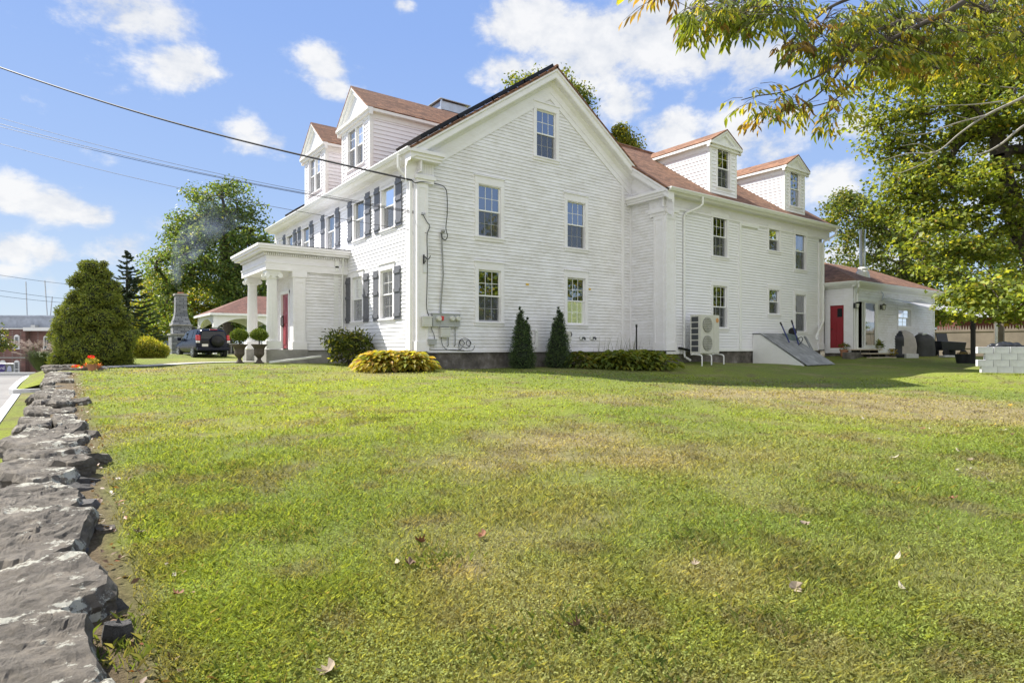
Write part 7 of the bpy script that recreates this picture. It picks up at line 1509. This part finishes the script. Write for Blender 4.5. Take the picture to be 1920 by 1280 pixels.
for (px, py, sx, sy, d_, n_) in ((1720, 60, 120, 55, 7.4, 150), (1850, 30, 110, 70, 8.2, 170), (1640, 40, 60, 45, 6.8, 34), (1560, 80, 40, 25, 6.6, 16), (1680, 110, 55, 25, 7.0, 44), (1600, 50, 60, 40, 6.7, 22), (1800, 115, 110, 35, 8.6, 60), (1390, 18, 55, 26, 6.0, 46), (1310, 22, 26, 18, 5.8, 22), (1440, 6, 50, 16, 6.2, 24), (1500, 30, 30, 20, 6.3, 8)):
    for i in range(n_):
        o = at(px + rh.normal(0, sx * .6), py + rh.normal(0, sy * .6), d_ + rh.normal(0, .35)); j = min(range(0, len(twig)), key=lambda q: (twig[q][0] - o).length_squared)
        m.tube([twig[j][0], twig[j][0].lerp(o, .5) + Vector((0, 0, .04)), o], [.006, .004, .002], 3, False)
        for q in range(2): spray(o, rh.integers(4, 8), mix((7, 6, 4, 1.2, .4, .2) if px > 1500 else (5, 3, 1, .5, .3, .2)))
m.build('trunk', 'bark', hick, smooth=True)
leaf_mesh('crown', np.array([tuple(p) for p in P_]), np.array(N_), np.array(Z_), np.array(C_l), 'leaf', 'lance', hick, np.array([tuple(p) for p in D_]))
m = MB()
for pts, r0, r1 in (([(2050, 120, 9.6), (1925, 180, 9.6), (1850, 216, 9.6), (1800, 250, 9.6), (1755, 285, 9.6), (1700, 288, 9.6), (1655, 302, 9.6)], .030, .004), ([(2050, 175, 9.4), (1930, 230, 9.4), (1880, 268, 9.4), (1850, 285, 9.4), (1826, 291, 9.4)], .032, .007), ([(1850, 216, 9.6), (1790, 232, 9.6), (1740, 250, 9.6), (1700, 252, 9.6), (1672, 238, 9.6)], .013, .003), ([(1800, 250, 9.6), (1740, 300, 9.6), (1700, 320, 9.6), (1680, 325, 9.6), (1668, 316, 9.6)], .010, .003), ([(1880, 190, 9.6), (1830, 196, 9.6), (1780, 198, 9.6), (1730, 200, 9.6)], .012, .003), ([(1830, 226, 9.6), (1790, 216, 9.6), (1780, 205, 9.6)], .008, .003), ([(1755, 285, 9.6), (1725, 270, 9.6), (1690, 274, 9.6)], .008, .003), ([(1900, 165, 9.6), (1850, 160, 9.6), (1800, 150, 9.6)], .010, .003)):
    P = [at(*p) for p in pts]
    if pts[0][0] > 2000: P = [Vector((tb.x, tb.y, 4.6))] + P
    S_ = smooth(P, 5); m.tube(S_, [r0 + (r1 - r0) * i / (len(S_) - 1) for i in range(len(S_))], 6, False)
m.build('dead_branch', 'deadwood', hick, smooth=True)

# ---------------------------------------------------------------- grass
rgz = np.random.default_rng(77)
def lawn_pts(n, y0, y1):
    py = rgz.uniform(y0, y1, n); px = rgz.uniform(-120, 2040, n); d = 1337.0 / (py - 650 + 29.7); xc = (px - 960) / FPX * d
    x = CAM.x + RGT.x * xc + FWD.x * d; y = CAM.y + RGT.y * xc + FWD.y * d; k = x > -8.42 + .10 * rgz.random(n); return x[k], y[k], d[k]
def blades(n, y0, y1, hh):
    x, y, d = lawn_pts(n, y0, y1); m_ = len(x); z = ground(x, y) + .03 * (fbm(x * .6, y * .6, 3) - .5)
    clump = fbm(x * 2.3 + 9, y * 2.3, 3); keep = rgz.random(m_) < np.clip(.35 + 1.6 * (clump - .3), .15, 1) ; bare = np.clip((x + 8.48) / .28, 0.12, 1); keep &= rgz.random(m_) < bare
    x, y, z, d, clump = x[keep], y[keep], z[keep], d[keep], clump[keep]; m_ = len(x)
    h = hh * rgz.uniform(.55, 1.35, m_) * (.6 + .9 * clump); w = np.maximum(.0022, .00075 * d) * rgz.uniform(.7, 1.3, m_); a = rgz.uniform(0, 2 * np.pi, m_); le = rgz.uniform(.3, 1.7, m_) * h; sx, sy = np.cos(a) * w, np.sin(a) * w; b = rgz.uniform(0, 2 * np.pi, m_); lx, ly = np.cos(b) * le, np.sin(b) * le
    V = np.stack([np.stack([x - sx, y - sy, z - .004], 1), np.stack([x + sx, y + sy, z - .004], 1), np.stack([x + lx * .45 + sx * .8, y + ly * .45 + sy * .8, z + h * .65], 1), np.stack([x + lx, y + ly, z + h], 1), np.stack([x + lx * .45 - sx * .8, y + ly * .45 - sy * .8, z + h * .65], 1)], 1)
    F = np.arange(m_ * 5).reshape(-1, 5); c = patch_col(x, y) * rgz.uniform(.7, 1.65, (m_, 1)) * np.array([.98, 1.03, 1.05]); st = rgz.random(m_) < .07; c[st] = np.array([.30, .26, .12]) * rgz.uniform(.6, 1.2, (st.sum(), 1))
    return V.reshape(-1, 3), F, np.repeat(np.clip(c, 0, 1), 5, 0)
A_, B_, C3 = blades(320000, 688, 1330, .027)
g1 = np_mesh('grass', A_, 5, B_, C3, 'grass'); tag(g1, 'short mown grass blades covering the lawn', 'grass', None, 'stuff')
x, y, d = lawn_pts(170000, 690, 1330); k = (rgz.random(len(x)) < np.clip((x + 8.48) / .3, .08, 1)) & (fbm(x * 1.7 + 40, y * 1.7 + 3, 3) > .42); x, y, d = x[k], y[k], d[k]; n_ = len(x); z = ground(x, y) + .03 * (fbm(x * .6, y * .6, 3) - .5) + rgz.uniform(.004, .03, n_)
cc = patch_col(x, y) * rgz.uniform(.75, 1.65, (n_, 1)) * np.array([.97, 1.07, .95])
RNG = np.random.default_rng(5); g2 = leaf_mesh('clover', np.stack([x, y, z], 1), np.stack([rgz.normal(0, .45, n_), rgz.normal(0, .45, n_), np.ones(n_)], 1), np.maximum(.011, .0034 * d) * rgz.uniform(.6, 1.5, n_), np.clip(cc, 0, 1), 'grass', 'kite'); tag(g2, 'low clover and broad weed leaves mixed through the lawn', 'ground cover', None, 'stuff')
# taller tufts of blue-green grass
T_ = []
for (px, py) in ((560, 1215), (1085, 1180), (470, 1290), (950, 1230), (640, 1120), (1230, 1260), (1450, 1180), (330, 1150), (800, 1050), (1690, 1240), (1300, 1020), (250, 1215), (540, 1000), (1560, 1080), (720, 790), (440, 880)):
    d = 1337.0 / (py - 650 + 29.7); q = at(px, py, d); T_.append((q.x, q.y))
tx = np.concatenate([np.array([t_[0]] * 300) + rgz.normal(0, .10, 300) for t_ in T_]); ty = np.concatenate([np.array([t_[1]] * 300) + rgz.normal(0, .10, 300) for t_ in T_]); n_ = len(tx); tz_ = ground(tx, ty) - .01; h = rgz.uniform(.025, .06, n_); a = rgz.uniform(0, 2 * np.pi, n_); b = rgz.uniform(0, 2 * np.pi, n_); w = .0014; le = h * rgz.uniform(.3, 1, n_)
V = np.stack([np.stack([tx - np.cos(a) * w, ty - np.sin(a) * w, tz_], 1), np.stack([tx + np.cos(a) * w, ty + np.sin(a) * w, tz_], 1), np.stack([tx + np.cos(b) * le * .4, ty + np.sin(b) * le * .4, tz_ + h * .7], 1), np.stack([tx + np.cos(b) * le, ty + np.sin(b) * le, tz_ + h], 1)], 1)
np_m = np_mesh('grass_tufts', V.reshape(-1, 3), 4, np.arange(n_ * 4).reshape(-1, 4), np.repeat(palette(n_, [(.075, .105, .03), (.10, .13, .035), (.15, .15, .06)]), 4, 0), 'grass'); tag(np_m, 'taller blue-green grass tufts scattered in the lawn', 'grass', None, 'stuff')

# ---------------------------------------------------------------- fallen leaves: separate things, a few kinds
def leaf_proto(name, outline, col, curl):
    m = MB(); n = len(outline); vs = [(0, 0, .012)]
    for (x_, y_) in outline: vs.append((x_, y_, .004 + curl * (x_ * x_ + y_ * y_) * 9 + .006 * math.sin(17 * x_ + 11 * y_)))
    m.add(vs, [(0, i + 1, (i + 1) % n + 1) for i in range(n)]); m.tube([(0, -.03, .01), (.006, -.085, .02)], .0015, 3)
    return m
mapl = [(0.0, -.045), (.03, -.032), (.052, -.005), (.026, .008), (.03, .035), (.012, .028), (0, .06), (-.012, .028), (-.03, .035), (-.026, .008), (-.052, -.005), (-.03, -.032)]
oval = [(0, -.05), (.018, -.03), (.024, 0), (.016, .03), (0, .058), (-.016, .03), (-.024, 0), (-.018, -.03)]
KIND = [('tan', mapl, (.27, .215, .15), 1.6), ('pale', oval, (.36, .32, .235), 1.2), ('russet', mapl, (.20, .085, .04), 1.4), ('yellow', oval, (.55, .36, .05), 1.0), ('brown', mapl, (.14, .085, .05), 2.2)]
SPOTS = [(770, 1066, 'brown', 'curled brown leaf near the middle of the lawn, above the dark bare patch'), (787, 1022, 'russet', 'orange-brown leaf lying left of the lawn centre'), (907, 1010, 'russet', 'small russet leaf near the middle of the lawn'), (620, 1270, 'tan', 'tan leaf at the bottom edge of the lawn'), (1490, 1113, 'tan', 'tan leaf on the lower right lawn, edge raised'), (1692, 1114, 'pale', 'pale leaf on the lower right lawn right of the tan one'), (1682, 1057, 'pale', 'pale narrow leaf on the right lawn above the tan pair'), (1304, 1072, 'tan', 'tan leaf on the lawn right of the centre bare patch'), (1508, 993, 'tan', 'brownish leaf on the right lawn amid green grass'), (1785, 940, 'russet', 'russet leaf lying flat on the right lawn'), (1856, 906, 'pale', 'bright pale leaf at the far right of the lawn'), (1818, 882, 'pale', 'pale leaf right of the two small ones on the right lawn'), (1795, 884, 'pale', 'small white-looking leaf beside its twin on the right lawn'), (1676, 859, 'pale', 'pale torn leaf left of the others on the right lawn'), (1795, 846, 'pale', 'flat pale leaf on the right lawn below the dry patch'), (1820, 866, 'tan', 'tan leaf just above the pale twins on the right lawn'), (1905, 850, 'pale', 'long pale leaf at the right edge of the lawn'), (1648, 821, 'pale', 'little pale leaf at the lower rim of the dry patch'), (1745, 797, 'pale', 'pale leaf inside the dry patch'), (1732, 799, 'russet', 'russet leaf inside the dry patch'), (1794, 792, 'yellow', 'yellow leaf at the right of the dry patch'), (1768, 768, 'brown', 'dark brown leaf above the dry patch'), (1862, 785, 'yellow', 'orange-yellow leaf right of the dry patch'), (1895, 740, 'yellow', 'yellow leaf on the sunny grass below the blocks'), (1867, 742, 'tan', 'tan leaf on the sunny grass below the blocks'), (1618, 773, 'pale', 'pale leaf on the upper dry patch'), (1822, 749, 'pale', 'pale leaf left of the tan one below the blocks'), (1848, 728, 'yellow', 'small yellow leaf nearest the blocks'), (1884, 800, 'pale', 'pale folded leaf near the right edge, below the orange one'), (1900, 812, 'brown', 'crumpled brown leaf clump near the right edge'), (1902, 840, 'yellow', 'yellow leaf near the right edge above the long pale one'), (1680, 909, 'yellow', 'yellow leaf on green grass below the dry patch'), (160, 975, 'russet', 'red-brown leaf in the litter beside the wall'), (150, 950, 'russet', 'rusty leaf between the stones beside the wall'), (185, 968, 'pale', 'dry pale leaf in the litter beside the wall'), (178, 985, 'russet', 'bright red-brown leaf on the soil beside the wall'), (258, 1000, 'tan', 'tan leaf on the grass just right of the wall'), (335, 1118, 'russet', 'small rust leaf on the lower left lawn'), (1080, 1190, 'brown', 'dark dry leaf by the grass tuft at the bottom centre'), (745, 1060, 'pale', 'tiny pale leaf left of the curled brown one')]
PRO = {}
for (px, py, kd, lab) in SPOTS:
    d = 1337.0 / (py - 650 + 29.7); q = at(px, py, d)
    if kd not in PRO:
        kk = [k_ for k_ in KIND if k_[0] == kd][0]; mm = leaf_proto(kd, kk[1], kk[2], kk[3]); o = mm.build('fallen_leaf', simple('dry_leaf_' + kd, kk[2], .8, var=.25, scale=40)); PRO[kd] = o
    else: o = PRO[kd].copy(); COL.objects.link(o)
    s_ = rh.uniform(.45, .72) * (1.0 if d < 8 else 1.25); o.scale = (s_, s_, s_); o.location = (q.x, q.y, gz(q.x, q.y) + .025); o.rotation_euler = (rh.normal(0, .35), rh.normal(0, .35), rh.uniform(0, 6.28)); tag(o, lab, 'leaf', 'fallen leaves on the lawn')

n_ = 520; ly = rgz.uniform(-15.6, 4.5, n_); lx = -8.50 + np.abs(rgz.normal(0, .13, n_)); lz = ground(lx, ly) + rgz.uniform(.01, .035, n_)
o = leaf_mesh('leaf_litter', np.stack([lx, ly, lz], 1), np.stack([rgz.normal(0, .6, n_), rgz.normal(0, .6, n_), np.ones(n_)], 1), rgz.uniform(.02, .05, n_), palette(n_, [(.10, .055, .03), (.17, .11, .065), (.20, .075, .03), (.20, .16, .11)], [4, 4, 1, 2]), 'dryleaf', 'kite'); tag(o, 'brown leaf litter gathered along the foot of the stone wall', 'leaf litter', None, 'stuff')
